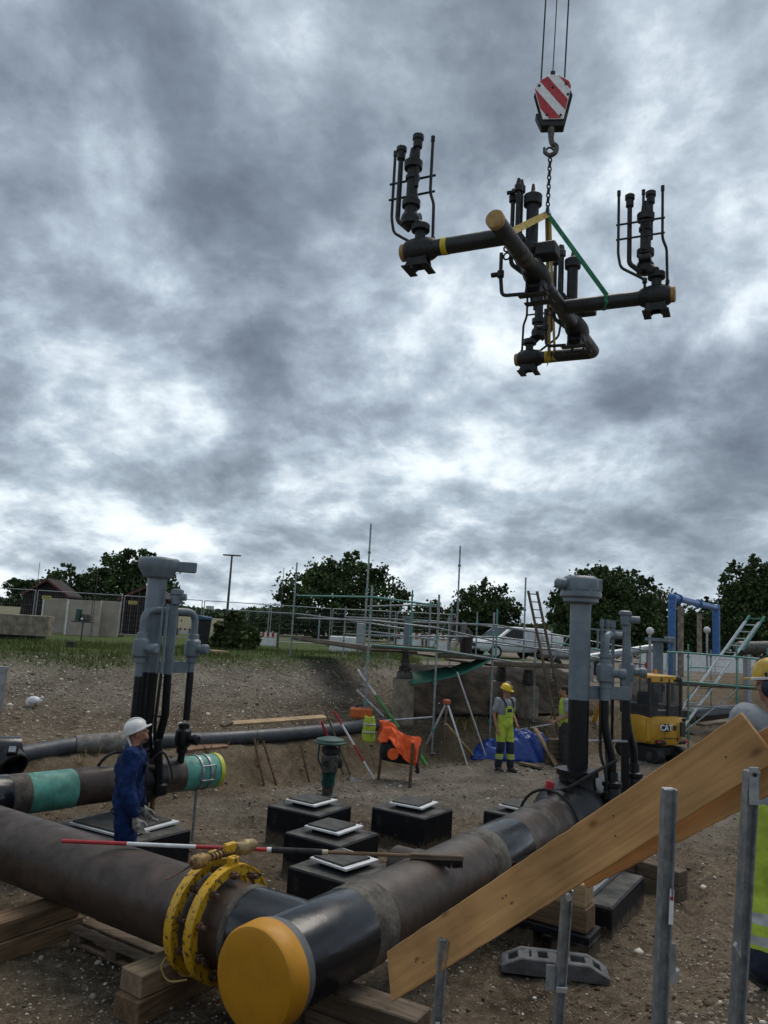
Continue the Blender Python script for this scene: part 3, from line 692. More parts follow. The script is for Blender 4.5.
# ------------------------------------------------------------------ plinths and plates
plinth_m = mat('bitumen_coated_concrete', (0.005, 0.006, 0.009), 0.5, 0, scale=5, c2=(0.032, 0.027, 0.022), lo=0.31, hi=0.42, spec=0.3, bump=0.15, bscale=18)
dusty = mat('dusty_block_top', (0.10, 0.095, 0.085), 0.85, 0, scale=3.0, c2=(0.030, 0.030, 0.030), lo=0.38, hi=0.62, bump=0.1)
padm = mat('dark_grey_mat', (0.072, 0.070, 0.066), 0.9, 0, scale=9, var=0.3, bump=0.2, bscale=80)
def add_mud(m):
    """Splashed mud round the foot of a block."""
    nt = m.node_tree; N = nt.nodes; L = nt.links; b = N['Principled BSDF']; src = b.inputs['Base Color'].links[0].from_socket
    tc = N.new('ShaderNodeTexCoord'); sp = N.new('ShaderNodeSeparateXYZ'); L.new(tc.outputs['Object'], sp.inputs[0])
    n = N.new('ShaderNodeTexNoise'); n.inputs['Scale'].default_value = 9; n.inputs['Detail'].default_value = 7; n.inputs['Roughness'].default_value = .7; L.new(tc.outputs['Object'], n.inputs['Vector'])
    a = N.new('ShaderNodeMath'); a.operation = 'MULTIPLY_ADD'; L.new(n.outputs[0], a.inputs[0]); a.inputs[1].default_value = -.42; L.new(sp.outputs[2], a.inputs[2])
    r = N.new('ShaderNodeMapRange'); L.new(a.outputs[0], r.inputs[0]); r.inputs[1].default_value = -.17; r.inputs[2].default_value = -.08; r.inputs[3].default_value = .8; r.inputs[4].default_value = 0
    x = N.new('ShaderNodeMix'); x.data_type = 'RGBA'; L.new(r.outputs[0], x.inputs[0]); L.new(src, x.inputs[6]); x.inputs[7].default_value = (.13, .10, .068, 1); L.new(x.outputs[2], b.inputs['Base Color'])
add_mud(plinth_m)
def plinth(c, label, w=0.82, l=0.76, h=0.43, plate=0.50, rot=0.0, pz=0.055, group='black plinths on the pit floor', pad=True):
    c = V(c); rot += random.uniform(-.05, .05); w *= random.uniform(.97, 1.03); l *= random.uniform(.97, 1.03); pr_ = random.uniform(-.12, .12)
    r = thing('plinth_block', label, 'plinth', (c.x, c.y, c.z), math.atan2(U1.y, U1.x)+rot, group, local=True)
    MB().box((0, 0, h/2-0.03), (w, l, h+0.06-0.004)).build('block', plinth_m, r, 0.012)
    MB().box((0, 0, h-0.001), (w-0.03, l-0.03, 0.008)).build('dusty_top', dusty, r)
    if plate:
        s = MB().box((0.0, -0.03, h+pz/2), (plate*0.72, plate*0.72, pz)).build('packer', plinth_m, r)
        p = MB().box((0.0, -0.03, h+pz+0.012), (plate, plate, 0.024), Matrix.Rotation(pr_, 3, 'Z')).build('slide_plate', white, r, 0.003)
        if pad: MB().box((0.02, -0.015, h+pz+0.034), (plate-0.09, plate-0.09, 0.02), Matrix.Rotation(pr_, 3, 'Z')).build('pad', padm, p, 0.003)
    return r
def plinth_at(px, py, label, dx=0, dy=0, **kw):
    """near top corner seen at a pixel"""
    h = kw.get('h', 0.43); p = onz(px, py, h); w = kw.get('w', 0.82); l = kw.get('l', 0.76)
    c = p + U1*(w/2) + U2*(l/2); return plinth((c.x, c.y, 0.0), label, **kw)
_p1 = plinth_at(317, 816.5, 'black plinth with small plate standing closest to the green tamper')
MB().box((-0.30, -0.384, 0.30), (0.045, 0.004, 0.20)).build('paper_tag', white, _p1)
plinth_at(341.5, 847, 'middle one of three black plinths in a row, small plate on top')
plinth_at(354, 886, 'black plinth with plate closest to the black pipe tee')
plinth_at(425, 819, 'black plinth with plate behind the side outlet, apart from the row of three')
plinth_at(540, 822, 'black plinth with plate beside the pipe just before the grey valve column')

# ------------------------------------------------------------------ valve stations in the pit
def vert(px, py, d):
    p = at(px, py, d); return V((p.x, p.y, 0))
def zof(px, py, d): return at(px, py, d).z
def stub_valve(r, c, ax, s=1.0, m=None):
    """Small ball valve: barrel body with collars and a side spindle."""
    b = MB().lathe([(0.055*s, -0.20*s), (0.075*s, -0.19*s), (0.075*s, -0.13*s), (0.105*s, -0.10*s), (0.115*s, 0), (0.105*s, 0.10*s), (0.075*s, 0.13*s), (0.075*s, 0.19*s), (0.055*s, 0.20*s)], c, UP, 18)
    o = b.build('bypass_valve', m or greyp, r)
    MB().lathe([(0.055*s, 0.05*s), (0.055*s, 0.17*s), (0.07*s, 0.18*s), (0.07*s, 0.25*s), (0.05*s, 0.27*s)], c, ax, 14).build('spindle', m or greyp, o)
    return o

def station_right():
    c = tp(0, 5.42, 0)+V((.07, 0, 0))
    r = thing('valve_station', 'tall grey valve column with black lower stem at the end of the pipe run', 'valve', (c.x, c.y, 0))
    X, Y = c.x, c.y
    MB().lathe([(RP, 4.70), (RP+.02, 4.74), (RP+.02, 4.86), (0.36, 5.0), (0.43, 5.2), (0.45, 5.42), (0.43, 5.64), (0.36, 5.84), (RP+.02, 6.0), (RP, 6.1), (RP, 7.4)], tp(0, 0), U2, 36).build('valve_body', blackp, r)
    MB().lathe([(0.28, 0.80), (0.235, 1.0), (0.23, 1.10), (0.265, 1.11), (0.265, 1.18), (0.16, 1.20)], (X, Y, 0), UP, 28).build('bonnet', blackp, r)
    MB().lathe([(0.133, 1.17), (0.133, 2.06)], (X, Y, 0), UP, 28).build('lower_stem', blackp, r)
    MB().lathe([(0.136, 2.06), (0.136, 3.34)], (X, Y, 0), UP, 28).build('upper_stem', greyp, r)
    h = MB().lathe([(0.17, 3.30), (0.23, 3.33), (0.23, 3.37), (0.27, 3.40), (0.27, 3.46), (0.245, 3.47)], (X, Y, 0), UP, 28).build('head_flange', greyp, r)
    g = MB().lathe([(0.24, 3.47), (0.25, 3.48), (0.25, 3.63), (0.20, 3.67), (0.05, 3.68)], (X, Y, 0), UP, 8); g.box((X+0.19, Y+0.05, 3.56), (0.16, 0.22, 0.17))
    gear = g.build('gearbox', greyp, r, 0.01)
    MB().cyl((X-0.2, Y-0.05, 3.56), (X-0.30, Y-0.08, 3.56), 0.07, n=14).ball((X-0.31, Y-0.08, 3.56), 0.07).build('input_shaft', greyp, gear)
    for k in range(8):
        a = 2*PI*k/8+0.2
        MB().cyl((X+.25*math.cos(a), Y+.25*math.sin(a), 3.45), (X+.25*math.cos(a), Y+.25*math.sin(a), 3.49), 0.018, n=6).build('bolt', greyp, h)
    # bypass: two risers, joined by an inverted U
    p1 = V((3.13, 10.22, 0)); p2 = V((3.67, 11.0, 0)); sd = (U2*-1)
    for p, zk in ((p1, 0), (p2, 0)):
        MB().lathe([(0.17, 0.55), (0.17, 0.75), (0.185, 0.77), (0.185, 0.83), (0.13, 0.85), (0.10, 0.98), (0.125, 1.0), (0.125, 1.05), (0.08, 1.07), (0.07, 1.18)], p, UP, 20).build('bypass_bonnet', blackp, r)
        q = p+V((-0.11, 0, 0))
        MB().tube(arc_path([p+UP*1.15, p+UP*1.35, q+UP*1.72, q+UP*2.08], 0.18), 0.054, 14).build('bypass_riser', blackp, r)
        MB().cyl(q+UP*2.07, q+UP*2.30, 0.065, n=16).build('riser_top', greyp, r)
        stub_valve(r, q+UP*2.42, (V((0.95, -0.3, 0))), 1.0)
        MB().cyl(q+UP*2.62, q+UP*2.66, 0.085, n=16).build('collar', greyp, r)
    q1 = p1+V((-0.11, 0, 0)); q2 = p2+V((-0.11, 0, 0))
    MB().tube(arc_path([q1+UP*2.6, q1+UP*2.92, q2+UP*2.92, q2+UP*2.6], 0.26, 8), 0.052, 14).build('bypass_bend', greyp, r)
    mm = at(626, 680, 10.3); mx, my = mm.x, mm.y
    MB().box((mx, my, 2.60), (0.10, 0.05, 1.08)).build('mast_plate', greyp, r, 0.004)
    MB().box((mx, my, 1.46), (0.095, 0.048, 1.19)).build('mast_plate', blackp, r, 0.004)
    tv = MB().lathe([(0.04, 0), (0.06, 0.02), (0.065, 0.14), (0.085, 0.15), (0.085, 0.19), (0.05, 0.21)], (mx-0.02, my, 3.05), UP, 14)
    tv = tv.build('vent_valve', greyp, r); MB().cyl((mx+.03, my, 3.14), (mx+.17, my-.02, 3.14), 0.05, n=12).build('spindle', greyp, tv)
    for k, px in enumerate((601.5, 607.5, 613)):
        t0 = at(px, 660, 10.15+0.12*k); x, y = t0.x, t0.y
        MB().cyl((x, y, 2.05), (x, y, 3.02), 0.021, n=8).build('vent_line', greyp, r)
        MB().cyl((x, y, 3.02), (x, y, 3.12), 0.032, n=8).build('vent_cap', greyp, r)
        b0 = V((X+0.34+0.05*k, Y-0.12+0.1*k, 0))
        MB().tube(arc_path([(x, y, 2.06), (x, y, 1.35), b0+UP*1.18, b0+UP*0.72], 0.16), 0.021, 8).build('vent_line_lower', blackp, r)
        MB().lathe([(0.03, 0), (0.045, 0.01), (0.045, 0.09), (0.03, 0.1)], b0+UP*0.85, UP, 10).build('drain_valve', blackp, r)
    MB().beam((X+0.1, Y-0.02, 2.16), (mx+0.02, my-0.06, 2.16), 0.03, 0.17).build('support_bracket', greyp, r, 0.004)
    MB().beam((X+0.1, Y, 2.98), (mx, my, 2.98), 0.05, 0.025).build('tie_bracket', greyp, r)
    MB().beam((X+0.1, Y, 1.54), (mx, my-0.05, 1.54), 0.05, 0.022).build('tie_bracket', galv, r)
    MB().cyl((X+.18, Y-.2, 2.75), (X+.18, Y-.2, 2.98), 0.016, n=8).build('sight_tube', greyp, r)
    # red ground-clamp and its cable over the pipe
    MB().box((X-0.42, Y-0.28, 1.0), (0.10, 0.08, 0.13), Matrix.Rotation(0.3, 3, 'Y')).build('test_plug', red, r, 0.01)
    MB().tube(bez((X-.36, Y-.3, .95), (X-.2, Y-.38, 1.02), (X+.1, Y-.3, 1.18), (X+.45, Y-.2, 1.35)), 0.02, 8).build('earth_strap', rubber, r)
    loop = [tp(0.30*math.cos(a)*1.25, 4.62-0.05*math.sin(a), 0.62+0.42*math.sin(a)) for a in np.linspace(0.1, PI-0.1, 14)]
    MB().tube(loop, 0.018, 8).build('hose_loop', rubber, r)
    MB().tube(arc_path([tp(-0.2, 5.2, 0.42), tp(-0.55, 4.6, 0.40), tp(-0.95, 4.6, 0.42), tp(-0.95, 4.6, 0.66), tp(-1.0, 4.75, 0.70)], 0.10), 0.032, 10).build('drain_pipe', blackp, r)
station_right()

UG = V((0.669, 0.743, 0)); GE = V((-2.04, 10.54, 0.85)); RG = 0.205
def gp(t, z=None):
    p = GE-UG*t
    if z is not None: p.z = z
    return p
def station_left():
    r = thing('green_pipe', 'sea green and brown coated pipe with yellow rimmed mouth behind the worker in blue', 'pipe', (GE.x, GE.y, 0))
    for nm, a, b, rr, m in (('green_sleeve', 0.03, 0.55, RG+.008, greenp), ('bare_pipe', 0.5, 2.02, RG, steel), ('green_sleeve', 1.98, 2.52, RG+.008, greenp), ('grey_wrap', 2.5, 2.72, RG+.014, wrap),
                            ('black_sleeve', 2.70, 3.0, RG+.02, coat), ('grey_wrap', 2.98, 3.5, RG+.03, wrap), ('bare_pipe', 3.45, 6.0, RG, steel)):
        MB().lathe([(rr-.012, a-.01), (rr, a+.01), (rr, b-.01), (rr-.012, b+.01)], GE, -UG, 36).build(nm, m, r)
    MB().lathe([(RG-.02, -.01), (RG+.016, -.012), (RG+.016, .045), (RG-.01, .05)], GE, -UG, 36).build('yellow_rim', mat('lime_rim', (0.55, 0.55, 0.05), 0.5), r)
    # buckled band clamp
    for t in (0.20, 0.33):
        MB().ring(gp(t), UG, RG+.022, RG+.006, 0.03, 36).build('band_clamp', galv, r)
    sd = V((UG.y, -UG.x, 0))
    MB().tube(arc_path([gp(.16)+sd*.235+UP*-.06, gp(.16)+sd*.24+UP*.12, gp(.38)+sd*.24+UP*.12, gp(.38)+sd*.24+UP*-.06, gp(.16)+sd*.235+UP*-.06], .03), 0.010, 6).build('buckle', galv, r)
    MB().cyl(gp(0.28, 0.0)+sd*.02, gp(0.28, 0.64)+sd*.02, 0.018, n=8).build('prop', galv, r)
    MB().cyl(gp(0.9, 0.0), gp(0.9, 0.65), 0.03, n=8).build('prop', beamw, r)
    # the tall valve
    c = gp(1.14); X, Y = c.x, c.y
    s = thing('valve_station', 'tall grey valve column with tapered head rising behind the worker in blue', 'valve', (X, Y, 0))
    MB().lathe([(RG+.006, 0.84), (0.24, 0.90), (0.28, 1.0), (0.295, 1.14), (0.28, 1.28), (0.24, 1.38), (RG+.006, 1.44)], GE, -UG, 32).build('valve_body', blackp, s)
    MB().lathe([(0.20, 0.44), (0.20, 0.50), (0.15, 0.53), (0.17, 0.75)], (X, Y, 0), UP, 20).build('valve_foot', blackp, s)
    MB().lathe([(0.20, 1.0), (0.18, 1.15), (0.21, 1.17), (0.21, 1.23), (0.13, 1.25)], (X, Y, 0), UP, 24).build('bonnet', blackp, s)
    MB().lathe([(0.118, 1.22), (0.118, 2.14)], (X, Y, 0), UP, 24).build('lower_stem', blackp, s)
    MB().lathe([(0.121, 2.14), (0.121, 3.32)], (X, Y, 0), UP, 24).build('upper_stem', greyp, s)
    MB().lathe([(0.13, 3.29), (0.19, 3.31), (0.20, 3.34), (0.255, 3.43), (0.265, 3.52), (0.24, 3.55), (0.06, 3.57)], (X, Y, 0), UP, 10).build('gearbox', greyp, s, 0.008)
    MB().box((X+.33, Y+.10, 3.46), (0.24, 0.16, 0.13), Matrix.Rotation(0.3, 3, 'Z')).build('gear_input', greyp, s, 0.01)
    d1, d2 = 9.25, 9.85
    A = vert(140.5, 655, d1); B = vert(192, 655, d2)
    for P, zt in ((A, 2.10), (B, 2.14)):
        MB().cyl(P+UP*zt, P+UP*2.36, 0.046, n=14).build('riser_top', greyp, s)
        stub_valve(s, P+UP*2.44, V((0.9, -0.45, 0)), 0.92)
    MB().tube(arc_path([A+UP*2.6, A+UP*2.90, B+UP*2.90, B+UP*2.6], 0.26, 8), 0.046, 14).build('bypass_bend', greyp, s)
    a2 = A+V((-0.02, 0, 0))
    MB().tube(arc_path([A+UP*2.12, A+UP*1.25, V((X-.22, Y-.18, 1.0)), V((X-.2, Y-.16, .8))], 0.15), 0.044, 14).build('bypass_riser', blackp, s)
    b1 = at(183, 738, 9.7); MB().tube([B+UP*2.15, V((b1.x+.02, b1.y, b1.z+.22))], 0.045, 14).build('bypass_riser', blackp, s)
    stub_valve(s, V((b1.x, b1.y, b1.z)), V((0.9, -0.45, 0)), 0.92, blackp)
    MB().tube(arc_path([V((b1.x, b1.y, b1.z-.18)), V((b1.x-.01, b1.y, b1.z-.42)), gp(0.75, 0.95)], 0.2), 0.046, 12).build('bypass_elbow', blackp, s)
    Mx = vert(171.5, 635, 9.5)
    MB().box(Mx+UP*2.55, (0.10, 0.045, 0.86)).build('mast_plate', greyp, s, 0.004)
    m0 = V((Mx.x, Mx.y, 2.13)); m1 = at(165, 715, 9.4); m2 = at(157, 745, 9.4)
    MB().tube([m0, m1, m2], 0.05, 8).build('mast_lower', blackp, s)
    tv = MB().lathe([(0.035, 0), (0.06, 0.02), (0.065, 0.13), (0.085, 0.14), (0.085, 0.19), (0.04, 0.21)], (Mx.x+.02, Mx.y, 2.97), UP, 12).build('vent_valve', greyp, s)
    MB().cyl((Mx.x-.06, Mx.y, 3.06), (Mx.x+.14, Mx.y, 3.08), 0.045, n=10).build('spindle', greyp, tv)
    for k, px in enumerate((160, 164.5)):
        p = vert(px, 640, 9.35)
        MB().cyl(p+UP*2.14, p+UP*2.98, 0.02, n=8).build('vent_line', greyp, s)
        q = at(152+4*k, 760, 9.3)
        MB().tube(arc_path([p+UP*2.15, V((p.x-.02, p.y, 1.5)), V((q.x, q.y, 1.1)), V((q.x, q.y, .75))], .15), 0.02, 8).build('vent_line_lower', blackp, s)
    MB().beam((X+.05, Y, 2.20), (B.x, B.y, 2.20), 0.03, 0.14).build('support_bracket', greyp, s, 0.003)
    MB().beam((X+.05, Y, 2.86), (Mx.x, Mx.y, 2.86), 0.04, 0.025).build('tie_bracket', greyp, s)
    MB().beam((X+.0, Y, 1.62), (Mx.x, Mx.y, 1.62), 0.04, 0.02).build('tie_bracket', blackp, s)
    e = at(158, 740, 9.2); f = at(160, 795, 9.2)
    MB().tube([e, f], 0.05, 10).build('drain_riser', blackp, s)
    MB().lathe([(.06, 0), (.08, .02), (.08, .12), (.06, .14)], f, UP, 12).build('drain_valve', blackp, s)
    MB().tube(bez(at(150, 762, 9.15), at(162, 752, 9.15), at(170, 765, 9.2), at(173, 783, 9.2)), 0.014, 6).build('hose_loop', rubber, s)
    MB().tube(bez(at(98, 766, 9.0), at(106, 757, 9.0), at(118, 752, 9.2), at(135, 758, 9.3)), 0.018, 6).build('hose_loop', rubber, s)
station_left()
_rc = onz(190, 829, 0.43)
_c = _rc + U1*0.62 - U2*0.45
plinth((_c.x, _c.y, 0), 'wide black plinth with white edged plate under the valve behind the worker in blue', w=1.24, l=0.9, plate=0.86, pz=0.02, pad=True)

# grey pipe on the bench and the bits round it
def bench_pipe():
    P = [at(-60, 762, 10.9), at(20, 755, 11.3), at(75, 745, 12.0), at(120, 742, 12.4), at(200, 740, 13.3), at(300, 733, 14.7), at(380, 724, 16.6)]
    for p in P: pass
    r = thing('bench_pipe', 'long dark grey pipe with wrapped joint lying along the sandy ledge', 'pipe', (P[2].x, P[2].y, 0.75))
    dk = mat('dark_grey_pe_pipe', (0.055, 0.062, 0.075), 0.5, 0, scale=6, var=0.35)
    MB().tube(bez(P[1], P[2], n=3), 0.125, 20).build('pipe_section', dk, r)
    MB().tube(bez(P[2], P[3], at(135, 741, 12.6), n=5), [0.14, 0.155, 0.152, 0.157, 0.151, 0.157, 0.152, 0.155, 0.152, 0.155, 0.14], 20).build('wrapped_joint', mat('grey_wrapped_tape', (0.20, 0.19, 0.17), 0.75, scale=10, c2=(0.11, 0.10, 0.09), bump=0.3), r)
    MB().tube(bez(at(133, 741, 12.6), P[4], P[5], P[6], n=6), 0.125, 18).build('pipe_section', dk, r)
    q = thing('pipe_elbow', 'black pipe elbow with open mouth and square hatch beside the ledge pipe', 'pipe elbow', (P[1].x-.3, P[1].y, .6))
    c = at(6, 757, 11.0)
    MB().tube([at(-40, 752, 10.9), at(-5, 752, 11.0), at(18, 751, 11.2)], [0.22, 0.22, 0.21], 22).build('elbow_body', coat, q)
    MB().lathe([(0.14, 0), (0.19, 0.02), (0.20, 0.22), (0.185, 0.24), (0.16, 0.22), (0.15, 0.05)], at(8, 757, 10.95), V((0.75, -0.6, -0.45)), 24, False).build('elbow_mouth', blackp, q)
    h = MB().box(at(12.5, 750, 10.78), (0.15, 0.05, 0.13), frame(V((-.1, .5, .9)), V((1, 0.2, 0)))).build('hatch_frame', blackp, q, 0.006)
    MB().box(at(12.5, 749.6, 10.75), (0.09, 0.055, 0.08), frame(V((-.1, .5, .9)), V((1, 0.2, 0)))).build('hatch_pane', mat('pale_hatch', (0.4, 0.42, 0.44), 0.3), h)
bench_pipe()
def glove():
    p = gp(2.95)+UP*.2
    p = at(3, 805, 8.6)
    b = MB().ball(p, (0.05, 0.04, 0.05))
    for k in range(4): b.ball(p+V((-.02+.02*k, -.01, .05)), (0.013, 0.013, 0.04), 8, 6)
    b.ball(p+V((.05, 0, .0)), (0.015, 0.015, 0.035), 8, 6)
    solo(b, 'work_glove', mat('lime_fabric', (0.42, 0.62, 0.02), 0.8), 'bright lime work glove left on the near end of the green pipe', 'glove', tuple(p))
glove()
def jug():
    p = on_ground(33, 707)
    r = thing('plastic_jug', 'crumpled white plastic jug lying on the gravel bank above the ledge pipe', 'jug', p, local=True)
    b = MB().ball((0, 0, 0.12), (0.12, 0.08, 0.075)); b.ball((0.09, -.02, 0.12), (0.07, 0.07, 0.05)); b.ball((-0.09, 0, 0.08), (0.05, 0.05, 0.08)); b.cyl((.1, -.02, .14), (.17, -.03, .19), .02)
    b.build('jug_body', white, r)
    MB().cyl((-0.02, -0.12, 0.0), (-0.02, -0.16, -0.22), 0.045, 0.03).build('hose_stub', greyp, r)
jug()
def rail_post():
    a = at(3, 668, 8.6); b = at(-3, 720, 8.6)
    b.z = hz(b.x, b.y); solo(MB().beam((a.x, a.y, a.z), (b.x-.05, b.y, b.z-.1), 0.09, 0.05, (0, 1, 0)).box((a.x, a.y, a.z), (0.11, 0.07, 0.03)), 'steel_post', galv, 'short galvanised post at the end of the gravel bank', 'post', (b.x, b.y, b.z))
rail_post()

# ------------------------------------------------------------------ blocks and timber by the right valve
pr = V((2.40, 8.62, 0))
_pl = plinth(pr, 'black plinth with metal channel on top beside the drain pipe of the grey valve', w=0.84, l=1.25, h=0.30, plate=0)
MB().box((-0.16, -0.05, 0.335), (0.07, 1.12, 0.05)).build('steel_channel', galv, _pl, 0.004)
MB().box((0.30, -0.05, 0.335), (0.06, 1.12, 0.05)).build('steel_channel', galv, _pl, 0.004)
MB().box((-0.421, -0.45, 0.2), (0.006, 0.07, 0.16)).build('white_mark', white, _pl)
sk = thing('skid_block', 'low black skid block with a slot carrying the timber stack beside the pipe', 'block', tp(-0.52, 2.86, 0), math.atan2(U1.y, U1.x), local=True)
b = MB(); b.box((0, 0, 0.175), (1.2, 0.36, 0.07)); b.box((-0.42, 0, 0.06), (0.36, 0.36, 0.16)); b.box((0.16, 0, 0.06), (0.46, 0.36, 0.16)); b.box((0.55, 0, .06), (.10, .36, .16))
b.build('block', plinth_m, sk, 0.008)
for k, (m, nm) in enumerate(((beamw, 'lower'), (freshw, 'upper'))):
    timber(tp(-1.08+.02*k, 2.86, 0.213+k*0.213), tp(-0.30 - .03*(k > 0), 2.86, 0.213+k*0.213), 0.26, 0.21, m, nm+' squared timber of the stack on the slotted skid block')
for k in range(2):
    timber(tp(-1.45, 5.0+.02*k, 0.0+k*0.163), tp(-0.55, 5.3, 0.0+k*0.163), 0.2, 0.16, beamw2, ('lower', 'upper')[k]+' sleeper of the dark stack behind the plinth with metal channels')

# ------------------------------------------------------------------ fence foot
def fence_foot():
    a = onz(503, 974, 0); b = onz(613, 988, 0); a.z = 0; b.z = 0
    c = (a+b)/2; rz = math.atan2(b.y-a.y, b.x-a.x); L = (b-a).length
    z = max(hz(a.x, a.y), hz(c.x, c.y), hz(b.x, b.y))-0.01
    r = thing('ballast_block', 'grey recycled plastic fence foot with oblong holes lying on the dirt', 'fence foot', (c.x, c.y+.12, z), rz, local=True)
    m = mat('grey_recycled_plastic', (0.115, 0.12, 0.125), 0.75, 0, scale=9, c2=(0.07, 0.072, 0.075), bump=0.25, bscale=30)
    h = L/2; W = 0.27; b = MB(); mx = frame((0, -1, 0), (1, 0, 0))
    prof = [(-h, 0), (h, 0), (h, 0.055), (h-0.17, 0.135), (-h+0.17, 0.135), (-h, 0.055)]
    lowp = [(-h, 0), (h, 0), (h, 0.045), (-h, 0.045)]
    b.prism(lowp, -W/2, W/2, mx)
    for s in (-1, 1): b.prism([(x*0.995, y) for x, y in prof], s*W/2-(0.07 if s > 0 else 0)+s*.003, s*W/2+(0.07 if s < 0 else 0)+s*.003, mx)
    def seg(x0, x1):
        f = lambda x: min(0.133, 0.055+(h-abs(x))/0.17*0.08)
        b.prism([(x0, 0.02), (x1, 0.02), (x1, f(x1)), (x0, f(x0))], -W/2+.05, W/2-.05, mx)
    for x0, x1 in ((-h+.004, -h+.06), (-h+.14, -h+.24), (-.20, -.14), (-.06, .02), (h-.36, h-.32), (h-.2, h-.13), (h-.07, h-.004)): seg(x0, x1)
    b.build('foot_block', m, r, 0.008)
fence_foot()

# ------------------------------------------------------------------ stair guard boards and posts
def guard():
    steelg_b = mat('dull_nail', (0.10, 0.10, 0.10), .5, .5)
    board_w = wood('shuttering_board', (0.56, 0.315, 0.128), (0.40, 0.205, 0.076), 0.62, 0, 6.0, 40.0)
    def board(a, b, w, th, label, d2=None):
        a = V(a); b = V(b); e = (b-a); L = e.length; e.normalize(); n = e.cross(UP).normalized(); dn = e.cross(n).normalized()
        if dn.z > 0: dn = -dn
        mb = MB(); rr = random.Random(int(L*1000)); K = 40; x1 = 0.0 if d2 else -0.10
        top = [V((L*i/K, rr.gauss(0, .0012), 0)) for i in range(K+1)]; bot = [V((x1+(L-x1)*i/K, -w+rr.gauss(0, .0012), 0)) for i in range(K+1)]
        vs = []
        for z in (-th/2, th/2): vs += [(p.x, p.y, z) for p in top]+[(p.x, p.y, z) for p in bot]
        n = K+1; B = 2*n; fs = []
        for i in range(K): fs += [(i, i+1, n+i+1, n+i), (B+i, B+n+i, B+n+i+1, B+i+1), (i, B+i, B+i+1, i+1), (n+i, n+i+1, B+n+i+1, B+n+i)]
        fs += [(0, n, B+n, B), (K, B+K, B+n+K, n+K)]
        mb.add(vs, fs)
        o = mb.build('guard_board', board_w, None, 0.003)
        R = Matrix((e, -dn, e.cross(-dn))).transposed()
        o.matrix_world = Matrix.Translation(a) @ R.to_4x4()
        for fx in (.07, .09, .36, .37, .66, .68, .93):
            yy = -w*rr.uniform(.2, .8)
            for zz in (-1, 1): MB().cyl((L*fx, yy, zz*(th/2-.001)), (L*fx, yy, zz*(th/2+.0015)), .0042, n=8).build('nail_head', steelg_b, o)
        return tag(o, label, 'board')
    A = at(388, 951, 3.72); B = at(742, 713, 2.86)
    board(A, B, 0.195, 0.027, 'upper sawn yellow board of the sloping guard with a square cut end')
    A2 = at(566, 842, 3.40); B2 = at(800, 709, 2.78)
    board(A2, B2, 0.20, 0.027, 'lower sawn board of the sloping guard, half hidden behind the upper one', 1)
    def post(top, bot, d, label, w=0.042, behind=0.0, plate=None, cap=True):
        a = at(*top, d+behind); b = at(*bot, d+behind); e = (b-a).normalized()
        g = hz(b.x, b.y); L = (a.z-g+0.05)/(-e.z); b2 = a+e*L
        r = thing('guard_post', label, 'post', (b2.x, b2.y, g))
        mb = MB().beam(a, b2, w, 0.028, (0.1, -1, 0)).build('post_tube', galv, r, 0.004)
        for s in (-1, 1): MB().beam(a+V((s*(w/2-.003), -.022, 0)), b2+V((s*(w/2-.003), -.022, 0)), 0.006, 0.02, (0.1, -1, 0)).build('post_flange', galv, r)
        return r, a, e
    r, a, e = post((443, 938), (437, 1024), 3.52, 'galvanised guard post at the low end of the sloping board')
    MB().box(a+e*0.42+V((0, -.03, 0)), (0.022, 0.003, 0.09)).build('label', white, r)
    r, a, e = post((567, 888), (557, 1024), 3.36, 'galvanised guard post with a hook plate behind the middle of the board', behind=0.06)
    MB().box(a+e*0.40+V((-.045, -.01, 0)), (0.045, 0.006, 0.11)).build('hook_plate', galv, r, 0.003)
    MB().box(a+e*0.44+V((0.0, -.035, 0)), (0.05, 0.012, 0.025)).build('wedge', alu, r, 0.003)
    MB().cyl(a+e*0.03+V((0, -.04, 0)), a+e*0.03+V((0.0, -.012, 0)), 0.016, n=8).build('screw', alu, r)
    r, a, e = post((668, 788), (658, 1030), 2.86, 'galvanised guard post with a small printed label in front of the board', 0.047)
    MB().box(a+e*0.43+V((0.0175, -.034, 0)), (0.016, 0.002, 0.125), Matrix.Rotation(0.04, 3, 'Y')).build('label', white, r)
    MB().box(a+e*0.40+V((0.0175, -.0355, 0)), (0.012, 0.001, 0.012), Matrix.Rotation(0.04, 3, 'Y')).build('label_print', red, r)
    MB().box(a+e*0.48+V((0.0175, -.0355, 0)), (0.012, 0.001, 0.012), Matrix.Rotation(0.04, 3, 'Y')).build('label_print', red, r)
    MB().box(a+e*0.645+V((.04, -.005, 0)), (0.03, 0.005, 0.13)).build('hook_plate', galv, r, 0.003)
    MB().prism([(0, 0), (.045, 0.03), (.03, -.03)], -.012, .012, frame((0, -1, 0), (1, 0, 0)), a+e*0.70+V((.02, -.01, 0))).build('wedge', alu, r)
    r, a, e = post((750, 770), (735, 1024), 2.72, 'galvanised guard post with a drilled bracket holding the lower board', 0.042)
    k = MB().box(a+e*0.05+V((0, -.035, 0)), (0.036, 0.005, 0.13)).build('bracket', galv, r, 0.003)
    for q in (0.01, 0.09): MB().cyl(a+e*q+V((0, -.041, 0)), a+e*q+V((0, -.036, 0)), 0.007, n=10).build('hole', rubber, k)
    MB().prism([(0, 0), (.02, 0.03), (.02, -.04)], -.01, .01, frame((0, -1, 0), (1, 0, 0)), a+e*0.62+V((-.03, -.02, 0))).build('wedge', alu, r)
guard()

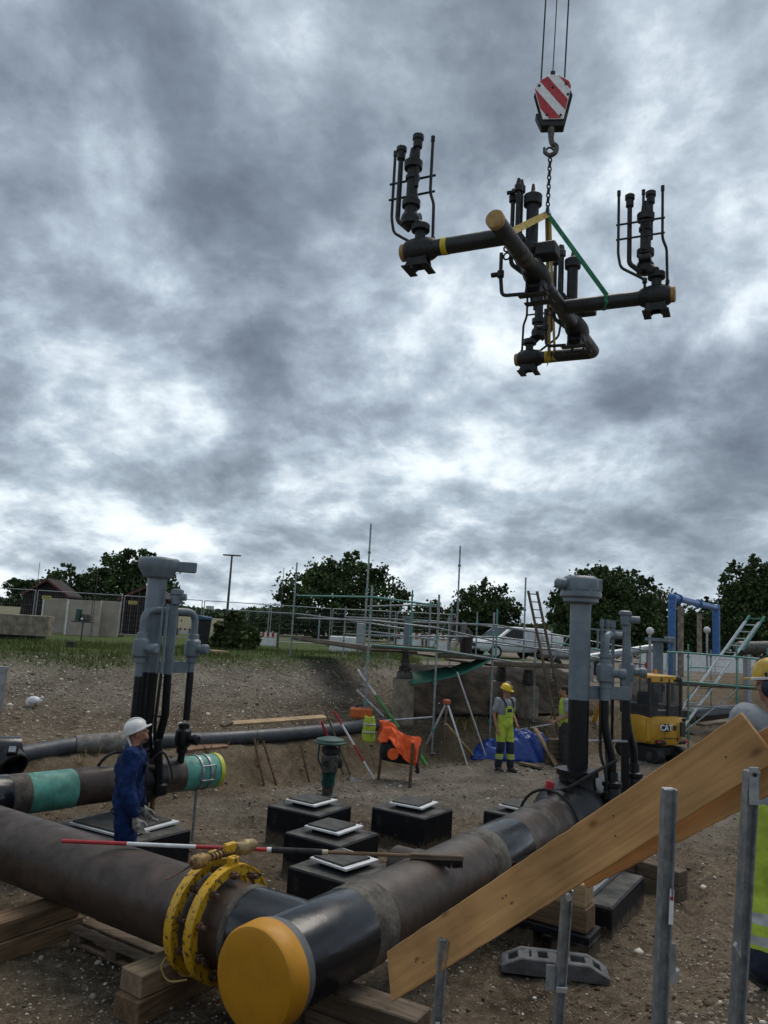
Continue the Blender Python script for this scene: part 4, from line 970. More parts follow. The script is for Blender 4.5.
# ------------------------------------------------------------------ people
def loft(mb, rings, n=16):
    """rings = [(centre, rx, ry)] horizontal-ish ellipses, closed ends."""
    vs = []
    for c, rx, ry in rings:
        c = V(c)
        for k in range(n):
            a = 2*PI*k/n; vs.append(c+V((rx*math.cos(a), ry*math.sin(a), 0)))
    K = len(rings)
    fs = [(i*n+k, i*n+(k+1) % n, (i+1)*n+(k+1) % n, (i+1)*n+k) for i in range(K-1) for k in range(n)]
    fs += [tuple(range(n-1, -1, -1)), tuple(range((K-1)*n, K*n))]
    return mb.add(vs, fs)
def limb(mb, pts, rs, n=12):
    for p, r in zip(pts, rs): mb.ball(p, r*1.0, n, 8)
    for i in range(len(pts)-1): mb.cyl(pts[i], pts[i+1], rs[i], rs[i+1], n)
    return mb
def fuse(mb, name, mats, parent, voxel=0.012, smooth=4, pick=None, wr=0.0, wscale=0.06):
    """One continuous skin over the overlapping shapes."""
    me = bpy.data.meshes.new(name); me.from_pydata(mb.v, [], mb.f); me.update()
    bm = bmesh.new(); bm.from_mesh(me); bmesh.ops.recalc_face_normals(bm, faces=bm.faces); bm.to_mesh(me); bm.free()
    o = bpy.data.objects.new(name+'_tmp', me); col.objects.link(o)
    md = o.modifiers.new('r', 'REMESH'); md.mode = 'VOXEL'; md.voxel_size = voxel
    sm = o.modifiers.new('s', 'SMOOTH'); sm.iterations = smooth; sm.factor = 0.5
    if wr:
        tx = bpy.data.textures.new('fold', 'CLOUDS'); tx.noise_scale = wscale; tx.noise_depth = 2
        dm = o.modifiers.new('d', 'DISPLACE'); dm.texture = tx; dm.strength = wr; dm.mid_level = 0.5; dm.texture_coords = 'LOCAL'
    dg = bpy.context.evaluated_depsgraph_get()
    out = bpy.data.meshes.new_from_object(o.evaluated_get(dg)); out.name = name
    bpy.data.objects.remove(o); bpy.data.meshes.remove(me)
    out.materials.clear()
    for m in mats: out.materials.append(m)
    if pick:
        for p in out.polygons: p.material_index = pick(p.center)
    out.shade_smooth()
    ob = bpy.data.objects.new(name, out); col.objects.link(ob); ob.parent = parent
    return ob

skin_m = mat('skin', (0.36, 0.19, 0.125), 0.55, 0, scale=18, c2=(0.27, 0.125, 0.08), spec=0.3)
hair_m = mat('dark_hair', (0.02, 0.015, 0.012), 0.8, 0, scale=60, var=0.4)
boot_m = mat('dark_boots', (0.028, 0.024, 0.022), 0.75, 0, scale=14, c2=(0.07, 0.06, 0.05))
glove_m = mat('grey_work_glove', (0.38, 0.36, 0.33), 0.9, 0, scale=14, c2=(0.20, 0.18, 0.16))
hivis = mat('hi_vis_yellow_fabric', (0.44, 0.56, 0.055), 0.8, 0, scale=9, c2=(0.31, 0.40, 0.04), bump=0.2, bscale=50)
navy = mat('navy_fabric', (0.017, 0.023, 0.048), 0.9, 0, scale=9, var=0.4, bump=0.2, bscale=50)
silver = mat('reflective_tape', (0.46, 0.48, 0.48), 0.45, 0.2, scale=20, var=0.2)
grey_tee = mat('grey_cotton', (0.27, 0.285, 0.30), 0.95, 0, scale=8, c2=(0.19, 0.20, 0.215), bump=0.25, bscale=40)
blue_m = mat('royal_blue_workwear', (0.010, 0.030, 0.112), 0.9, 0, scale=8, c2=(0.005, 0.015, 0.06), spec=.2, bump=0.3, bscale=35)
blue_d = mat('dark_blue_yoke', (0.010, 0.014, 0.035), 0.85, 0, scale=8, var=0.3)

def hand(mb, wrist, down, fwd, side, curl=0.35, s=1.0):
    """Palm and five bent fingers; side = towards the thumb."""
    d = V(down).normalized(); f = V(fwd).normalized(); t = V(side).normalized()
    palm = wrist+d*0.055*s
    mb.ball(palm, (0.026*s, 0.026*s, 0.026*s), 10, 6); mb.ball(palm+d*0.03*s, 0.027*s, 10, 6)
    for o in (-0.022, 0, 0.02): mb.cyl(wrist, palm+d*0.045*s+t*o*s, 0.019*s, 0.018*s, 8)
    for i, (o, L) in enumerate(((0.030, 0.072), (0.010, 0.082), (-0.010, 0.076), (-0.028, 0.058))):
        a = palm+d*0.045*s+t*o*s; b = a+(d*math.cos(curl)+f*math.sin(curl))*L*0.5*s; c = b+(d*math.cos(curl*2.4)+f*math.sin(curl*2.4))*L*0.5*s
        limb(mb, [a, b, c], [0.0105*s, 0.0095*s, 0.0085*s], 8)
    a = palm+t*0.028*s-d*0.01*s; b = a+(t*0.6+d*0.6+f*0.5).normalized()*0.04*s; c = b+(d+f*0.4).normalized()*0.032*s
    limb(mb, [a, b, c], [0.013*s, 0.012*s, 0.010*s], 8)

def head_shapes(mb, c, R):
    g = lambda x, y, z: c+R @ V((x, y, z))
    mb.ball(g(0, -0.012, 0.03), (0.076, 0.095, 0.085), 16, 12, R)
    mb.ball(g(0, 0.03, -0.045), (0.056, 0.058, 0.072), 14, 10, R)      # jaw
    mb.ball(g(0, 0.068, -0.075), (0.026, 0.022, 0.024), 10, 8, R)      # chin
    mb.ball(g(0, 0.092, -0.012), (0.013, 0.020, 0.022), 10, 8, R)      # nose
    mb.cyl(g(0, 0.082, 0.028), g(0, 0.102, -0.018), 0.009, 0.014, 8)
    mb.ball(g(0, 0.078, -0.048), (0.024, 0.012, 0.010), 10, 6, R)      # mouth
    for s in (-1, 1):
        mb.ball(g(s*0.034, 0.072, 0.030), (0.024, 0.014, 0.010), 8, 6, R)   # brow
        mb.ball(g(s*0.076, -0.008, -0.008), (0.012, 0.022, 0.032), 8, 8, R)  # ear
        mb.ball(g(s*0.045, 0.058, -0.02), (0.022, 0.022, 0.022), 8, 6, R)
def head_details(r, body, c, R, eyes=True):
    g = lambda x, y, z: c+R @ V((x, y, z))
    for s in (-1, 1):
        MB().ball(g(s*0.032, 0.079, 0.008), (0.012, 0.007, 0.007), 8, 6, R).build('eye', mat('eye_white', (0.5, 0.48, 0.45), 0.3), r)
        MB().ball(g(s*0.032, 0.085, 0.008), (0.0055, 0.003, 0.0055), 8, 6, R).build('iris', mat('iris_brown', (0.03, 0.018, 0.01), 0.2), r)
        MB().ball(g(s*0.034, 0.085, 0.032), (0.022, 0.006, 0.005), 8, 6, R).build('eyebrow', hair_m, r)

def person(loc, rotz, label, pose, outfit, group=None, scale=1.0):
    """Local frame: x to the figure's right, y forward, z up."""
    r = thing('person', label, 'person', loc, rotz, group, local=True)
    r.scale = (scale,)*3
    J = dict(pel=(0, 0, .96), waist=(0, .0, 1.10), chest=(0, .0, 1.30), neck=(0, .005, 1.475), head=(0, .03, 1.635),
             shR=(.185, 0, 1.425), elR=(.235, -.03, 1.14), wrR=(.245, .05, .88), shL=(-.185, 0, 1.425), elL=(-.235, -.03, 1.14), wrL=(-.245, .05, .88),
             hiR=(.095, 0, .93), knR=(.105, .03, .50), anR=(.11, -.02, .09), hiL=(-.095, 0, .93), knL=(-.105, .03, .50), anL=(-.11, -.02, .09))
    J.update(pose.get('J', {})); J = {k: V(v) for k, v in J.items()}
    HR = Matrix.Rotation(pose.get('turn', 0), 3, 'Z') @ Matrix.Rotation(pose.get('tilt', 0), 3, 'X')
    def torso(mb, k=0.0):
        p, w, c, n = J['pel'], J['waist'], J['chest'], J['neck']
        u = V((0, 0, 1))
        loft(mb, [(p-u*.07, .13+k, .095+k), (p, .162+k, .112+k), (w, .150+k, .104+k), ((w+c)/2, .160+k, .112+k), (c, .172+k, .120+k), (c+(n-c)*.5, .165+k, .108+k), (c+(n-c)*.8, .125+k, .085+k), (n, .062+k, .060+k)], 20)
        for s in ('R', 'L'): mb.ball(J['sh'+s], 0.062+k, 12, 8)
    b = MB(); torso(b)
    limb(b, [J['neck']-V((0, 0, .03)), J['head']-V((0, .01, .03))], [.058, .052])
    head_shapes(b, J['head'], HR)
    for s in ('R', 'L'):
        limb(b, [J['sh'+s], J['el'+s], J['wr'+s]], [.052, .040, .026])
        limb(b, [J['hi'+s], J['kn'+s], J['an'+s]], [.082, .056, .038])
        sx = 1 if s == 'R' else -1
        if not outfit.get('gloves'):
            hand(b, J['wr'+s], J['wr'+s]-J['el'+s]*1.0, V((0, 1, 0)) if 'fold' not in pose else V((0, .4, .6)), V((-sx*.2, .95, 0)) if 'fold' not in pose else V((0, 0, 1)))
        mb_f = J['an'+s]; limb(b, [mb_f-V((0, .03, .03)), mb_f+V((sx*.02, .14, -.055))], [.036, .03])
    body = fuse(b, 'body', [skin_m], r, 0.0105, 3)
    head_details(r, body, J['head'], HR)
    # clothes
    K = outfit.get('bulk', 0.008)
    def legs(k): 
        mb = MB(); p = J['pel']
        loft(mb, [(p-V((0, 0, .09)), .13+k, .10+k), (p, .168+k, .120+k), (p+V((0, 0, .10)), .158+k, .112+k)], 20)
        for s in ('R', 'L'): limb(mb, [J['hi'+s], (J['hi'+s]+J['kn'+s])/2, J['kn'+s], J['kn'+s]*.45+J['an'+s]*.55, J['an'+s]+V((0, 0, .02))], [.094+k, .088+k, .072+k, .070+k, .064+k])
        return mb
    fuse(legs(0.004+K), 'trousers', outfit['trousers'], r, 0.012, 4, outfit.get('tpick'), 0.024, 0.08)
    t = MB(); torso(t, 0.014+K)
    for s in ('R', 'L'):
        if outfit.get('long'): limb(t, [J['sh'+s], J['el'+s], J['wr'+s]*0.9+J['el'+s]*0.1], [.068+K, .060+K, .046+K*.6])
        else: limb(t, [J['sh'+s], J['sh'+s]*0.35+J['el'+s]*0.65], [.070+K, .066+K])
    if outfit.get('hem'): loft(t, [(J['pel']-V((0, 0, outfit['hem'])), .175, .13), (J['pel'], .18, .132), (J['waist'], .17, .122)], 20)
    fuse(t, outfit.get('top_name', 'shirt'), outfit['top'], r, 0.012, 4, outfit.get('spick'), outfit.get('wr', 0.018), 0.07)
    if outfit.get('bib'):
        bm = outfit['bib']; y0 = .125
        mb = MB(); loft(mb, [((0, .01, .88), .165, .125), ((0, .012, .95), .185, .138), ((0, .012, 1.08), .180, .134), ((0, .012, 1.15), .176, .130)], 24)
        fuse(mb, 'waistband', [bm], r, 0.012, 2, None, 0.008)
        MB().box((0, .148, 1.22), (.20, .018, .22), Matrix.Rotation(0.06, 3, 'X')).build('bib', bm, r, .006)
        MB().box((0, .160, 1.245), (.12, .010, .07), Matrix.Rotation(0.06, 3, 'X')).build('bib_pocket', navy, r, .004)
        for s in (-1, 1):
            MB().tube(bez((s*.085, .155, 1.30), (s*.10, .142, 1.38), (s*.105, .05, 1.475), (s*.09, -.09, 1.40), (s*.04, -.135, 1.2), (0, -.13, 1.1)), 0.016, 6).build('strap', navy, r)
    for s in ('R', 'L'):
        sx = 1 if s == 'R' else -1; a = J['an'+s]
        mb = MB(); limb(mb, [a+V((0, 0, .09)), a, a+V((0, -.015, -.03)), a+V((sx*.015, .07, -.05)), a+V((sx*.02, .15, -.058))], [.058, .055, .054, .046, .040])
        fuse(mb, 'boot', [boot_m], r, 0.012, 3)
        MB().prism([(-.045, -.075), (.045, -.075), (.05, .06), (.045, .17), (0, .2), (-.045, .17), (-.05, .06)], 0.0, 0.022, None, (a.x+sx*.01, a.y, a.z-.092)).build('sole', rubber, r)
        if outfit.get('gloves'):
            g = MB(); limb(g, [J['el'+s]*.12+J['wr'+s]*.88, J['wr'+s]], [.045, .036])
            hand(g, J['wr'+s], J['wr'+s]-J['el'+s], V((0, 1, 0)), V((-sx*.2, .95, 0)), 0.5, 1.3); fuse(g, 'glove', [outfit['gloves']], r, 0.007, 2)
    # headgear
    h = J['head']; G = lambda x, y, z: h+HR @ V((x, y, z))
    hat = outfit.get('hat')
    if hat:
        dome = MB().lathe([(.118, 0), (.122, .02), (.118, .055), (.102, .09), (.072, .113), (.035, .124), (0.0, .126)], G(0, -.015, .035), HR @ V((0, 0, 1)), 24, True, HR @ V((1, 0, 0)))
        ho = dome.build('helmet_shell', hat, r, ang=60)
        MB().lathe([(.118, -.006), (.132, -.004), (.134, .008), (.12, .012)], G(0, -.01, .035), HR @ V((0, 0, 1)), 24).build('helmet_brim', outfit.get('brim', hat), ho)
        MB().prism([(-.085, .09), (.085, .09), (.06, .155), (0, .17), (-.06, .155)], -.004, .006, HR, G(0, -.01, .04)).build('helmet_peak', hat, ho, .003)
        MB().tube(bez(G(0, -.12, .07), G(0, -.08, .14), G(0, -.015, .166), G(0, .06, .142), G(0, .10, .085)), 0.014, 8).build('helmet_ridge', outfit.get('ridge', hat), ho)
        if outfit.get('muffs'):
            for s in (-1, 1):
                MB().ball(G(s*.105, -.01, -.02), (.035, .045, .055), 12, 8, HR).build('ear_defender', navy, ho)
                MB().tube([G(s*.112, -.01, .02), G(s*.125, -.01, .07)], .008, 6).build('defender_arm', rubber, ho)
    if outfit.get('nape'):
        MB().box(G(0, -.105, -.03), (.11, .02, .13), HR).build('nape_cloth', white, r, .008)
    if outfit.get('collar'):
        cm = outfit['collar']; nk = J['neck']
        MB().lathe([(.085, -.03), (.092, .0), (.088, .045), (.076, .045), (.074, -.02)], nk+V((0, -.005, -.01)), (0, -.15, 1), 20, False).build('collar', cm, r)
        MB().tube([(.19*math.cos(a), .15*math.sin(a), .845) for a in np.linspace(0, 2*PI, 25)], .012, 6).build('jacket_hem', cm, r)
        for s_ in (-1, 1):
            MB().box((s_*.09, .165, 1.29), (.10, .012, .11)).build('chest_pocket', cm, r, .004)
        MB().box((0, .168, 1.15), (.02, .012, .55)).build('zip_placket', cm, r)
    if outfit.get('cap'):
        dome = MB(); dome.ball(G(0, -.02, .045), (.094, .118, .10), 20, 12, HR @ Matrix.Rotation(-.25, 3, 'X'))
        dome.ball(G(0, -.075, .0), (.080, .06, .075), 16, 10, HR)
        ho = fuse(dome, 'cap', [outfit['cap']], r, .01, 3)
        MB().box(G(0, -.105, -.085), (.10, .025, .10), HR).build('neck_cloth', outfit['cap'], ho, .008)
    if outfit.get('hair'):
        hm = MB(); hm.ball(G(0, -.022, .048), (.086, .10, .085), 16, 10, HR); hm.ball(G(0, -.06, -.01), (.076, .06, .07), 14, 8, HR)
        fuse(hm, 'hair', [hair_m], r, .01, 2)
    if outfit.get('beard'):
        MB().ball(G(0, .046, -.072), (.052, .044, .032), 14, 8, HR).build('beard', mat('stubble', (0.09, 0.055, 0.04), .8, scale=60), r)
    return r

def tp_hv(c):   # hi-vis trousers: yellow above the knee, navy below, silver bands
    z = c.z
    if z > 0.60: return 0
    if 0.30 < z < 0.35 or 0.245 < z < 0.275: return 0
    if 0.275 <= z <= 0.30: return 2
    return 1
# worker in blue
p = onz(118, 893, 0.0)
person((p.x, p.y, hz(p.x, p.y)), -PI/2+0.22, 'worker in blue jacket and trousers with white cap looking up', dict(turn=-0.05, tilt=0.42, J=dict(neck=(0, .02, 1.47), head=(0, .045, 1.625), wrR=(.225, .10, .85), elR=(.235, .0, 1.13), wrL=(-.235, .14, .86), elL=(-.24, .02, 1.13))),
       dict(trousers=[blue_m], top=[blue_m, blue_d], spick=lambda c: 1 if (c.z > 1.38 and abs(c.x) < .24 and c.y < .06 and c.z < 1.455) else 0, top_name='jacket', long=True, hem=0.12, bulk=.026, gloves=glove_m, hat=mat('white_helmet', (0.62, 0.62, 0.60), 0.5, scale=10, var=0.15), nape=True, collar=blue_d, beard=True, wr=.034))
# worker in yellow bib trousers by the tarpaulin
p = onz(503, 771, 0.0)
person((p.x, p.y, hz(p.x, p.y)), PI+0.5, 'worker in grey t-shirt and yellow bib trousers with yellow helmet standing before the blue tarpaulin', dict(turn=0.35, tilt=-0.28, J=dict(elR=(.25, -.05, 1.15), wrR=(.235, .04, .88), elL=(-.26, -.07, 1.16), wrL=(-.20, .14, .98), anL=(-.14, .06, .09), knL=(-.115, .07, .50), anR=(.10, -.05, .09))),
       dict(trousers=[hivis, navy, silver], tpick=tp_hv, top=[grey_tee], bib=hivis, hat=mat('yellow_helmet', (0.72, 0.50, 0.02), 0.35, scale=6, var=0.1), ridge=mat('helmet_stripe_dark', (0.10, 0.08, 0.03), 0.5)))
# worker half hidden by the valve column
p = onz(563, 766, 0.0)
person((p.x+.02, p.y, hz(p.x, p.y)), PI/2-0.1, 'dark haired worker in yellow vest half hidden behind the grey valve column', dict(turn=0.0, tilt=-0.1, J=dict(wrR=(.2, .16, .98), wrL=(-.2, .2, 1.0), elR=(.25, -.04, 1.15))),
       dict(trousers=[mat('dark_work_trousers', (0.03, 0.03, 0.032), 0.9, scale=10)], top=[hivis, grey_tee, silver], spick=lambda c: 1 if abs(c.x) > .20 else (2 if 1.10 < c.z < 1.15 else 0), top_name='vest', hem=.1, hair=True))
# worker seen from behind by the guard
p = at(781, 958, 4.3)
person((p.x, p.y, hz(p.x, p.y)), 0.12, 'worker in yellow helmet with ear defenders seen from behind beyond the guard boards', dict(turn=0.65, tilt=-0.12, J=dict(elR=(.27, .08, 1.17), wrR=(.12, .28, 1.12), elL=(-.27, .06, 1.17), wrL=(-.14, .27, 1.10))),
       dict(trousers=[hivis, navy, silver], tpick=lambda c: 2 if (.33 < c.z < .385 or .22 < c.z < .27) else (0 if c.z > .20 else 1), top=[grey_tee], hem=.17, bulk=.028, hat=mat('yellow_helmet_dark', (0.70, 0.46, 0.02), 0.4, scale=7, c2=(0.35, 0.22, 0.02)), brim=white, ridge=navy, muffs=True, gloves=None))

# ------------------------------------------------------------------ tools and gear on the pit floor
orange = mat('hi_vis_orange_fabric', (0.80, 0.115, 0.018), 0.8, 0, scale=7, c2=(0.62, 0.075, 0.012), bump=0.25, bscale=40)
blackf = mat('black_fabric', (0.018, 0.018, 0.02), 0.85, 0, scale=10, var=0.4, bump=0.2)
dgreen = mat('dark_green_machine_paint', (0.02, 0.085, 0.062), 0.45, 0, scale=9, c2=(0.012, 0.045, 0.035))
steelg = mat('grimy_steel', (0.11, 0.105, 0.10), 0.55, 0.4, scale=16, c2=(0.05, 0.045, 0.04))
concrete = mat('stained_concrete', (0.27, 0.235, 0.18), 0.9, 0, scale=4, c2=(0.15, 0.12, 0.085), bump=0.3, bscale=25)
bluet = mat('blue_tarpaulin', (0.012, 0.060, 0.32), 0.35, 0, scale=6, c2=(0.007, 0.035, 0.20), bump=0.15, bscale=12)

def rammer():
    p = onz(327, 796, 0.0); z = hz(p.x, p.y)
    r = thing('tamping_rammer', 'upright dark green tamping rammer with round handle hood standing by the plinths', 'rammer', (p.x, p.y, z), 0.3, local=True)
    MB().prism([(-.15, -.17), (.15, -.17), (.16, .12), (.1, .19), (-.1, .19), (-.16, .12)], 0, .05).build('foot_plate', steelg, r, .01)
    MB().cyl((0, 0, .05), (0, -.01, .22), .085, .10, 16).build('ankle', steelg, r)
    b = []
    for k in range(9): b += [(.105, .20+.024*k), (.125, .212+.024*k)]
    MB().lathe(b, (0, -.01, 0), (0, -.06, 1), 18).build('bellows', dgreen, r)
    MB().box((0, -.02, .55), (.24, .26, .30)).build('engine_block', steelg, r, .03)
    MB().cyl((.13, -.02, .56), (.20, -.02, .56), .09, n=16).build('recoil_starter', blackf, r)
    MB().cyl((-.11, -.16, .58), (-.11, -.24, .58), .055, n=12).build('air_filter', blackf, r)
    MB().box((0, -.03, .76), (.26, .24, .12)).build('fuel_tank', blackf, r, .03)
    for s in (-1, 1): MB().tube(arc_path([(s*.12, .02, .48), (s*.19, .05, .62), (s*.17, .05, .88)], .06), .016, 8).build('handle_strut', dgreen, r)
    MB().lathe([(.05, .86), (.21, .86), (.25, .90), (.235, .945), (.10, .98), (.04, .985)], (0, 0, 0), UP, 24).build('hood', dgreen, r)
    MB().torus((0, 0, .89), UP, .25, .018, 28, 8).build('handle_ring', dgreen, r)
rammer()

def leaning(name, label, cat, a, b, parts):
    """Long thin tool from foot a to tip b; parts = (name, f0, f1, radius, material)."""
    a = V(a); b = V(b); r = thing(name, label, cat, (a.x, a.y, a.z))
    for nm, f0, f1, rr, m in parts: MB().cyl(a+(b-a)*f0, a+(b-a)*f1, rr, n=8).build(nm, m, r)
    return r
def face(px, py, d): return at(px, py, d)
a = onz(374, 779, 0.0); b = at(334, 711, 14.55)
leaning('survey_pole', 'red and white banded pole leaning on the sandy face beside the shovel', 'survey pole', a, b, [('white_band', 0, .26, .02, white), ('red_band', .26, .5, .02, red), ('white_band', .5, .8, .02, white), ('red_band', .8, 1, .02, red)])
a = onz(352, 779, 0.0); b = at(324.5, 709, 14.1)
s_ = leaning('shovel', 'long handled shovel with dark blade leaning on the sandy face', 'shovel', a, b, [('shaft', .06, 1, .017, beamw2)])
sh = MB(); e = (b-a).normalized(); f = e.cross(V((0.3, -1, 0))).normalized()
bl = [(-.11, .0), (.11, .0), (.125, -.2), (.06, -.3), (0, -.325), (-.06, -.3), (-.125, -.2)]
sh.prism(bl, -.006, .006, Matrix((V((1, 0.1, -.1)).normalized(), V((-.55, .7, .3)).normalized(), V((1, .1, -.1)).normalized().cross(V((-.55, .7, .3)).normalized()))).transposed(), a+V((.0, -.02, .04)))
sh.build('blade', mat('shovel_blade', (0.06, 0.065, 0.075), 0.45, 0.6, scale=8), s_)
a = onz(346, 776, 0.0); b = at(321, 721, 14.2)
leaning('digging_fork', 'red shafted tool leaning on the face beside the rammer hood', 'tool', a+V((-.05, .1, .0)), b, [('shaft', 0, .55, .015, beamw2), ('red_shaft', .5, 1.0, .022, red)])
def edge_foot(px):
    """Foot of the sandy face under a given image column."""
    d = 13.0
    for _ in range(30):
        p = at(px, 775, d); g = float(edge_y(np.array([p.x]))[0])-.12; d += (g-p.y)*.6
    return V((p.x, p.y, hz(p.x, p.y)))
for px, ln, lb in ((266, (-.30, .06), 'thin dark stake driven against the sandy face under the ledge pipe'), (279, (-.36, .02), 'second thin dark stake driven against the sandy face'), (311, (-.24, -.1), 'short dark stake against the sandy face beside the red shafted tool')):
    q = edge_foot(px); u = q+V((ln[0], .30, .68+ln[1]))
    solo(MB().beam(q-V((0, 0, .05)), u, .03, .025), 'stake', rust, lb, 'stake', (q.x, q.y, q.z))

def drape(name, m, pts, nu, nv, fn, parent=None):
    """Cloth sheet with thickness from a function (u,v)->point."""
    vs = [fn(i/nu, j/nv) for j in range(nv+1) for i in range(nu+1)]
    mb = MB(); n = nu+1
    mb.add(vs, [(j*n+i, j*n+i+1, (j+1)*n+i+1, (j+1)*n+i) for j in range(nv) for i in range(nu)])
    o = mb.build(name, m, parent, ang=80)
    s = o.modifiers.new('thick', 'SOLIDIFY'); s.thickness = 0.012
    return o
def n1(x, y): return float(fbm(np.array([x]), np.array([y]), 3)[0])

def coat_stand():
    a = onz(378, 780, 0.0); b = onz(409.5, 788, 0.0); at_ = at(383, 741, 14.7); bt = at(412.5, 750, 14.15)
    s1 = solo(MB().cyl(a-V((0, 0, .1)), at_+V((0, 0, .15)), .028, .026, n=8), 'wooden_stake', rust, 'rusty stake holding up the orange jacket on the side of the shovel', 'stake', tuple(a))
    s2 = solo(MB().cyl(b-V((0, 0, .1)), bt+V((0, 0, .12)), .03, .028, n=8), 'wooden_stake', rust, 'rusty stake holding up the orange jacket on the side of the tripod', 'stake', tuple(b))
    c = at(400, 752, 14.5)
    r = thing('kit_bag', 'black kit bag with orange round end hanging under the orange jacket', 'bag', (c.x, c.y, .3))
    dx = V((.92, -.25, -.05)).normalized()
    mb = MB(); mb.tube([c-dx*.36, c-dx*.3, c, c+dx*.3, c+dx*.36], [.15, .20, .21, .20, .15], 16)
    fuse_o = mb.build('bag_body', blackf, r)
    MB().cyl(at(393, 754, 14.18), at(393, 754, 14.26), .105, n=18).build('round_end', orange, r)
    MB().tube(bez(c+dx*.3+V((0, -.15, -.05)), at(417, 765, 14.2), at(418, 772, 14.2), at(416, 771, 14.25)), .03, 8).build('strap', blackf, r)
    p0, p1 = at_+V((-.08, 0, .16)), bt+V((.12, .1, .10))
    def fn(u, v):
        p = p0+(p1-p0)*u; s = (v-.42)*1.0
        top = p+V((0, 0, .10+.10*math.sin(u*7)*.4+.12*(1-u)))
        drop = -abs(s)**1.2*(.62+.22*u+.14*math.sin(2+u*8))
        q = top+V((.16*n1(u*6+3, v*5), -s*.42-.05*math.sin(u*14+s*3)*(.3+abs(s)*1.6), drop+.16*n1(u*6, v*6+9)))
        return q
    o = drape('jacket', orange, None, 44, 34, fn)
    c0 = p0.copy(); c0.z = 0.6
    o.data.transform(Matrix.Translation(-V((c0.x, c0.y, .6)))); o.location = (c0.x, c0.y, .6)
    tag(o, 'bright orange jacket draped over two stakes', 'jacket')
coat_stand()

def vest():
    p = at(369, 729, 15.0)
    def fn(u, v):
        a = (u-.5)*2.2; return p+V(((.09+.04*min(1, v*3))*math.sin(a)+.04*n1(u*5, v*5), -.10*math.cos(a), .25-.50*v+.05*n1(u*4, v*3+5)))
    o = drape('safety_vest', hivis, None, 12, 14, fn)
    o.data.transform(Matrix.Translation(-p)); o.location = p
    tag(o, 'yellow safety vest hanging on a scaffold post above the poles', 'vest')
    for k, zz in enumerate((-.05, .10)):
        MB().tube([(.125*math.sin((u-.5)*2.2), -.112*math.cos((u-.5)*2.2)-.01, zz) for u in np.linspace(0, 1, 9)], .018, 6).build('reflective_band', silver, o)
    c = at(361, 713, 16.6); d = at(372, 712, 16.9)
    r = thing('tool_case', 'orange tool case on the sandy ledge beside the scaffold post', 'case', (c.x, c.y, c.z-.12))
    MB().box(c, (.46, .26, .22), Matrix.Rotation(.2, 3, 'Z')).build('case_body', mat('orange_plastic', (0.55, 0.12, 0.02), 0.5, scale=8), r, .03)
    MB().tube(arc_path([c+V((-.1, -.02, .1)), c+V((-.09, -.02, .17)), c+V((.09, -.02, .17)), c+V((.1, -.02, .1))], .03), .014, 6).build('case_handle', blackf, r)
vest()

def tripod():
    t = at(447, 702, 16.9); feet = [onz(420, 757, .03), onz(468, 767, 0.0), onz(443, 752, .05)]
    r = thing('pipe_tripod', 'silver three legged stand with red head in front of the concrete pile', 'tripod', (t.x, t.y, 0))
    MB().lathe([(.05, -.06), (.09, -.03), (.09, .04), (.04, .06)], t, UP, 14).build('head', mat('dull_orange_red', (0.45, 0.10, 0.04), 0.5), r)
    for f in feet: 
        MB().cyl(t+(f-t)*.03, t+(f-t)*.55, .026, n=8).build('leg', alu, r)
        MB().cyl(t+(f-t)*.5, f, .019, n=8).build('lower_leg', alu, r)
    q0 = at(446, 724, 16.4); q1 = onz(474, 757, 0.02)
    solo(MB().beam(q0, q1, .07, .045), 'timber_batten', freshw, 'pale batten leaning slantwise on the silver tripod', 'batten', tuple(q1))
tripod()

def tarp_heap():
    c = onz(512, 762, 0.0)+V((.05, .45, 0))
    def fn(u, v):
        a = u*2*PI; rr = v**.8
        lob = 1+.22*math.sin(a*2+.6)+.12*math.sin(a*5)
        x = 1.0*rr*math.cos(a)*lob; y = .42*rr*math.sin(a)*lob
        hgt = (1-v**2.6)*(.46+.14*math.cos(a-.4))+.42*(n1(x*2.6+9, y*3+2)+.12)*(1-v)+.42*n1(x*8, y*8)*(1-.5*v)
        return c+V((x, y, max(hgt, .01) if v < .98 else -.03))
    o = drape('tarpaulin', bluet, None, 80, 34, fn)
    o.data.transform(Matrix.Translation(-c)); o.location = c
    tag(o, 'crumpled blue tarpaulin heaped on the ground behind the worker in yellow trousers', 'tarpaulin')
    q0 = onz(557, 766, 0.0); q1 = at(535, 728, 17.6)
    solo(MB().beam(q0, q1, .14, .035, (1, -1, .3)), 'plank', freshw, 'pale plank leaning against the end of the blue tarpaulin', 'plank', tuple(q0))
    q0 = onz(520, 764, 0.02); q1 = onz(541, 769, 0.02)
    solo(MB().beam(q0+V((0, 0, .03)), q1+V((0, 0, .03)), .16, .04), 'plank', beamw2, 'grey plank lying flat at the foot of the blue tarpaulin', 'plank', tuple(q0))
    w = ('lowest', 'second', 'third', 'fourth', 'topmost')
    for k in range(5):
        q0 = onz(548, 766, 0.0)+V((.02*k, .35, .11*k)); q1 = q0+V((.9-.06*k, .1, 0))
        timber(q0, q1, .22, .10, beamw2, w[k]+' plank of the dark stack between the tarpaulin and the valve column', 'plank', 'stacked_plank')
tarp_heap()

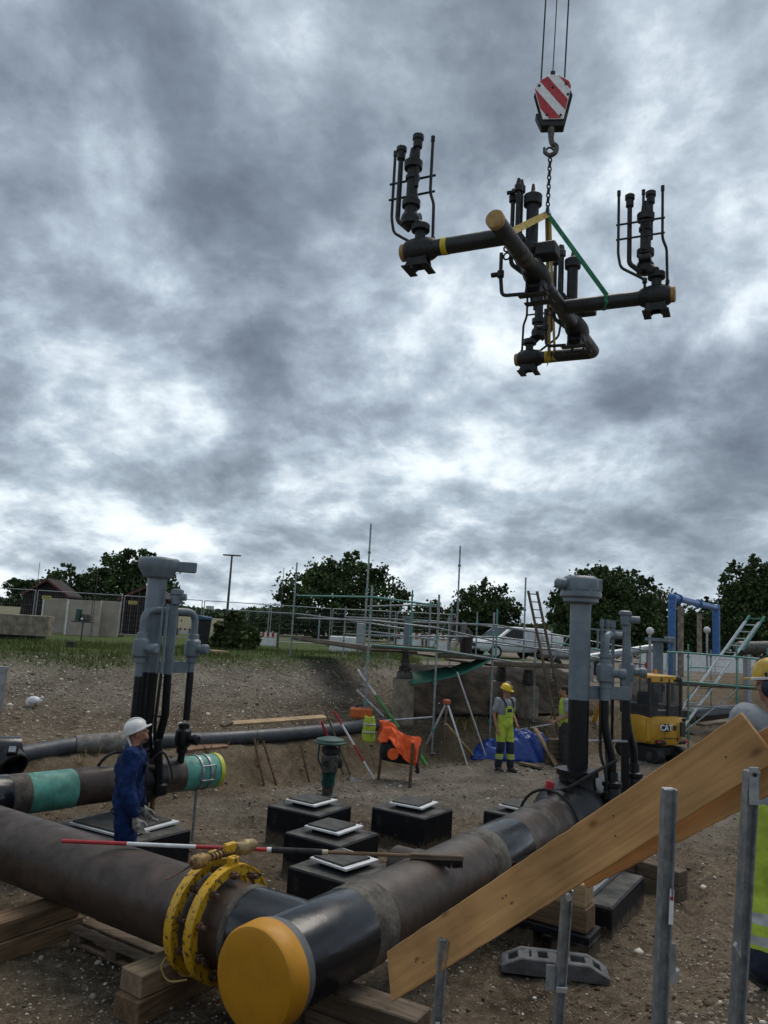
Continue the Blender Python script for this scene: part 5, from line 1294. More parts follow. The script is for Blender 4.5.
def pile():
    c = at(402, 724, 17.6); z = hz(c.x, c.y)
    r = thing('concrete_pile', 'round concrete pile with a dark valve cone and grey stem on its top', 'pile', (c.x, c.y, z))
    MB().lathe([(.26, z-.1), (.25, z+.3), (.25, 1.62), (.235, 1.66)], (c.x, c.y, 0), UP, 24).build('pile_shaft', concrete, r, ang=60)
    MB().lathe([(.17, 1.66), (.19, 1.68), (.17, 1.82), (.13, 1.84), (.15, 1.9), (.10, 1.95), (.10, 2.02), (.12, 2.03), (.08, 2.1), (.075, 2.28)], (c.x, c.y, 0), UP, 18).build('valve_cone', steelg, r)
    MB().cyl((c.x, c.y, 2.28), (c.x, c.y, 3.05), .07, n=14).build('stem', greyp, r)
    MB().cyl((c.x, c.y, 3.05), (c.x, c.y, 3.1), .10, n=14).build('stem_cap', greyp, r)
    for px, py, d, lb in ((527, 722, 20.0, 'squat concrete pile in the shade under the walkway'), (500, 715, 21, 'slim concrete pile deep in the shade under the walkway')):
        c = at(px, py, d); z = hz(c.x, c.y)
        r = thing('concrete_pile', lb, 'pile', (c.x, c.y, z))
        MB().lathe([(.28, z-.1), (.28, 1.45), (.26, 1.5)], (c.x, c.y, 0), UP, 20).build('pile_shaft', concrete, r, ang=60)
        MB().lathe([(.14, 1.5), (.16, 1.55), (.12, 1.9)], (c.x, c.y, 0), UP, 14).build('pile_head', steelg, r)
pile()

# boards along the ledge
for a, b, w, m, lb in ((at(228, 724, 13.9), at(325, 717, 15.5), .17, freshw, 'long pale scaffold plank lying along the ledge above the grey pipe'),
                       (at(183, 748, 12.9), at(224, 744, 13.5), .30, wood('reddish_board', (0.34, 0.21, 0.14), (0.2, 0.11, 0.07), .8), 'wide reddish board leaning on the ledge behind the yellow rimmed pipe'),
                       (at(222, 726, 13.7), at(231, 722, 13.9), .12, beamw2, 'short block of wood at the end of the long pale ledge plank')):
    o = solo(MB().beam(a, b, w, .045, (0, -.3, 1)), 'plank', m, lb, 'plank', tuple(a), bevel=.004)
for px0, py0, px1, py1, d, m, lb in ((358, 670, 399, 728, 16.2, alu, 'long silver pole with green lower end leaning over the ledge'), (357, 690, 384, 717, 16.4, galv, 'short pipe leaning against the bank behind the tool case')):
    a = at(px0, py0, d+.9); b = at(px1, py1, d)
    r = thing('leaning_pole', lb, 'pole', tuple(b)); MB().cyl(a, a+(b-a)*.45, .03, n=8).build('upper_length', m, r)
    MB().cyl(a+(b-a)*.45, b, .032, n=8).build('lower_length', mat('bright_green_pole', (0.04, 0.22, 0.05), .6) if 'green' in lb else m, r)
a = at(421, 753, 16.6); b = at(429, 768, 16.3)
solo(MB().cyl(at(419, 752, 16.7), at(428.5, 768, 16.2), .028, n=8), 'green_rod', mat('fluorescent_green', (0.06, 0.45, 0.06), .6), 'short bright green rod lying by the foot of the tripod', 'rod', tuple(b))

# ------------------------------------------------------------------ excavator
def text_mesh(s, size, depth, name, m, parent, loc, R):
    cu = bpy.data.curves.new(name, 'FONT'); cu.body = s; cu.size = size; cu.extrude = depth; cu.align_x = 'CENTER'; cu.align_y = 'CENTER'; cu.offset = size*.02
    o = bpy.data.objects.new('t', cu); col.objects.link(o)
    me = bpy.data.meshes.new_from_object(o.evaluated_get(bpy.context.evaluated_depsgraph_get())); bpy.data.objects.remove(o)
    me.name = name; me.materials.clear(); me.materials.append(m)
    me.transform(Matrix.Translation(V(loc)) @ R.to_4x4())
    q = bpy.data.objects.new(name, me); col.objects.link(q); q.parent = parent
    return q
def excavator():
    p = onz(657, 764, 0.0); z = hz(p.x, p.y)
    ye = mat('machine_yellow', (0.55, 0.30, 0.025), 0.42, 0, scale=5, c2=(0.45, 0.24, 0.02)); bk = mat('machine_black', (0.02, 0.021, 0.022), 0.5, 0, scale=8)
    gl = mat('cab_glass', (0.06, 0.075, 0.08), 0.06, 0, rvar=0, var=0.1, spec=0.6); gl.node_tree.nodes['Principled BSDF'].inputs['Alpha'].default_value = 0.28
    r = thing('mini_excavator', 'yellow and black mini excavator with closed cab standing at the far pit edge', 'excavator', (p.x+.15, p.y+.55, z), 0.42, local=True)
    # local -y is the tail seen by the camera, x to the right
    for s in (-1, 1):
        t = MB(); pr = [(-.75, .18), (-.68, .05), (-.55, 0), (.55, 0), (.68, .05), (.75, .18), (.68, .31), (.55, .36), (-.55, .36), (-.68, .31)]
        t.prism(pr, -.11, .11, frame((1, 0, 0), (0, 1, 0)), (s*.40, .1, 0)); tr = t.build('track', rubber, r, .01)
        for q in (-.45, 0, .45): MB().cyl((s*.40-.125, .1+q, .17), (s*.40+.125, .1+q, .17), .10, n=12).build('roller', steelg, tr)
    MB().box((0, .1, .26), (.60, .9, .2)).build('undercarriage', bk, r, .02)
    MB().cyl((0, .05, .36), (0, .05, .46), .30, n=20).build('slew_ring', bk, r)
    MB().lathe([(.56, .44), (.60, .50), (.61, .95), (.57, 1.06), (.5, 1.08)], (0, 0, 0), UP, 28).build('tail_body', ye, r)
    b = MB().box((0, .12, .76), (1.10, .95, .60)); body = b.build('body', ye, r, .04)
    MB().box((.30, -.585, .80), (.14, .05, .34)).build('vent_panel', bk, body, .01)
    for k in range(6): MB().box((.30, -.613, .66+.055*k), (.12, .01, .012)).build('vent_slat', steelg, body)
    MB().box((-.10, -.60, .60), (.62, .03, .012)).build('seam', bk, body)
    MB().box((.12, -.61, .56), (.05, .02, .04)).build('tail_light', red, body)
    # cab
    cab = thing_part = MB().box((-.03, .12, 1.08), (1.0, .98, .05)).build('cab_floor', bk, r, .01)
    for x, y in ((-.52, -.36), (.46, -.36), (-.52, .6), (.46, .6), (.05, -.37)):
        MB().box((x, y, 1.52), (.07, .07, .9)).build('cab_pillar', bk, r, .012)
    MB().box((-.03, .12, 1.20), (.98, .97, .24)).build('cab_lower_panel', bk, r, .02)
    for nm, c, s in (('rear_window', (-.24, -.37, 1.62), (.52, .012, .58)), ('rear_window', (.26, -.37, 1.62), (.34, .012, .58)), ('side_window', (-.525, .12, 1.62), (.012, .86, .58)), ('side_window', (.465, .12, 1.55), (.012, .86, .74)), ('front_window', (-.03, .6, 1.62), (.92, .012, .6))):
        MB().box(c, s).build(nm, gl, r)
    MB().box((-.12, .12, 1.98), (.84, 1.04, .10)).build('roof', ye, r, .03)
    MB().box((.36, .12, 1.97), (.24, 1.02, .12)).build('roof_edge', bk, r, .03)
    MB().box((-.16, -.37, 1.945), (.72, .06, .16)).build('roof_band', ye, r, .015)
    MB().prism([(-.05, -.04), (.05, -.04), (0, .05)], 0, .01, frame((0, -1, 0), (1, 0, 0)), (-.2, -.40, 1.945)).build('warning_triangle', bk, r)
    MB().box((-.1, .15, 1.35), (.4, .4, .5)).build('seat', bk, r, .05)
    Rm = frame((0, -1, 0), (1, 0, 0)); Rm = Matrix((V((1, 0, 0)), V((0, 0, 1)), V((0, -1, 0)))).transposed()
    MB().prism([(-.15, -.085), (.10, -.085), (.16, 0), (.10, .085), (-.15, .085)], 0, .012, Rm, (-.235, -.605, .84)).build('logo_plate', bk, r)
    text_mesh('CAT', .19, .006, 'logo_lettering', white, r, (-.26, -.625, .84), Rm)
    MB().box((.02, -.612, .84), (.10, .012, .11)).build('model_plate', bk, r)
    MB().box((-.16, -.375, 1.22), (.26, .03, .03)).build('cab_lettering_strip', mat('grey_strip', (.3, .3, .3), .5), r)
    MB().tube([(.50, .5, 1.70), (.62, .45, 1.72)], .012, 6).build('mirror_arm', bk, r)
    MB().box((.66, .42, 1.68), (.10, .05, .20)).build('mirror', bk, r, .02)
    for x in (-.30, .10): MB().box((x, -.625, .74), (.008, .01, .42)).build('panel_seam', bk, r)
    MB().tube(arc_path([(-.50, -.42, 1.15), (-.50, -.50, 1.15), (-.50, -.50, 1.75), (-.50, -.42, 1.75)], .05), .014, 6).build('grab_rail', bk, r)
    MB().cyl((.30, .3, 2.03), (.30, .3, 2.13), .05, n=12).build('beacon', mat('amber_lens', (.6, .22, .02), .3), r)
    MB().tube([(-.3, -.378, 1.36), (-.12, -.378, 1.62)], .008, 5).build('wiper', bk, r)
    MB().box((.42, -.585, .52), (.10, .03, .05)).build('reflector', red, r); MB().box((-.42, -.57, .52), (.10, .03, .05)).build('reflector', red, r)
    MB().box((0, -.50, .50), (.9, .12, .10)).build('counterweight_lip', bk, r, .03)
    for k in range(3): MB().tube(bez((.1+.06*k, .65, .8), (.12+.06*k, .95, 1.4), (.06*k, 1.4, 1.55)), .014, 5).build('hose', bk, r)
    # front boom, folded low beyond the cab
    bm = MB(); bm.tube([(0, .6, .7), (0, 1.2, 1.35), (0, 1.9, 1.3)], [.09, .10, .07], 8); bm.build('boom', ye, r)
    MB().tube([(0, 1.88, 1.32), (0, 2.3, .5)], [.07, .055], 8).build('stick', ye, r)
    MB().prism([(-.2, 0), (.2, 0), (.25, .3), (-.1, .35)], -.25, .25, frame((1, 0, 0), (0, 1, 0)), (0, 2.3, .1)).build('bucket', steelg, r)
excavator()

# ------------------------------------------------------------------ scaffolding
tube_m = mat('scaffold_tube', (0.30, 0.33, 0.34), 0.45, 0.45, scale=14, c2=(0.19, 0.21, 0.22))
green_c = mat('green_scaffold_paint', (0.05, 0.26, 0.20), 0.55, 0, scale=9, c2=(0.10, 0.22, 0.19))
deck_m = wood('scaffold_deck', (0.22, 0.18, 0.14), (0.10, 0.085, 0.07), .85)
def scaf(name, label, std, led, decks, loc):
    r = thing(name, label, 'scaffold', loc)
    for (px0, py0, px1, py1, d, ground, gm) in std:
        a = at(px0, py0, d); b = at(px1, py1, d)
        m = (a+b)/2
        zb = hz(m.x, m.y) if ground else b.z
        s = MB().cyl((m.x, m.y, zb), (m.x, m.y, a.z), .024, n=8).build('standard', gm or tube_m, r)
        if ground: MB().box((m.x, m.y, zb+.006), (.15, .15, .012)).build('base_plate', tube_m, s)
        k = zb+.5
        while k < a.z-.1:
            MB().cyl((m.x, m.y, k-.03), (m.x, m.y, k+.03), .042, n=8).build('rosette', green_c, s); k += 1.0
    for P, m, rr in led:
        for i in range(len(P)-1):
            MB().cyl(at(*P[i]), at(*P[i+1]), rr, n=8).build('ledger', m, r)
    for (p0, p1, w, nb) in decks:
        a, b = at(*p0), at(*p1); z = (a.z+b.z)/2; a.z = b.z = z; e = (b-a).normalized(); sd = V((-e.y, e.x, 0))
        for k in range(nb):
            o = sd*(k+.5)*(w/nb)
            MB().beam(a+o, b+o, w/nb-.012, .045).build('deck_board', deck_m, r)
        MB().beam(a-sd*.03+UP*.06, b-sd*.03+UP*.06, .025, .08).build('toe_board', deck_m, r)
    return r
G = green_c; TB = tube_m
scaf('scaffold', 'tubular scaffold platform with tall mast in front of the big round tree', 
     [(297, 562, 290, 660, 23.3, 1, None), (372.5, 585, 362, 757, 16.7, 1, None), (412, 590, 410, 652, 20.5, 0, G), (437, 594, 434, 757, 17.0, 1, None), (367.5, 522, 366, 668, 20.4, 1, None), (320, 614, 318, 642, 25, 0, None)],
     [([(297, 595.5, 23.3), (372.5, 597, 16.7), (437, 605.5, 17.0)], G, .022), ([(367.5, 606.5, 20.4), (412, 605, 20.5), (437, 606.5, 17.0)], TB, .022),
      ([(297, 618, 23.3), (372.5, 620.5, 16.7), (437, 628, 17.0)], TB, .022), ([(228, 610, 25), (300, 614, 23.5), (368, 623, 20.4), (412, 630, 20.5)], TB, .022), ([(367, 631, 20.4), (437, 640, 17.0)], TB, .02),
      ([(362.5, 722, 16.7), (434.5, 717, 17.0)], alu, .024), ([(372, 645, 16.7), (437, 650, 17.0)], G, .022)],
     [((293, 642, 23.3), (371, 647, 17.6), 1.2, 5), ((371, 647.5, 17.0), (437, 651.5, 17.3), .9, 4)], at(372, 757, 16.7))
scaf('scaffold', 'long scaffold walkway with deck and guard rails in front of the parked silver van',
     [(494, 612, 489, 765, 18.0, 1, None), (497, 609, 496, 660, 20.5, 0, G), (535.5, 630, 533, 740, 19.5, 1, None), (526, 577, 523, 665, 21, 0, None), (459.5, 545, 456.5, 655, 21.5, 0, None), (585, 640, 584, 745, 19.5, 1, None), (412, 612, 411, 655, 21, 0, G), (449, 616, 448, 655, 21, 0, None)],
     [([(411, 622, 20.8), (494, 625, 18.0), (535, 632, 19.5), (590, 640, 19.5)], TB, .022), ([(437, 628, 17.0), (494, 641, 18.0), (535, 648, 19.5), (590, 652, 19.5)], TB, .02),
      ([(411, 636, 20.8), (497, 637, 20.5), (560, 645, 20.8)], TB, .022), ([(437, 650, 17.0), (491, 658.5, 18.0), (534, 665, 19.5), (590, 668, 19.5)], TB, .024),
      ([(437.5, 651, 17.5), (490, 659, 18.0)], G, .02), ([(517, 730, 18.5), (558, 723, 19)], alu, .022)],
     [((437, 654, 17.6), (492, 662, 18.2), 2.2, 8), ((492, 663, 18.3), (590, 671, 19.6), 2.2, 8)], at(490, 765, 18.0))  # both walkway decks widened to throw more shade on the bank below
scaf('scaffold', 'green railed scaffold beside the excavator with a ladder standing inside',
     [(688.5, 644, 688, 740, 19.5, 1, G), (737, 646, 737, 722, 19.5, 1, G), (711, 650, 711, 735, 21.5, 1, TB), (768, 648, 768, 715, 19.5, 1, G), (668, 650, 668, 668, 21, 0, G)],
     [([(667, 652, 19.6), (688.5, 653, 19.5), (737, 657, 19.5), (775, 661, 19.5)], G, .024), ([(672, 681, 19.5), (688.5, 682, 19.5), (737, 686, 19.5), (775, 689, 19.5)], G, .024),
      ([(688, 667, 19.5), (711, 668, 21.5)], G, .02), ([(684, 732, 19), (737, 690, 19.5)], TB, .02), ([(680, 705, 19.5), (737, 709, 19.5), (775, 712, 19.5)], TB, .022)],
     [((676, 684, 19.7), (775, 691, 19.7), .9, 4)], at(688, 740, 19.5))
scaf('scaffold', 'back row of bare scaffold poles and rails behind the long walkway',
     [(452, 607, 450, 655, 24.0, 1, None), (477, 612, 476, 660, 24.0, 1, None), (552, 628, 551, 664, 23.5, 1, None), (573, 622, 572, 668, 23.5, 1, G), (430, 600, 429, 655, 24.0, 1, None), (345, 606, 344, 650, 25.0, 1, None), (390, 600, 389, 652, 24.5, 1, None), (612, 640, 611, 690, 22.5, 1, None), (640, 645, 640, 690, 22.5, 1, G)],
     [([(345, 617, 25), (390, 619, 24.5), (430, 621, 24), (477, 625, 24), (552, 634, 23.5), (612, 645, 22.5), (645, 650, 22.5)], TB, .022), ([(345, 634, 25), (390, 636, 24.5), (430, 638, 24), (477, 642, 24), (552, 650, 23.5), (612, 660, 22.5), (645, 664, 22.5)], TB, .022),
      ([(430, 652, 24), (452, 612, 24)], G, .02), ([(552, 662, 23.5), (573, 630, 23.5)], TB, .02), ([(552, 642, 23.5), (612, 652, 22.5)], G, .022)], [], at(477, 660, 24))
def ladder(label, t, b, w0, m, n):
    t = V(t); b = V(b); side = V((1, .15, 0)).normalized()*w0
    r = thing('ladder', label, 'ladder', tuple(b))
    for s in (-.5, .5): MB().beam(b+side*s, t+side*s, .045, .09, (0, -1, .2)).build('rail', m, r)
    for k in range(n):
        f = (k+.6)/n; c = b+(t-b)*f
        MB().cyl(c-side*.5, c+side*.5, .014, n=6).build('rung', m, r)
ladder('brown ladder leaning steeply above the walkway next to the grey valve column', at(532.5, 591, 18.3), at(563, 735, 17.9), .22, beamw2, 18)
ladder('silver ladder slanting up through the green scaffold beside the sand heap', at(752, 622, 20.5), at(668, 738, 19.2), .40, alu, 16)
ladder('green braced top of a second ladder above the sand heap', at(757, 616, 21.0), at(735, 650, 20.8), .45, green_c, 5)
def green_sheet():
    A, B = at(410, 683, 17.3), at(494, 658, 18.0)
    def fn(u, v):
        p = A+(B-A)*u; return p+V((.12*n1(u*4, v*3), .9*v, (.18 if u < .5 else .10)*v-.02+.08*n1(u*5+2, v*4)-.14*math.sin(PI*u)*(1-.3*v)))
    o = drape('green_sheet', mat('green_sheet', (0.02, 0.15, 0.10), .6, 0, scale=8), None, 20, 6, fn)
    o.data.transform(Matrix.Translation(-A)); o.location = A
    tag(o, 'green plastic sheet stretched slantwise below the walkway deck', 'sheet')
    a, b = at(457, 672, 17.3), onz(487, 760, 0.0)
    solo(MB().cyl(b, a, .022, n=8), 'prop_pole', alu, 'thin silver pole propping up the green plastic sheet', 'pole', tuple(b))
green_sheet()
def shade_sheet():
    # added sheet over the bank; its dark colour stands in for deck shade
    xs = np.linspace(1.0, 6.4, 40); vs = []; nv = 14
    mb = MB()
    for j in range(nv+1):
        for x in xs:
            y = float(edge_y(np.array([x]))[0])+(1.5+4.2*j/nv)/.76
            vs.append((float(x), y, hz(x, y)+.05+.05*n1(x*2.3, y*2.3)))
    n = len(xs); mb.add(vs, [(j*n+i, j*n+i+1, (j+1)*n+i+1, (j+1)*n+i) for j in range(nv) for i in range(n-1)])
    o = mb.build('painted_shade', mat('painted_shade_black', (0.012, 0.011, 0.010), .95, 0, scale=2.2, c2=(0.05, 0.041, 0.032), lo=.36, hi=.6, spec=.05, bump=.5, bscale=8), None, ang=80)
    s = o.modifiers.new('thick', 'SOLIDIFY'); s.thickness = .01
    tag(o, 'dark sheet added on the bank to stand in for shade under the walkway', 'painted_shade')
shade_sheet()
# black pipe and timbers right of the excavator
a, b = at(690, 716, 20.5), at(735, 712, 21.5)
r = thing('black_pipe', 'thick black pipe lying beyond the excavator in front of the sand heap', 'pipe', (a.x, a.y, a.z-.2))
MB().cyl(a, b, .21, n=20).build('pipe_body', coat, r); MB().cyl(a-(b-a)*.12, a, .20, n=20).build('pipe_end', wrap, r)
for k, (p, q, lb) in enumerate((((690, 735, 19.4), (768, 722, 20.5), 'lower plank of the timber staging under the green scaffold'), ((700, 726, 20.0), (768, 716, 21.0), 'upper plank of the timber staging under the green scaffold'))):
    timber(at(*p), at(*q), .3, .06, deck_m, lb, 'plank', 'staging_plank')

# ------------------------------------------------------------------ trees
def rand_rot(n):
    q = rng.normal(size=(n, 4)); q /= np.linalg.norm(q, axis=1)[:, None]; w, x, y, z = q.T
    return np.stack([np.stack([1-2*(y*y+z*z), 2*(x*y-z*w), 2*(x*z+y*w)], -1), np.stack([2*(x*y+z*w), 1-2*(x*x+z*z), 2*(y*z-x*w)], -1), np.stack([2*(x*z-y*w), 2*(y*z+x*w), 1-2*(x*x+y*y)], -1)], 1)
LEAF_V = np.array([(-.5, 0, 0), (-.1, -.3, .06), (.5, -.05, 0), (.15, .32, -.05), (0, .05, .45), (.1, -.1, -.42)])
LEAF_F = np.array([(0, 1, 2), (0, 2, 3), (0, 4, 2), (3, 5, 1)])
def leaf_mesh(name, P, S, m, parent=None):
    n = len(P); k = len(LEAF_V)
    W = np.einsum('nij,kj->nki', rand_rot(n), LEAF_V)*S[:, None, None]*(0.75+.5*rng.random((n, k, 1)))+P[:, None, :]
    F = (LEAF_F[None]+(np.arange(n)*k)[:, None, None]).reshape(-1, 3)
    me = bpy.data.meshes.new(name); me.vertices.add(n*k); me.vertices.foreach_set('co', W.ravel().astype(np.float32))
    nf = len(F); me.loops.add(nf*3); me.loops.foreach_set('vertex_index', F.ravel().astype(np.int32))
    me.polygons.add(nf); me.polygons.foreach_set('loop_start', (np.arange(nf)*3).astype(np.int32))
    me.update(calc_edges=True); me.materials.append(m)
    o = bpy.data.objects.new(name, me); col.objects.link(o)
    if parent is not None: o.parent = parent
    return o
def leaf_mat(name, a, b, c):
    m = island_mat(name, [(0, a), (.55, b), (1, c)], .6, clump=.55)
    bs = m.node_tree.nodes['Principled BSDF']
    return m
leafA = leaf_mat('dark_leaves', (0.03, 0.052, 0.020), (0.060, 0.098, 0.034), (0.10, 0.15, 0.05))
leafB = leaf_mat('olive_leaves', (0.045, 0.065, 0.022), (0.085, 0.118, 0.042), (0.14, 0.17, 0.065))
bark = mat('bark', (0.05, 0.042, 0.034), .95, 0, scale=9, var=.5, bump=.4, bscale=20)
def tree(label, px, top, base, d, lobes, leaf=leafA, n=5200, ls=.25, name='tree', group='trees behind the site', trunk=.28):
    """lobes in pixels: (cx, cy, rx, ry) at depth d; crown filled with leaf tufts clustered on twigs."""
    b = at(px, base, d); gz = hz(b.x, b.y); sc_ = d/FPX
    r = thing(name, label, 'tree' if name == 'tree' else 'bush', (b.x, b.y, gz), group=group, local=True)
    if name == 'tree':
        x0 = min(l[0]-l[2] for l in lobes); x1 = max(l[0]+l[2] for l in lobes); lobes = lobes+[(x0+(x1-x0)*f, base-14, (x1-x0)*.22, 16) for f in (.2, .5, .8)]
    rl = random.Random(int(px*7)); lobes = lobes+[(l[0]+l[2]*.95*math.cos(t_), l[1]-l[3]*.95*math.sin(t_), l[2]*rl.uniform(.22, .4), l[3]*rl.uniform(.22, .4)) for l in lobes for t_ in (rl.uniform(0, 1.2), rl.uniform(1.2, 2.0), rl.uniform(2.0, 3.2))]
    w = np.array([l[2]*l[3] for l in lobes], float); w /= w.sum()
    pts = []; tw = MB(); root = V((0, 0, 0))
    C = []
    for (cx, cy, rx, ry), ww in zip(lobes, w):
        c = at(cx, cy, d)-V((b.x, b.y, gz)); rx_, rz_ = rx*sc_, ry*sc_; ry_ = rx_*.9
        C.append((c, rx_, ry_, rz_))
        m = max(5, int(n*1.35*ww/17))
        u = rng.normal(size=(m, 3)); u /= np.linalg.norm(u, axis=1)[:, None]
        rad = (0.25+.75*rng.random(m)**.5)*(1+.10*rng.normal(size=m))
        ctr = np.array(c)[None]+u*rad[:, None]*np.array([rx_, ry_, rz_])[None]
        cs = (0.28+.34*rng.random(m))*min(rx_, rz_)*.48
        for q, s in zip(ctr, cs):
            k = int(18+16*rng.random()); pts.append(q[None]+rng.normal(size=(k, 3))*np.array([s, s, s*.7])[None]*.8)
    P = np.concatenate(pts); S = ls*(.6+.8*rng.random(len(P)))
    P = P[P[:, 2] > .15]; S = S[:len(P)]
    leaf_mesh('crown', P, S, leaf, r)
    h = max(c.z for c, *_ in C)
    t = MB(); t.tube([(0, 0, -.2), (.05*h*.2, 0, h*.35), (0, 0, h*.75)], [trunk, trunk*.75, trunk*.3], 8)
    for c, rx_, ry_, rz_ in C:
        st = V((0, 0, min(h*.3, c.z*.5))); t.tube([st, st*.4+c*.6+V((0, 0, -.1)), c+V((0, 0, rz_*.3))], [trunk*.45, trunk*.28, trunk*.1], 6)
    t.build('trunk', bark, r)
    return r
tree('dark leafy tree rising behind the maroon shed and the tall valve', 128, 551, 628, 62, [(122, 572, 22, 20), (140, 566, 20, 14), (150, 588, 26, 22), (108, 592, 20, 20), (163, 600, 14, 20)], n=6500)
tree('low bushy dark tree beside the gable roof at the end of the fence', 72, 568, 625, 66, [(70, 583, 22, 15), (92, 590, 18, 18), (52, 592, 16, 14)], n=3600)
tree('small dark bush behind the gable roof of the dark shed', 22, 578, 615, 70, [(18, 588, 12, 9), (34, 592, 12, 10)], n=1200, name='bush', group='bushes behind the site')
tree('big round dark tree behind the scaffold with the mast', 340, 560, 648, 60, [(345, 588, 42, 28), (312, 600, 34, 30), (375, 606, 30, 30), (355, 575, 26, 14), (290, 618, 22, 22), (392, 622, 16, 20), (332, 575, 18, 14)], n=9500)
tree('leafy tree with an open crown behind the silver van', 487, 585, 640, 66, [(487, 604, 29, 20), (470, 612, 18, 18), (503, 612, 18, 18), (486, 622, 26, 14)], n=4200)
tree('low olive green tree between the round tree and the silver van', 430, 604, 640, 78, [(418, 618, 14, 12), (436, 616, 16, 13), (450, 624, 12, 10)], leafB, n=2200)
tree('large dark tree standing directly behind the grey valve column', 606, 568, 655, 58, [(604, 592, 32, 24), (575, 606, 24, 26), (630, 604, 26, 28), (605, 620, 40, 26), (595, 578, 14, 10), (560, 610, 12, 16), (645, 622, 18, 22), (566, 628, 16, 18)], n=11000)
tree('mid green tree seen through the blue pipe portal', 665, 588, 655, 70, [(660, 606, 18, 18), (676, 622, 18, 22), (650, 625, 16, 20), (690, 632, 16, 16)], leafB, n=4600)
tree('tall slender dark tree behind the slanting ladder', 748, 560, 660, 60, [(740, 585, 16, 22), (757, 582, 16, 22), (748, 610, 30, 26), (770, 600, 18, 34), (728, 618, 18, 22), (745, 635, 34, 18)], n=7500)
tree('smaller dark tree between the blue pipe portal and the slanting ladder', 708, 598, 658, 68, [(704, 618, 14, 18), (716, 628, 14, 20), (698, 636, 14, 14)], n=2600)
tree('loose green bush on the grass next to the waste bin', 236, 612, 655, 27, [(228, 634, 12, 12), (243, 638, 12, 12), (222, 644, 12, 8), (250, 645, 9, 8), (233, 622, 7, 8)], leafB, n=2200, ls=.22, name='bush', group='bushes behind the site', trunk=.05)
tree('low dark bush beyond the wire fence beside the lamp post', 262, 612, 640, 70, [(250, 626, 14, 9), (270, 626, 16, 10), (232, 632, 14, 8)], leafA, n=1800, name='bush', group='bushes behind the site')
def far_wood():
    P = []; 
    for px in np.arange(-60, 840, 2.4):
        for k in range(26):
            h = 9+6*vnoise(np.array([px*.035]), np.array([3.0]))[0]
            d = 230+60*rng.random(); y0 = 600.7+.058*px
            P.append(tuple(at(float(px+rng.normal()*4), float(y0+8-h*rng.random()**.7), float(d))))
    P = np.array(P); S = 2.2*(.6+.8*rng.random(len(P)))
    o = leaf_mesh('far_woodland', P, S, leafA); tag(o, 'distant band of dark woodland along the horizon', 'woodland', kind='stuff')
far_wood()

# ------------------------------------------------------------------ fence, sheds, barriers
def ground_pt(px, d, py=640):
    p = at(px, py, d); return V((p.x, p.y, hz(p.x, p.y)))
def fence():
    xs = [(-60, 36.5), (31, 37.2), (119, 38.3), (200, 39.3), (268, 40.5), (330, 42), (395, 44), (455, 46)]
    for i in range(len(xs)-1):
        a = ground_pt(*xs[i]); b = ground_pt(*xs[i+1]); H = 2.05
        nm = ['wire mesh fence panel at the concrete barrier', 'wire mesh fence panel in front of the beige wall', 'wire mesh fence panel in front of the maroon shed', 'wire mesh fence panel behind the waste bin', 'wire mesh fence panel beside the lamp post', 'wire mesh fence panel behind the scaffold mast', 'wire mesh fence panel behind the concrete pile'][i]
        r = thing('wire_fence', nm, 'fence', tuple((a+b)/2), group='wire mesh fence panels round the site')
        e = (b-a).normalized(); a2 = a+e*.06; b2 = b-e*.06
        for p in (a2, b2): MB().cyl(p+UP*.0, p+UP*H, .024, n=8).build('fence_post', galv, r)
        for h in (.12, H): MB().cyl(V((a2.x, a2.y, a2.z+h)), V((b2.x, b2.y, b2.z+h)), .021, n=8).build('fence_rail', galv, r)
        w = MB(); L = (b2-a2).length; n = int(L/.11)
        for k in range(1, n): q = a2+(b2-a2)*(k/n); w.cyl(q+UP*.12, q+UP*H, .0018, n=3, cap=False)
        for k in range(1, 8): w.cyl(a2+UP*(.12+k*.24), b2+UP*(.12+k*.24), .0018, n=3, cap=False)
        o = w.build('wire_mesh', galv, r, smooth=False); o['kind'] = 'stuff'
        MB().box(a-e*.0+UP*.07, (.7, .24, .13), Matrix.Rotation(1.57, 3, 'Z')).build('fence_foot', steelg, r, .03)
        if i in (1, 2, 3):
            c = a2+e*.42+UP*(H-.32) if i != 3 else a2+e*.3+UP*(H-.34)
            MB().box(c-V((0, .03, 0)), (.42, .01, .17), Matrix.Rotation(math.atan2(e.y, e.x), 3, 'Z')).build('sign_plate', mat('yellow_sign', (0.55, 0.45, 0.12), .5) if i < 3 else white, r)
            for k in range(2): MB().box(c-V((0, .037, -.03+.06*k)), (.32, .004, .025), Matrix.Rotation(math.atan2(e.y, e.x), 3, 'Z')).build('sign_lines', steelg, r)
fence()
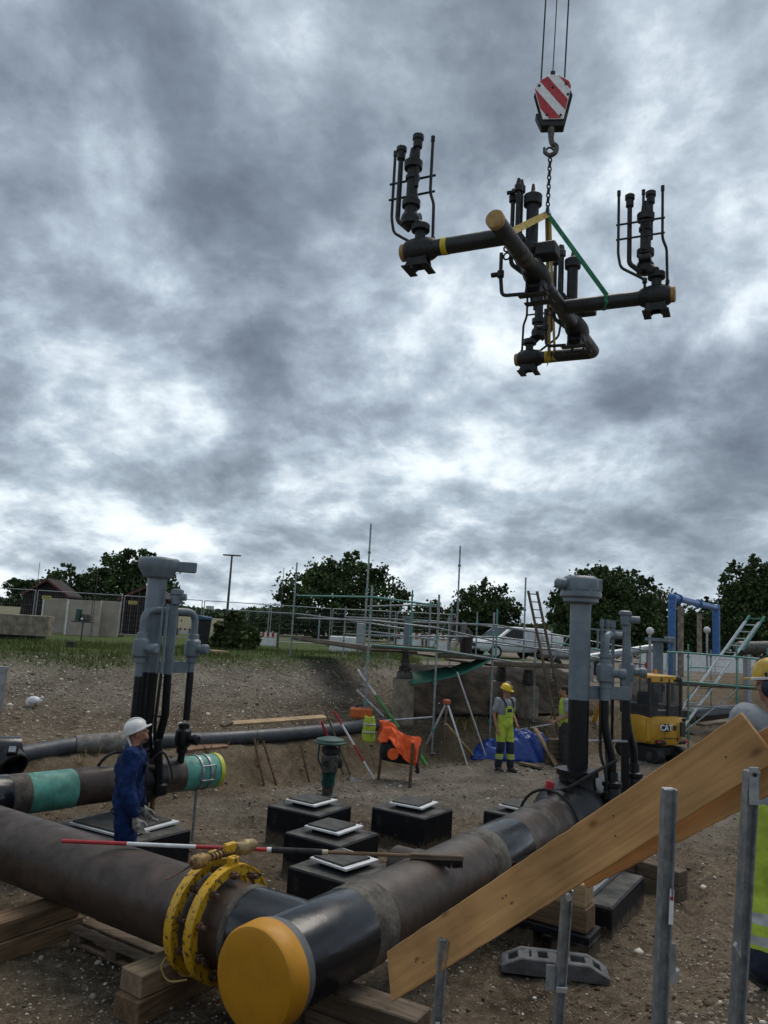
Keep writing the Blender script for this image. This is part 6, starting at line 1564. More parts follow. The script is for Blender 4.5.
def sheds():
    mar = mat('maroon_cladding', (0.022, 0.012, 0.015), .9, 0, scale=5); rd = mat('dark_red_trim', (0.10, 0.02, 0.018), .6)
    for label, x0, x1, ytop, yridge, d, dep in (('dark maroon clad shed with red gable trim behind the tall valve', 119, 168, 598, 588, 43, 1.8), ('dark gabled shed behind the concrete barrier', 22, 62, 593, 581, 46, 1.6)):
        a = ground_pt(x0, d); b = ground_pt(x1, d); z1 = at(x0, ytop, d).z; zr = at((x0+x1)/2, yridge, d).z
        z0 = min(a.z, b.z)-.1; mx = (a.x+b.x)/2; y = a.y; W = (b-a).length
        r = thing('shed', label, 'shed', (mx, y, z0))
        MB().box((mx, y+dep/2, (z0+z1)/2), (W, dep, z1-z0)).build('wall', mar, r)
        n = int(W/.28)
        for k in range(n+1): MB().box((mx-W/2+W*k/n, y-.012, (z0+z1)/2), (.05, .02, z1-z0)).build('cladding_rib', mar, r)
        for s in (-1, 1):
            MB().prism([(0, zr-z1+.08), (s*(W/2+.25), -.12), (s*(W/2+.25), -.02), (0, zr-z1+.18)], -.3, dep+.2, frame((0, 1, 0), (-1, 0, 0)) if False else Matrix(((1, 0, 0), (0, 0, 1), (0, 1, 0))), (mx, y, z1)).build('roof_slope', mar, r)
            MB().beam((mx, y-.32, zr+.1), (mx+s*(W/2+.25), y-.32, z1-.08), .05, .13, (0, 0, 1)).build('gable_trim', rd, r)
        MB().prism([(-W/2, 0), (W/2, 0), (0, zr-z1+.05)], 0, dep, Matrix(((1, 0, 0), (0, 0, 1), (0, 1, 0))), (mx, y, z1)).build('gable', mar, r)
    # beige wall panels
    bei = mat('beige_panel', (0.36, 0.31, 0.26), .8, 0, scale=2, c2=(0.28, 0.24, 0.20), bump=.08)
    for label, x0, x1, yt, d in (('pale beige wall panel with a tall top edge beside the dark shed', 64, 97, 600, 37.0), ('pale beige wall panel next to the maroon shed', 97, 117, 601, 37.6), ('low beige wall panel behind the concrete barrier', 39, 63, 598, 38.2)):
        a = ground_pt(x0, d); b = ground_pt(x1, d); z1 = at((x0+x1)/2, yt, d).z; z0 = min(a.z, b.z)-.1; e = (b-a); e.z = 0
        r = thing('beige_hoarding', label, 'wall', tuple(a))
        MB().box(((a.x+b.x)/2, (a.y+b.y)/2, (z0+z1)/2), (e.length-.02, .16, z1-z0), Matrix.Rotation(math.atan2(e.y, e.x), 3, 'Z')).build('panel', bei, r, .01)
        MB().box((a.x+.04, a.y-.09, (z0+z1)/2), (.07, .04, z1-z0)).build('edge_strip', white, r)
    # concrete barrier
    a, b = at(-20, 612, 29), at(58, 614, 29.6); z0 = hz(b.x, b.y)-.1
    r = thing('concrete_barrier', 'long stained concrete barrier on the grass at the end of the bank', 'barrier', (a.x, a.y, z0))
    zt = (a.z+b.z)/2-.05
    MB().box(((a.x+b.x)/2, a.y, (z0+.28+zt)/2), ((b-a).length, .5, zt-z0-.28)).build('slab', concrete, r, .02)
    MB().box(((a.x+b.x)/2, a.y+.05, z0+.16), ((b-a).length-.4, .3, .3)).build('sleeper', rubber, r, .02)
    # small green pump stand before the beige wall
    c = ground_pt(81, 31); s = thing('pump_stand', 'small green pump unit on a narrow steel stand before the beige wall', 'pump', tuple(c), local=True)
    MB().cyl((0, 0, 0), (0, 0, .75), .03).build('stand_post', steelg, s); MB().box((0, 0, .78), (.85, .3, .05)).build('stand_tray', steelg, s, .01)
    MB().cyl((-.22, 0, .8), (-.2, 0, 1.28), .13, n=12).build('pump_body', dgreen, s); MB().box((.12, 0, .95), (.38, .24, .3)).build('motor', steelg, s, .04); MB().cyl((.0, -.13, .9), (.0, -.16, .9), .05).build('gauge', white, s)
    MB().cyl((.3, 0, 1.0), (.32, 0, 2.3), .012).build('hose', rubber, s)
    # waste bin
    c = ground_pt(200, 26); s = thing('waste_bin', 'black waste bin with blue lid on the grass behind the tall valve', 'bin', tuple(c), .2, local=True)
    MB().prism([(-.26, 0), (.26, 0), (.33, 1.0), (-.33, 1.0)], -.34, .34, frame((0, -1, 0), (1, 0, 0))).build('bin_body', blackf, s, .03)
    MB().prism([(-.36, 1.0), (.36, 1.0), (.34, 1.1), (-.3, 1.16)], -.37, .37, frame((0, -1, 0), (1, 0, 0))).build('bin_lid', mat('blue_lid', (0.02, 0.09, 0.16), .5), s, .02)
    for k in (-.22, .22): MB().cyl((k-.03, .33, .1), (k+.03, .33, .1), .1).build('wheel', rubber, s)
    a, b = at(196, 656, 22.0), at(226, 661, 21.5); a.z = b.z = hz((a.x+b.x)/2, a.y)+.1
    solo(MB().beam(a, b, .3, .05), 'plank', freshw, 'pale plank lying on the grass at the top of the bank under the waste bin', 'plank', tuple(a))
    c = at(70, 653, 21); c.z = hz(c.x, c.y); solo(MB().box(c+UP*.08, (.18, .18, .18)), 'wood_block', rubber, 'small dark block on the grass edge above the gravel bank', 'block', tuple(c), bevel=.01)
    # lamp post
    a = at(232, 556, 58); g = hz(a.x, a.y); s = thing('lamp_post', 'slim street lamp with a flat twin head rising above the bushes', 'street lamp', (a.x, a.y, g))
    MB().cyl((a.x, a.y, g), (a.x, a.y, a.z), .11, .07, n=10).build('pole', steelg, s); MB().box((a.x, a.y, a.z+.05), (1.35, .25, .10)).build('lamp_head', steelg, s, .02)
    for px, y0, d, lb in ((40, 562, 34, 'thin bare rod standing behind the wire fence by the gable roof'), (98, 572, 36, 'thin bare rod standing in front of the beige wall'), (134, 576, 40, 'thin antenna rod over the maroon shed beside the red trim'), (141, 579, 40.5, 'second thin antenna rod over the maroon shed'), (284, 568, 30, 'thin pole standing on the grass next to the scaffold with the mast')):
        a = at(px, y0, d); g = hz(a.x, a.y); solo(MB().cyl((a.x, a.y, g), (a.x, a.y, a.z), .02, .012, n=6), 'thin_pole', steelg, lb, 'pole', (a.x, a.y, g))
sheds()
def barrier(label, px0, px1, ytop, d, n):
    a, b = ground_pt(px0, d), ground_pt(px1, d); z1 = at((px0+px1)/2, ytop, d).z; z0 = (a.z+b.z)/2
    r = thing('traffic_barrier', label, 'barrier', tuple(a), group='red and white traffic barriers')
    W = (b-a).length; h = z1-z0
    MB().beam(V((a.x, a.y, z0+h*.36)), V((b.x, b.y, z0+h*.36)), .05, h*.5).build('lower_board', white, r)
    for k in range(n):
        f0, f1 = k/n, (k+.96)/n
        p, q = a+(b-a)*f0, a+(b-a)*f1; p.z = q.z = z0+h*.82
        MB().beam(p, q, .05, h*.30).build('red_band' if k % 2 else 'white_band', red if k % 2 else white, r)
    for f in (.05, .95): p = a+(b-a)*f; MB().box((p.x, p.y, z0+h*.5), (.08, .3, h)).build('support_foot', steelg, r, .02)
barrier('red and white traffic barrier on the grass beside the thin pole', 254, 279, 632, 36, 10)
barrier('white traffic barrier with red bands behind the concrete pile', 394, 424, 632, 38, 10)
barrier('white traffic barrier with red bands next to the silver van', 425, 451, 634, 38, 8)
barrier('white traffic barrier in the distance beside the waste bin', 176, 190, 628, 48, 6)
for x0, x1, y0, y1, d, m, lb, nm in ((330, 356, 636, 641, 34, white, 'low white slab block behind the scaffold deck', 'slab'), (357, 366, 623, 641, 32, galv, 'grey cabinet behind the scaffold mast', 'cabinet')):
    a, b = at(x0, y0, d), at(x1, y0, d); z0 = hz(a.x, a.y); solo(MB().box(((a.x+b.x)/2, a.y+.4, (z0+a.z)/2), ((b-a).length, .8, a.z-z0)), nm+'_unit', m, lb, nm, (a.x, a.y, z0), bevel=.02)

# ------------------------------------------------------------------ parked car
def car(label, px, d, rotz, body_m, L=4.6, Hh=1.72, W=1.85):
    p = ground_pt(px, d); r = thing('parked_van', label, 'van', tuple(p), rotz, local=True)
    gl = mat('car_glass', (0.02, 0.026, 0.03), .12, 0, rvar=0, spec=.35)
    r.scale = (.92, .92, .86)
    prof = [(-2.25, .35), (-2.28, .62), (-2.2, .86), (-1.35, 1.02), (-.55, 1.62), (-.2, 1.70), (1.5, 1.68), (1.95, 1.58), (2.2, 1.05), (2.25, .6), (2.2, .35)]
    mx = frame((0, -1, 0), (1, 0, 0))
    b = MB(); b.prism([(x, y) for x, y in prof if y < 1.1 or True], -W/2+.06, W/2-.06, mx); body = b.build('body', body_m, r, .06, ang=50)
    for s in (-1, 1):
        MB().prism([(-1.12, 1.05), (-.5, 1.54), (-.15, 1.60), (.28, 1.60), (.28, 1.05)], s*(W/2-.055), s*(W/2-.045), mx).build('side_window', gl, r)
        MB().prism([(.40, .62), (.40, 1.55), (1.9, 1.52), (2.05, 1.0), (2.08, .62)], s*(W/2-.058), s*(W/2-.048), mx).build('load_panel', body_m, r)
        MB().box((-.95, s*(W/2+.06), 1.08), (.12, .18, .14)).build('wing_mirror', body_m, r, .03)
        MB().box((.30, -s*(W/2-.055), .78), (.012, .01, .65)).build('door_gap', rubber, r)
        MB().box((-.02, s*(W/2-.05), .92), (.18, .03, .03)).build('door_handle', steelg, r)
        for x in (-1.4, 1.4):
            w = MB().cyl((x, s*(W/2-.22), .34), (x, s*(W/2-.005), .34), .345, n=24).build('wheel', rubber, r, .02)
            MB().cyl((x, s*(W/2-.02), .34), (x, s*(W/2+.005), .34), .22, n=16).build('rim', alu, w)
        MB().ball((-2.17, s*.66, .74), (.1, .2, .1)).build('headlight', mat('lamp_lens', (.6, .62, .64), .1), r)
        MB().box((2.2, s*.72, .95), (.08, .16, .3)).build('tail_light', red, r, .02)
    MB().add([(-1.33, -.72, 1.05), (-1.33, .72, 1.05), (-.58, .64, 1.61), (-.58, -.64, 1.61)], [(0, 1, 2, 3)]).build('windscreen', gl, r).location = (-.03, 0, .015)
    MB().box((-2.28, 0, .66), (.04, .9, .16)).build('grille', blackf, r, .01); MB().box((-2.27, 0, .42), (.06, 1.6, .12)).build('bumper', blackf, r, .02)
    MB().box((-2.32, 0, .5), (.02, .5, .11)).build('number_plate', white, r)
    for s in (-1, 1): MB().tube([(-.2, s*.72, 1.72), (1.4, s*.72, 1.71)], .02, 6).build('roof_rail', blackf, r)
    return r
carw = mat('pale_silver_car_paint', (0.52, 0.55, 0.57), .35, .05, scale=3, var=.1)
car('pale silver panel van parked behind the walkway', 510, 36.0, 0.42, carw)
def equipment():
    p = ground_pt(570, 36); r = thing('equipment_trailer', 'flat trailer loaded with pipes and boxes parked behind the silver van', 'trailer', tuple(p), .1, local=True)
    MB().box((0, 0, .7), (3.4, 1.8, .16)).build('bed', steelg, r, .02)
    for x in (-1, 1):
        for s in (-1, 1): MB().cyl((x, s*.8, .34), (x, s*1.0, .34), .33, n=18).build('wheel', rubber, r, .02)
    for k in range(5): MB().cyl((-1.5, -.6+.26*k, .9), (1.5, -.6+.26*k, .9), .11, n=10).build('pipe', steelg, r)
    MB().box((-.9, 0, 1.35), (.9, .8, .6)).build('crate', white, r, .02); MB().box((.5, -.1, 1.3), (.7, .7, .5)).build('crate', mat('red_brown_crate', (.2, .05, .03), .7), r, .02)
    for s in (-1, 1): MB().box((0, s*.9, 1.0), (3.4, .03, .4)).build('side_board', galv, r)
equipment()
# person bending over on the walkway
p = at(466, 659, 22.0); 
_d = 22.0; gzp = at(466, 669, _d).z
person((p.x, p.y, gzp), PI-.9, 'person in grey jacket bending forward on the walkway before the silver van', dict(turn=.2, tilt=-.5, J=dict(waist=(0, .06, 1.06), chest=(0, .24, 1.18), neck=(0, .40, 1.26), head=(0, .50, 1.34), shR=(.185, .33, 1.24), shL=(-.185, .33, 1.24), elR=(.26, .42, .98), wrR=(.2, .5, .78), elL=(-.26, .42, .98), wrL=(-.2, .5, .78))),
       dict(trousers=[mat('brown_trousers', (.05, .035, .03), .9)], top=[mat('grey_jacket', (.11, .105, .10), .9, scale=8)], top_name='jacket', long=True, hair=True, bulk=.02))

# ------------------------------------------------------------------ right background
def portal():
    blu = mat('bright_blue_pipe', (0.022, 0.125, 0.34), .4, 0, scale=5, c2=(0.015, 0.085, 0.25))
    A, B = at(672, 596, 38), at(716, 609, 47)
    zt = (A.z+B.z)/2; ga, gb = hz(A.x, A.y), hz(B.x, B.y)
    A.z, B.z = zt, zt
    r = thing('pipe_portal', 'bright blue pipe rising in a tall portal over the white wall', 'pipe portal', (A.x, A.y, ga))
    R_ = .19
    MB().tube(arc_path([V((A.x, A.y, ga)), A-UP*.05], .3), R_, 16).build('riser', blu, r)
    MB().tube([V((B.x, B.y, gb)), B-UP*.02], R_*1.18, 16).build('riser', blu, r)
    e = (B-A).normalized()
    MB().tube([A-e*.1, B+e*.1], R_*.9, 16).build('top_pipe', blu, r)
    for p, k in ((A, 1), (B, 1.15)): MB().ball(p, R_*1.12*k).build('elbow', blu, r)
    for f in (.12, .55): q = A+(B-A)*f; MB().cyl(q-e*.1, q+e*.1, R_*1.3, n=16).build('flange', blu, r)
    for p, px in ((A, .55), (B, -.9)):
        c = V((p.x+px, p.y+.3, 0)); z = hz(c.x, c.y); MB().box((c.x, c.y, (z+zt-.4)/2), (.22, .22, zt-.4-z)).build('support_column', concrete, r)
portal()
def right_bits():
    a, b = ground_pt(640, 44), ground_pt(760, 48)
    for k in range(5):
        p, q = a+(b-a)*(k/5), a+(b-a)*((k+.97)/5); zt = at(700, 662, 46).z
        q.z = p.z = min(p.z, q.z); o = MB().beam(p+UP*.45, q+UP*.45, .14, 1.1)
        solo(o, 'white_hoarding', white, 'white concrete wall panel beneath the blue pipe portal', 'wall', tuple(p), group='white wall panels beneath the blue portal')
    c = ground_pt(658, 26); zt = at(658, 641, 26).z
    r = thing('vent_post', 'grey vent post with a wide flat cap behind the excavator', 'vent', tuple(c))
    MB().cyl((c.x, c.y, c.z), (c.x, c.y, zt), .17, n=16).build('post', greyp, r); MB().cyl((c.x, c.y, zt), (c.x, c.y, zt+.1), .42, n=18).build('cap', greyp, r); MB().box((c.x+.4, c.y, zt+.05), (.3, .25, .22)).build('gear_input', greyp, r, .02)
    MB().cyl((c.x+.5, c.y, c.z), (c.x+.5, c.y, zt), .06, n=10).build('side_line', greyp, r)
    a = at(650, 631, 28); g = hz(a.x, a.y); r = thing('garden_lamp', 'small globe lamp on a slim post behind the excavator', 'lamp', (a.x, a.y, g))
    MB().cyl((a.x, a.y, g), (a.x, a.y, a.z), .05, n=8).build('post', galv, r); MB().ball(a, .14).build('globe', mat('opal_globe', (.6, .62, .62), .3), r)
    a = at(707, 630, 30); g = hz(a.x, a.y); r = thing('garden_lamp', 'small globe lamp on a slim post inside the blue portal', 'lamp', (a.x, a.y, g))
    MB().cyl((a.x, a.y, g), (a.x, a.y, a.z), .045, n=8).build('post', galv, r); MB().ball(a, .13).build('globe', mat('opal_globe', (.6, .62, .62), .3), r)
    a, b = at(742, 648, 24), at(790, 647, 24.5)
    r = thing('grey_pipe', 'grey pipe with a rounded end lying high behind the helmet of the near worker', 'pipe', (a.x, a.y, a.z-.3)); MB().cyl(a, b, .2, n=16).build('pipe_body', steelg, r); MB().ball(a, (.26, .26, .22)).build('pipe_end', steelg, r)
    for q in (.1, .9):
        s = a+(b-a)*q; MB().box((s.x, s.y, (s.z-.2+hz(s.x, s.y))/2), (.12, .3, s.z-.2-hz(s.x, s.y))).build('trestle', galv, r)
    # grey supply pipes and a red sign in front of the white wall
    a, b = at(588, 658, 30), at(652, 648, 31)
    r = thing('grey_pipe', 'long grey pipe crossing behind the valve column towards the vent post', 'pipe', (a.x, a.y, hz(a.x, a.y))); MB().cyl(a, b, .16, n=14).build('pipe_body', galv, r)
    for q in (.05, .95):
        s = a+(b-a)*q; MB().box((s.x, s.y, (s.z-.16+hz(s.x, s.y))/2), (.12, .3, s.z-.16-hz(s.x, s.y))).build('trestle', galv, r)
    a = at(640, 667, 27); g = hz(a.x, a.y); r = thing('warning_sign', 'red and white warning board behind the bypass valves', 'sign', (a.x, a.y, g))
    MB().box(a, (.5, .03, .34)).build('board', red, r); MB().box(a-V((0, .02, 0)), (.32, .01, .16)).build('board_field', white, r); MB().cyl((a.x, a.y+.03, g), (a.x, a.y+.03, a.z), .025).build('post', galv, r)
right_bits()

# ------------------------------------------------------------------ crane hook and hanging manifold
dkp = mat('dark_green_grey_pipe', (0.014, 0.019, 0.018), .5, 0, scale=4, c2=(0.008, 0.010, 0.010), bump=.06)
dks = mat('dark_valve_steel', (0.006, 0.007, 0.008), .6, 0, scale=8, c2=(0.003, 0.0035, 0.004))
capt = mat('tan_pipe_cap', (0.36, 0.22, 0.07), .6, 0, scale=7, c2=(0.26, 0.15, 0.05))
yband = mat('yellow_band', (0.55, 0.42, 0.02), .5)
SP = 0.515; M2 = V((math.sin(SP), math.cos(SP), 0)); M1 = V((-math.cos(.44), math.sin(.44), 0))
MA = at(494, 218, 14.2); RM = .166
def mp(a, b, z=0.0): return MA+M1*a+M2*b+UP*z
def manifold():
    r = thing('valve_manifold', 'dark pipe manifold with five tall valves hanging from the crane chain', 'pipe manifold', tuple(MA))
    tL, tR, tE = .72, 4.35, 7.5
    aL, aR, aE = 1.84, 2.12, 1.78
    MB().lathe([(RM, 0.12), (RM, tE-.3)], MA, M2, 28).build('main_pipe', dkp, r)
    MB().lathe([(0, 0), (RM*.9, .004), (RM+.012, .02), (RM+.012, .13), (RM, .135)], MA, M2, 28, False).build('end_cap', capt, r)
    for t in (1.35, 1.62): MB().lathe([(RM, t), (RM+.012, t+.01), (RM+.012, t+.16), (RM, t+.17)], MA, M2, 28, False).build('weld_wrap', mat('brown_wrap', (0.07, 0.055, 0.04), .7), r)
    MB().cyl(mp(RM*.4, tL), mp(aL, tL), RM, n=28).build('left_arm', dkp, r)
    MB().cyl(mp(-RM*.4, tR), mp(-aR, tR), RM, n=28).build('right_arm', dkp, r)
    MB().tube(arc_path([mp(0, tE-.35), mp(0, tE), mp(.5, tE), mp(aE, tE)], .34, 10), RM, 24).build('end_bend', dkp, r)
    for c, ax, k in ((mp(aL, tL), M1, 1), (mp(-aR, tR), -M1, 1), (mp(aE, tE), M1, 1)):
        pass
    # valves
    def arm_valve(c, ax, towers):
        sx = ax; sy = UP.cross(ax).normalized()
        L = lambda x, y, z: c+sx*x+sy*y+UP*z
        v = MB().lathe([(RM+.002, -.36), (RM+.03, -.32), (.225, -.26), (.25, -.12), (.255, 0), (.25, .12), (.225, .24), (RM+.03, .29), (RM+.002, .31)], c, sx, 24).build('valve', dks, r)
        MB().lathe([(RM+.01, .30), (RM+.012, .31), (RM+.012, .38), (RM*.9, .40), (0, .405)], c, sx, 24, False).build('end_cap', capt, v)
        # saddle foot: two splayed plates with a hollow between
        for s in (-1, 1):
            MB().prism([(-.28, -.40), (-.12, -.40), (-.07, -.36), (.07, -.36), (.12, -.40), (.28, -.40), (.22, -.30), (.19, -.12), (-.19, -.12), (-.22, -.30)], s*.13-.015, s*.13+.015, Matrix((sx, UP, sx.cross(UP))).transposed(), c).build('saddle_plate', dks, v)
        MB().box(c-UP*.41+sx*.2, (.16, .5, .025), Matrix((sx, sy, UP)).transposed()).build('saddle_foot', dks, v); MB().box(c-UP*.41-sx*.2, (.16, .5, .025), Matrix((sx, sy, UP)).transposed()).build('saddle_foot', dks, v)
        # gearbox and upright actuator column, offset outwards
        o = towers
        MB().cyl(L(0, 0, .2), L(0, 0, .42), .11, n=16).build('stem_neck', dks, v)
        g = MB().lathe([(.15, 0), (.19, .02), (.19, .14), (.12, .17)], L(0, 0, .40), UP, 20).build('gearbox', dks, v)
        MB().cyl(L(-.02, -.10, .52), L(o*.20, -.05, .66), .13, n=14).build('gear_arm', dks, v)
        MB().lathe([(.15, 0), (.19, .02), (.19, .12), (.14, .15), (.13, .40), (.19, .42), (.19, .55), (.12, .58), (.115, 1.0), (.15, 1.02), (.15, 1.1), (.12, 1.12), (.12, 1.25), (.19, 1.27), (.195, 1.42), (.11, 1.46), (.08, 1.72)], L(o*.24, 0, .58), UP, 18).build('actuator_column', dks, v)
        MB().box(L(o*.24, -.15, 1.2), (.15, .12, .3)).build('actuator_box', dks, v, .01)
        MB().ball(L(o*.24, 0, .72), .2).build('gear_housing', dks, v)
        MB().cyl(L(o*.1, -.2, .85), L(o*.36, -.2, .85), .09, n=12).build('gear_drum', dks, v)
        def line(pts, rr, top=None, rt=.03):
            MB().tube(arc_path([L(*p) for p in pts], .1), rr, 8).build('riser_line', dks, v)
            q = L(*pts[-1])
            if top: MB().lathe([(rt*.7, -.02), (rt, 0), (rt, top*.5), (rt*1.25, top*.55), (rt*1.25, top*.85), (rt*.6, top)], q, UP, 10).build('line_valve', dks, v)
            else: MB().cyl(q, q+UP*.12, rr*1.35, n=8).build('line_tip', dks, v)
        line([(o*.22, -.26, .12), (o*.22, -.28, .30), (o*.74, -.28, .66), (o*.80, -.26, 1.0), (o*.80, -.26, 2.42)], .032)
        line([(o*.30, -.1, .55), (o*.58, -.1, .82), (o*.58, -.1, 1.0), (o*.58, -.1, 2.2)], .055, .32, .09)
        line([(o*.28, -.12, 1.4), (o*.28, -.12, 2.42)], .032)
        line([(o*.14, .05, 1.4), (o*.14, .05, 2.28)], .058, .32, .095)
        line([(-o*.24, -.1, .15), (-o*.22, -.1, 1.05), (-o*.13, -.1, 1.3), (-o*.13, -.1, 2.45)], .032)
        for z in (1.38, 1.74): MB().beam(L(o*.86, -.2, z), L(-o*.19, -.2, z), .035, .035).build('tie_bar', dks, v)
        MB().lathe([(.03, 0), (.055, .02), (.055, .12), (.03, .14)], L(o*.22, -.28, .2), UP, 10).build('drain_valve', dks, v)
        MB().lathe([(.025, 0), (.045, .02), (.045, .1), (.025, .12)], L(-o*.24, -.1, .2), UP, 10).build('drain_valve', dks, v)
        return v
    arm_valve(mp(aL, tL), M1, 1); arm_valve(mp(-aR, tR), -M1, -1*-1*1 if False else -1); arm_valve(mp(aE, tE), M1, -1)
    for a0, a1, t in ((aL-.62, aL-.50, tL), (aE-.62, aE-.46, tE)):
        MB().cyl(mp(a0, t), mp(a1, t), RM+.006, n=28).build('yellow_band', yband, r)
    def inline_valve(t):
        c = mp(0, t); sx, sy = M2, M1
        L = lambda x, y, z: c+sx*x*1.25+sy*y*1.15+UP*z*1.15
        v = MB().lathe([(RM+.002, -.5), (RM+.03, -.45), (.23, -.34), (.265, -.15), (.27, 0), (.265, .15), (.23, .34), (RM+.03, .45), (RM+.002, .5)], c, sx, 24).build('valve', dks, r)
        for q in (-1, 1):
            MB().prism([(-.30, -.52), (-.14, -.52), (-.08, -.44), (.08, -.44), (.14, -.52), (.30, -.52), (.23, -.34), (.21, -.1), (-.21, -.1), (-.23, -.34)], q*.15-.02, q*.15+.02, Matrix((sx, UP, sx.cross(UP))).transposed(), c).build('saddle_plate', dks, v)
            MB().box(c-UP*.53+sx*q*.22, (.18, .62, .03), Matrix((sx, sy, UP)).transposed()).build('saddle_foot', dks, v)
        MB().box(L(0, 0, -.22), (.34, .40, .22), Matrix((sx, sy, UP)).transposed()).build('valve_base', dks, v, .04)
        MB().cyl(L(0, 0, .2), L(0, 0, .5), .12, n=16).build('stem_neck', dks, v)
        MB().box(L(.02, -.18, .46), (.42, .44, .30), Matrix((sx, sy, UP)).transposed()).build('gearbox', dks, v, .03)
        MB().lathe([(.19, 0), (.19, .12), (.135, .14), (.135, 1.05), (.20, 1.07), (.205, 1.28), (.13, 1.31), (.05, 1.4)], L(0, .12, .50), UP, 18).build('actuator_column', dks, v)
        MB().cyl(L(0, .12, 1.70), L(0, .12, 1.86), .055, .03, n=10).build('column_tip', mat('red_brown_tip', (.10, .035, .025), .6), v)
        for k, (x, y, z) in enumerate(((-.12, .36, 1.85), (.08, .38, 1.95), (-.02, .50, 1.72))):
            MB().tube(arc_path([L(x*.6, .22, .05), L(x, y, .3), L(x, y, z)], .1), .05, 8).build('riser_line', dks, v)
            MB().lathe([(.055, -.2), (.09, -.18), (.09, -.04), (.065, -.02), (.035, .12)], L(x, y, z), UP, 10).build('line_valve', dks, v)
        MB().ball(L(0, .2, .55), .24).build('gear_housing', dks, v)
        MB().cyl(L(-.2, .3, .7), L(.2, .3, .7), .12, n=12).build('gear_drum', dks, v)
        MB().cyl(L(-.12, .42, 1.70), L(-.12, .58, 1.70), .045, n=10).build('side_valve', dks, v)
        MB().tube(arc_path([L(-.1, .2, -.38), L(-.1, .62, -.36), L(-.1, .66, .05), L(-.1, .66, .5)], .12), .042, 8).build('drain_loop', dks, v)
        MB().lathe([(.05, 0), (.075, .02), (.075, .16), (.05, .18)], L(-.1, .66, .0), UP, 10).build('drain_valve', dks, v); MB().cyl(L(-.1, .66, .08), L(-.1, .84, .08), .055, n=10).build('side_valve', dks, v)
        for k in range(3): MB().torus(L(-.1, .55, .42+.16*k), M2, .075, .022, 14, 6).build('link', dks, v)
    inline_valve(2.55); inline_valve(5.75)
    return tL, tR, tE, aL, aR, aE
tL, tR, tE, aL, aR, aE = manifold()

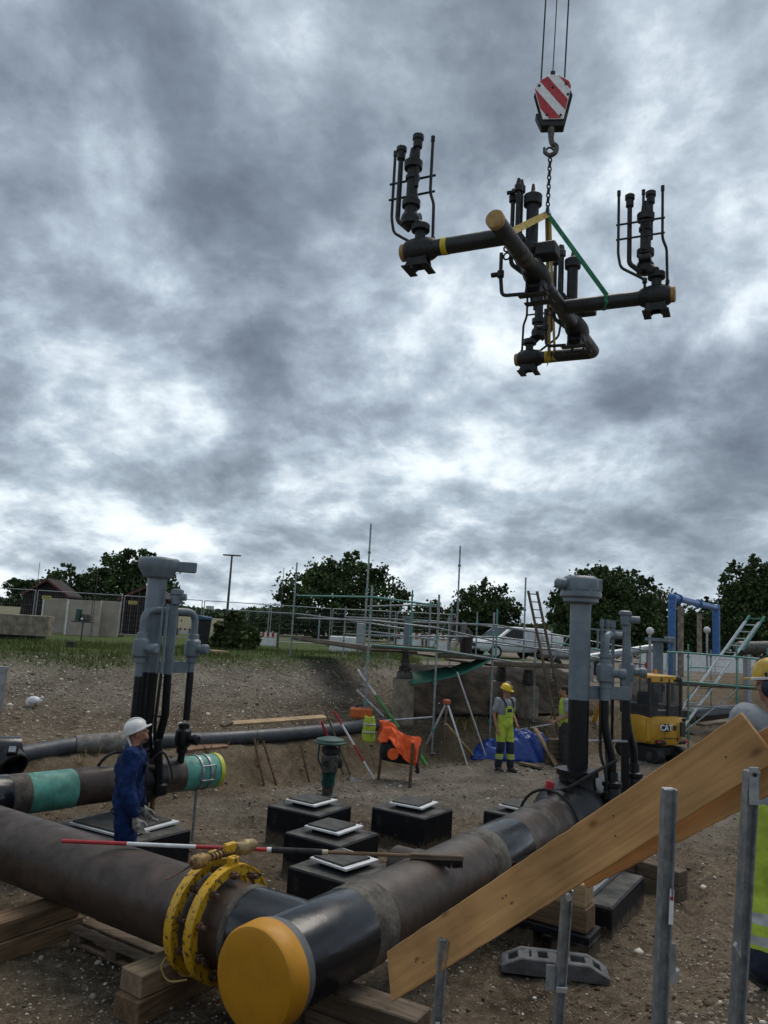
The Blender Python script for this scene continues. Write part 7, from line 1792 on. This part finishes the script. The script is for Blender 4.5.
def rigging():
    top = at(547.5, 214, 17.0)
    def tapes(name, label, m, path, w, cat='sling'):
        P = [V(p) for p in path]; r = None
        mb = MB()
        for i in range(len(P)-1):
            d = (P[i+1]-P[i]); mb.beam(P[i], P[i+1], w, .012, V((0.3, -1, 0.1)))
        return solo(mb, name, m, label, cat, tuple(P[0]))
    ys = mat('yellow_sling_webbing', (0.42, 0.30, 0.05), .8, 0, scale=12, c2=(0.30, 0.21, 0.035)); gs = mat('green_sling_webbing', (0.025, 0.20, 0.10), .8, 0, scale=12, c2=(0.015, 0.12, 0.06))
    l1 = mp(.35, tL, RM+.02)
    tapes('lifting_sling', 'yellow lifting sling running sideways from the chain to the near pipe end', ys, [top, mp(.05, .95, RM+.02)], .15)
    e1 = mp(aE-.55, tE, 0)
    tapes('lifting_sling', 'yellow lifting sling hanging straight down to the far bent pipe', ys, [top+V((-.01, 0, 0)), e1+V((-.03, -RM-.02, RM*.3)), e1+V((-.03, -RM-.02, -RM)), e1+V((-.03, 0, -RM-.03))], .19)
    tapes('lifting_sling', 'second yellow sling strand beside the straight hanging one', ys, [top+V((.05, 0.02, 0)), e1+V((.12, -RM-.02, RM*.3)), e1+V((.12, -RM-.02, -RM))], .14)
    g1 = mp(-1.0, tR, 0)
    tapes('lifting_sling', 'green lifting sling slanting down to one arm of the manifold', gs, [top, g1+V((0, -RM-.015, RM*.5)), g1+V((0, -RM-.02, -RM*.5)), g1+V((0, -.02, -RM-.03))], .13)
    # chain
    hookp = at(550.5, 150, 17.0)
    r = thing('lifting_chain', 'dark steel lifting chain between the crane hook and the slings', 'chain', tuple(top))
    n = 11; e = (hookp-top)
    MB().torus(hookp-e*.03, V((.3, -1, 0)), .10, .022, 20, 8, 1.0, V((1, .3, 0))).build('master_link', dks, r)
    a, b = hookp-e*.12, top+UP*.18
    for k in range(n):
        c = a+(b-a)*((k+.5)/n); s = (a-b).length/n
        ax = V((1, .3, 0)) if k % 2 else V((-.3, 1, 0))
        MB().torus(c, ax, s*.40, .017, 16, 6, 1.45, UP).build('chain_link', dks, r)
    MB().tube([top+UP*.2, top+UP*.05, top-UP*.02], [.03, .05, .04], 10).build('shackle', mat('blue_shackle', (.02, .04, .10), .5), r)
    # hook block
    c = at(552, 103, 17.0)
    r = thing('crane_hook_block', 'crane hook block with red and white striped side plates', 'hook block', tuple(c), -.12, local=True)
    W = [(-.36, .42), (-.08, .60), (.10, .60), (.36, .44), (.40, .30), (.25, -.48), (-.20, -.48), (-.40, .25)]
    mx = frame((0, -1, 0), (1, 0, 0))
    MB().prism(W, .10, .13, mx).build('side_plate', white, r, .01)
    MB().prism(W, -.13, -.10, mx).build('side_plate', dks, r, .01)
    MB().prism([(-.36, -.30), (.33, -.30), (.28, -.62), (-.22, -.62)], -.16, .09, mx).build('cheek_weight', dks, r, .02)
    MB().prism([(x*1.06+.04, y*.98) for x, y in W], -.19, -.15, mx).build('rear_plate', dks, r, .01)
    MB().cyl((-.02, .12, .12), (-.02, -.12, .12), .30, n=24).build('sheave', dks, r)
    # red diagonal stripes clipped to the plate outline
    def clip(poly, a, b, k):       # keep a*x+b*y<=k
        out = []
        for i in range(len(poly)):
            p, q = poly[i], poly[(i+1) % len(poly)]; fp, fq = a*p[0]+b*p[1]-k, a*q[0]+b*q[1]-k
            if fp <= 0: out.append(p)
            if fp*fq < 0: t = fp/(fp-fq); out.append((p[0]+(q[0]-p[0])*t, p[1]+(q[1]-p[1])*t))
        return out
    s = .78; Wi = [(x*.97, y*.97) for x, y in W]
    for k0 in (-.34, .05, .44):
        poly = clip(clip(Wi, s, .62, k0+.20), -s, -.62, -k0)
        if len(poly) > 2: MB().prism(poly, .131, .136, mx).build('red_stripe', red, r)
    for x, y in ((0, .28), (-.3, .33), (.28, .36), (-.12, -.38), (.18, -.4), (.33, .1)): MB().cyl((x, -.13, y), (x, -.155, y), .028, n=8).build('bolt', dks, r)
    MB().box((.0, 0, .68), (.10, .12, .18)).build('rope_socket', dks, r, .02)
    MB().cyl((.0, 0, -.60), (.0, 0, -.86), .085, .06, n=12).build('hook_shank', steelg, r)
    hk = [(.0, 0, -.84), (.03, 0, -.98), (.12, 0, -1.06), (.10, 0, -1.20), (-.02, 0, -1.26), (-.13, 0, -1.18), (-.14, 0, -1.08)]
    MB().tube(bez(*hk, n=5), [.06]*11+[.055]*10+[.045]*5+[.03]*5, 10).build('hook', steelg, r)
    # hoist ropes to the crane far above
    for px, dx, lb in ((541.5, -.26, 'steel hoist rope running up from a side of the striped hook block'), (553, 0, 'thin hoist rope running up from the socket of the striped hook block'), (565.5, .26, 'steel hoist rope running up from a side of the striped hook block')):
        a = V((c.x+dx, c.y, c.z+(.42 if dx else .74))); t = a+V((.35, 0, 14))
        solo(MB().cyl(a, t, .018 if dx else .012, n=6), 'hoist_rope', dks, lb, 'rope', tuple(a), group='hoist ropes')
rigging()
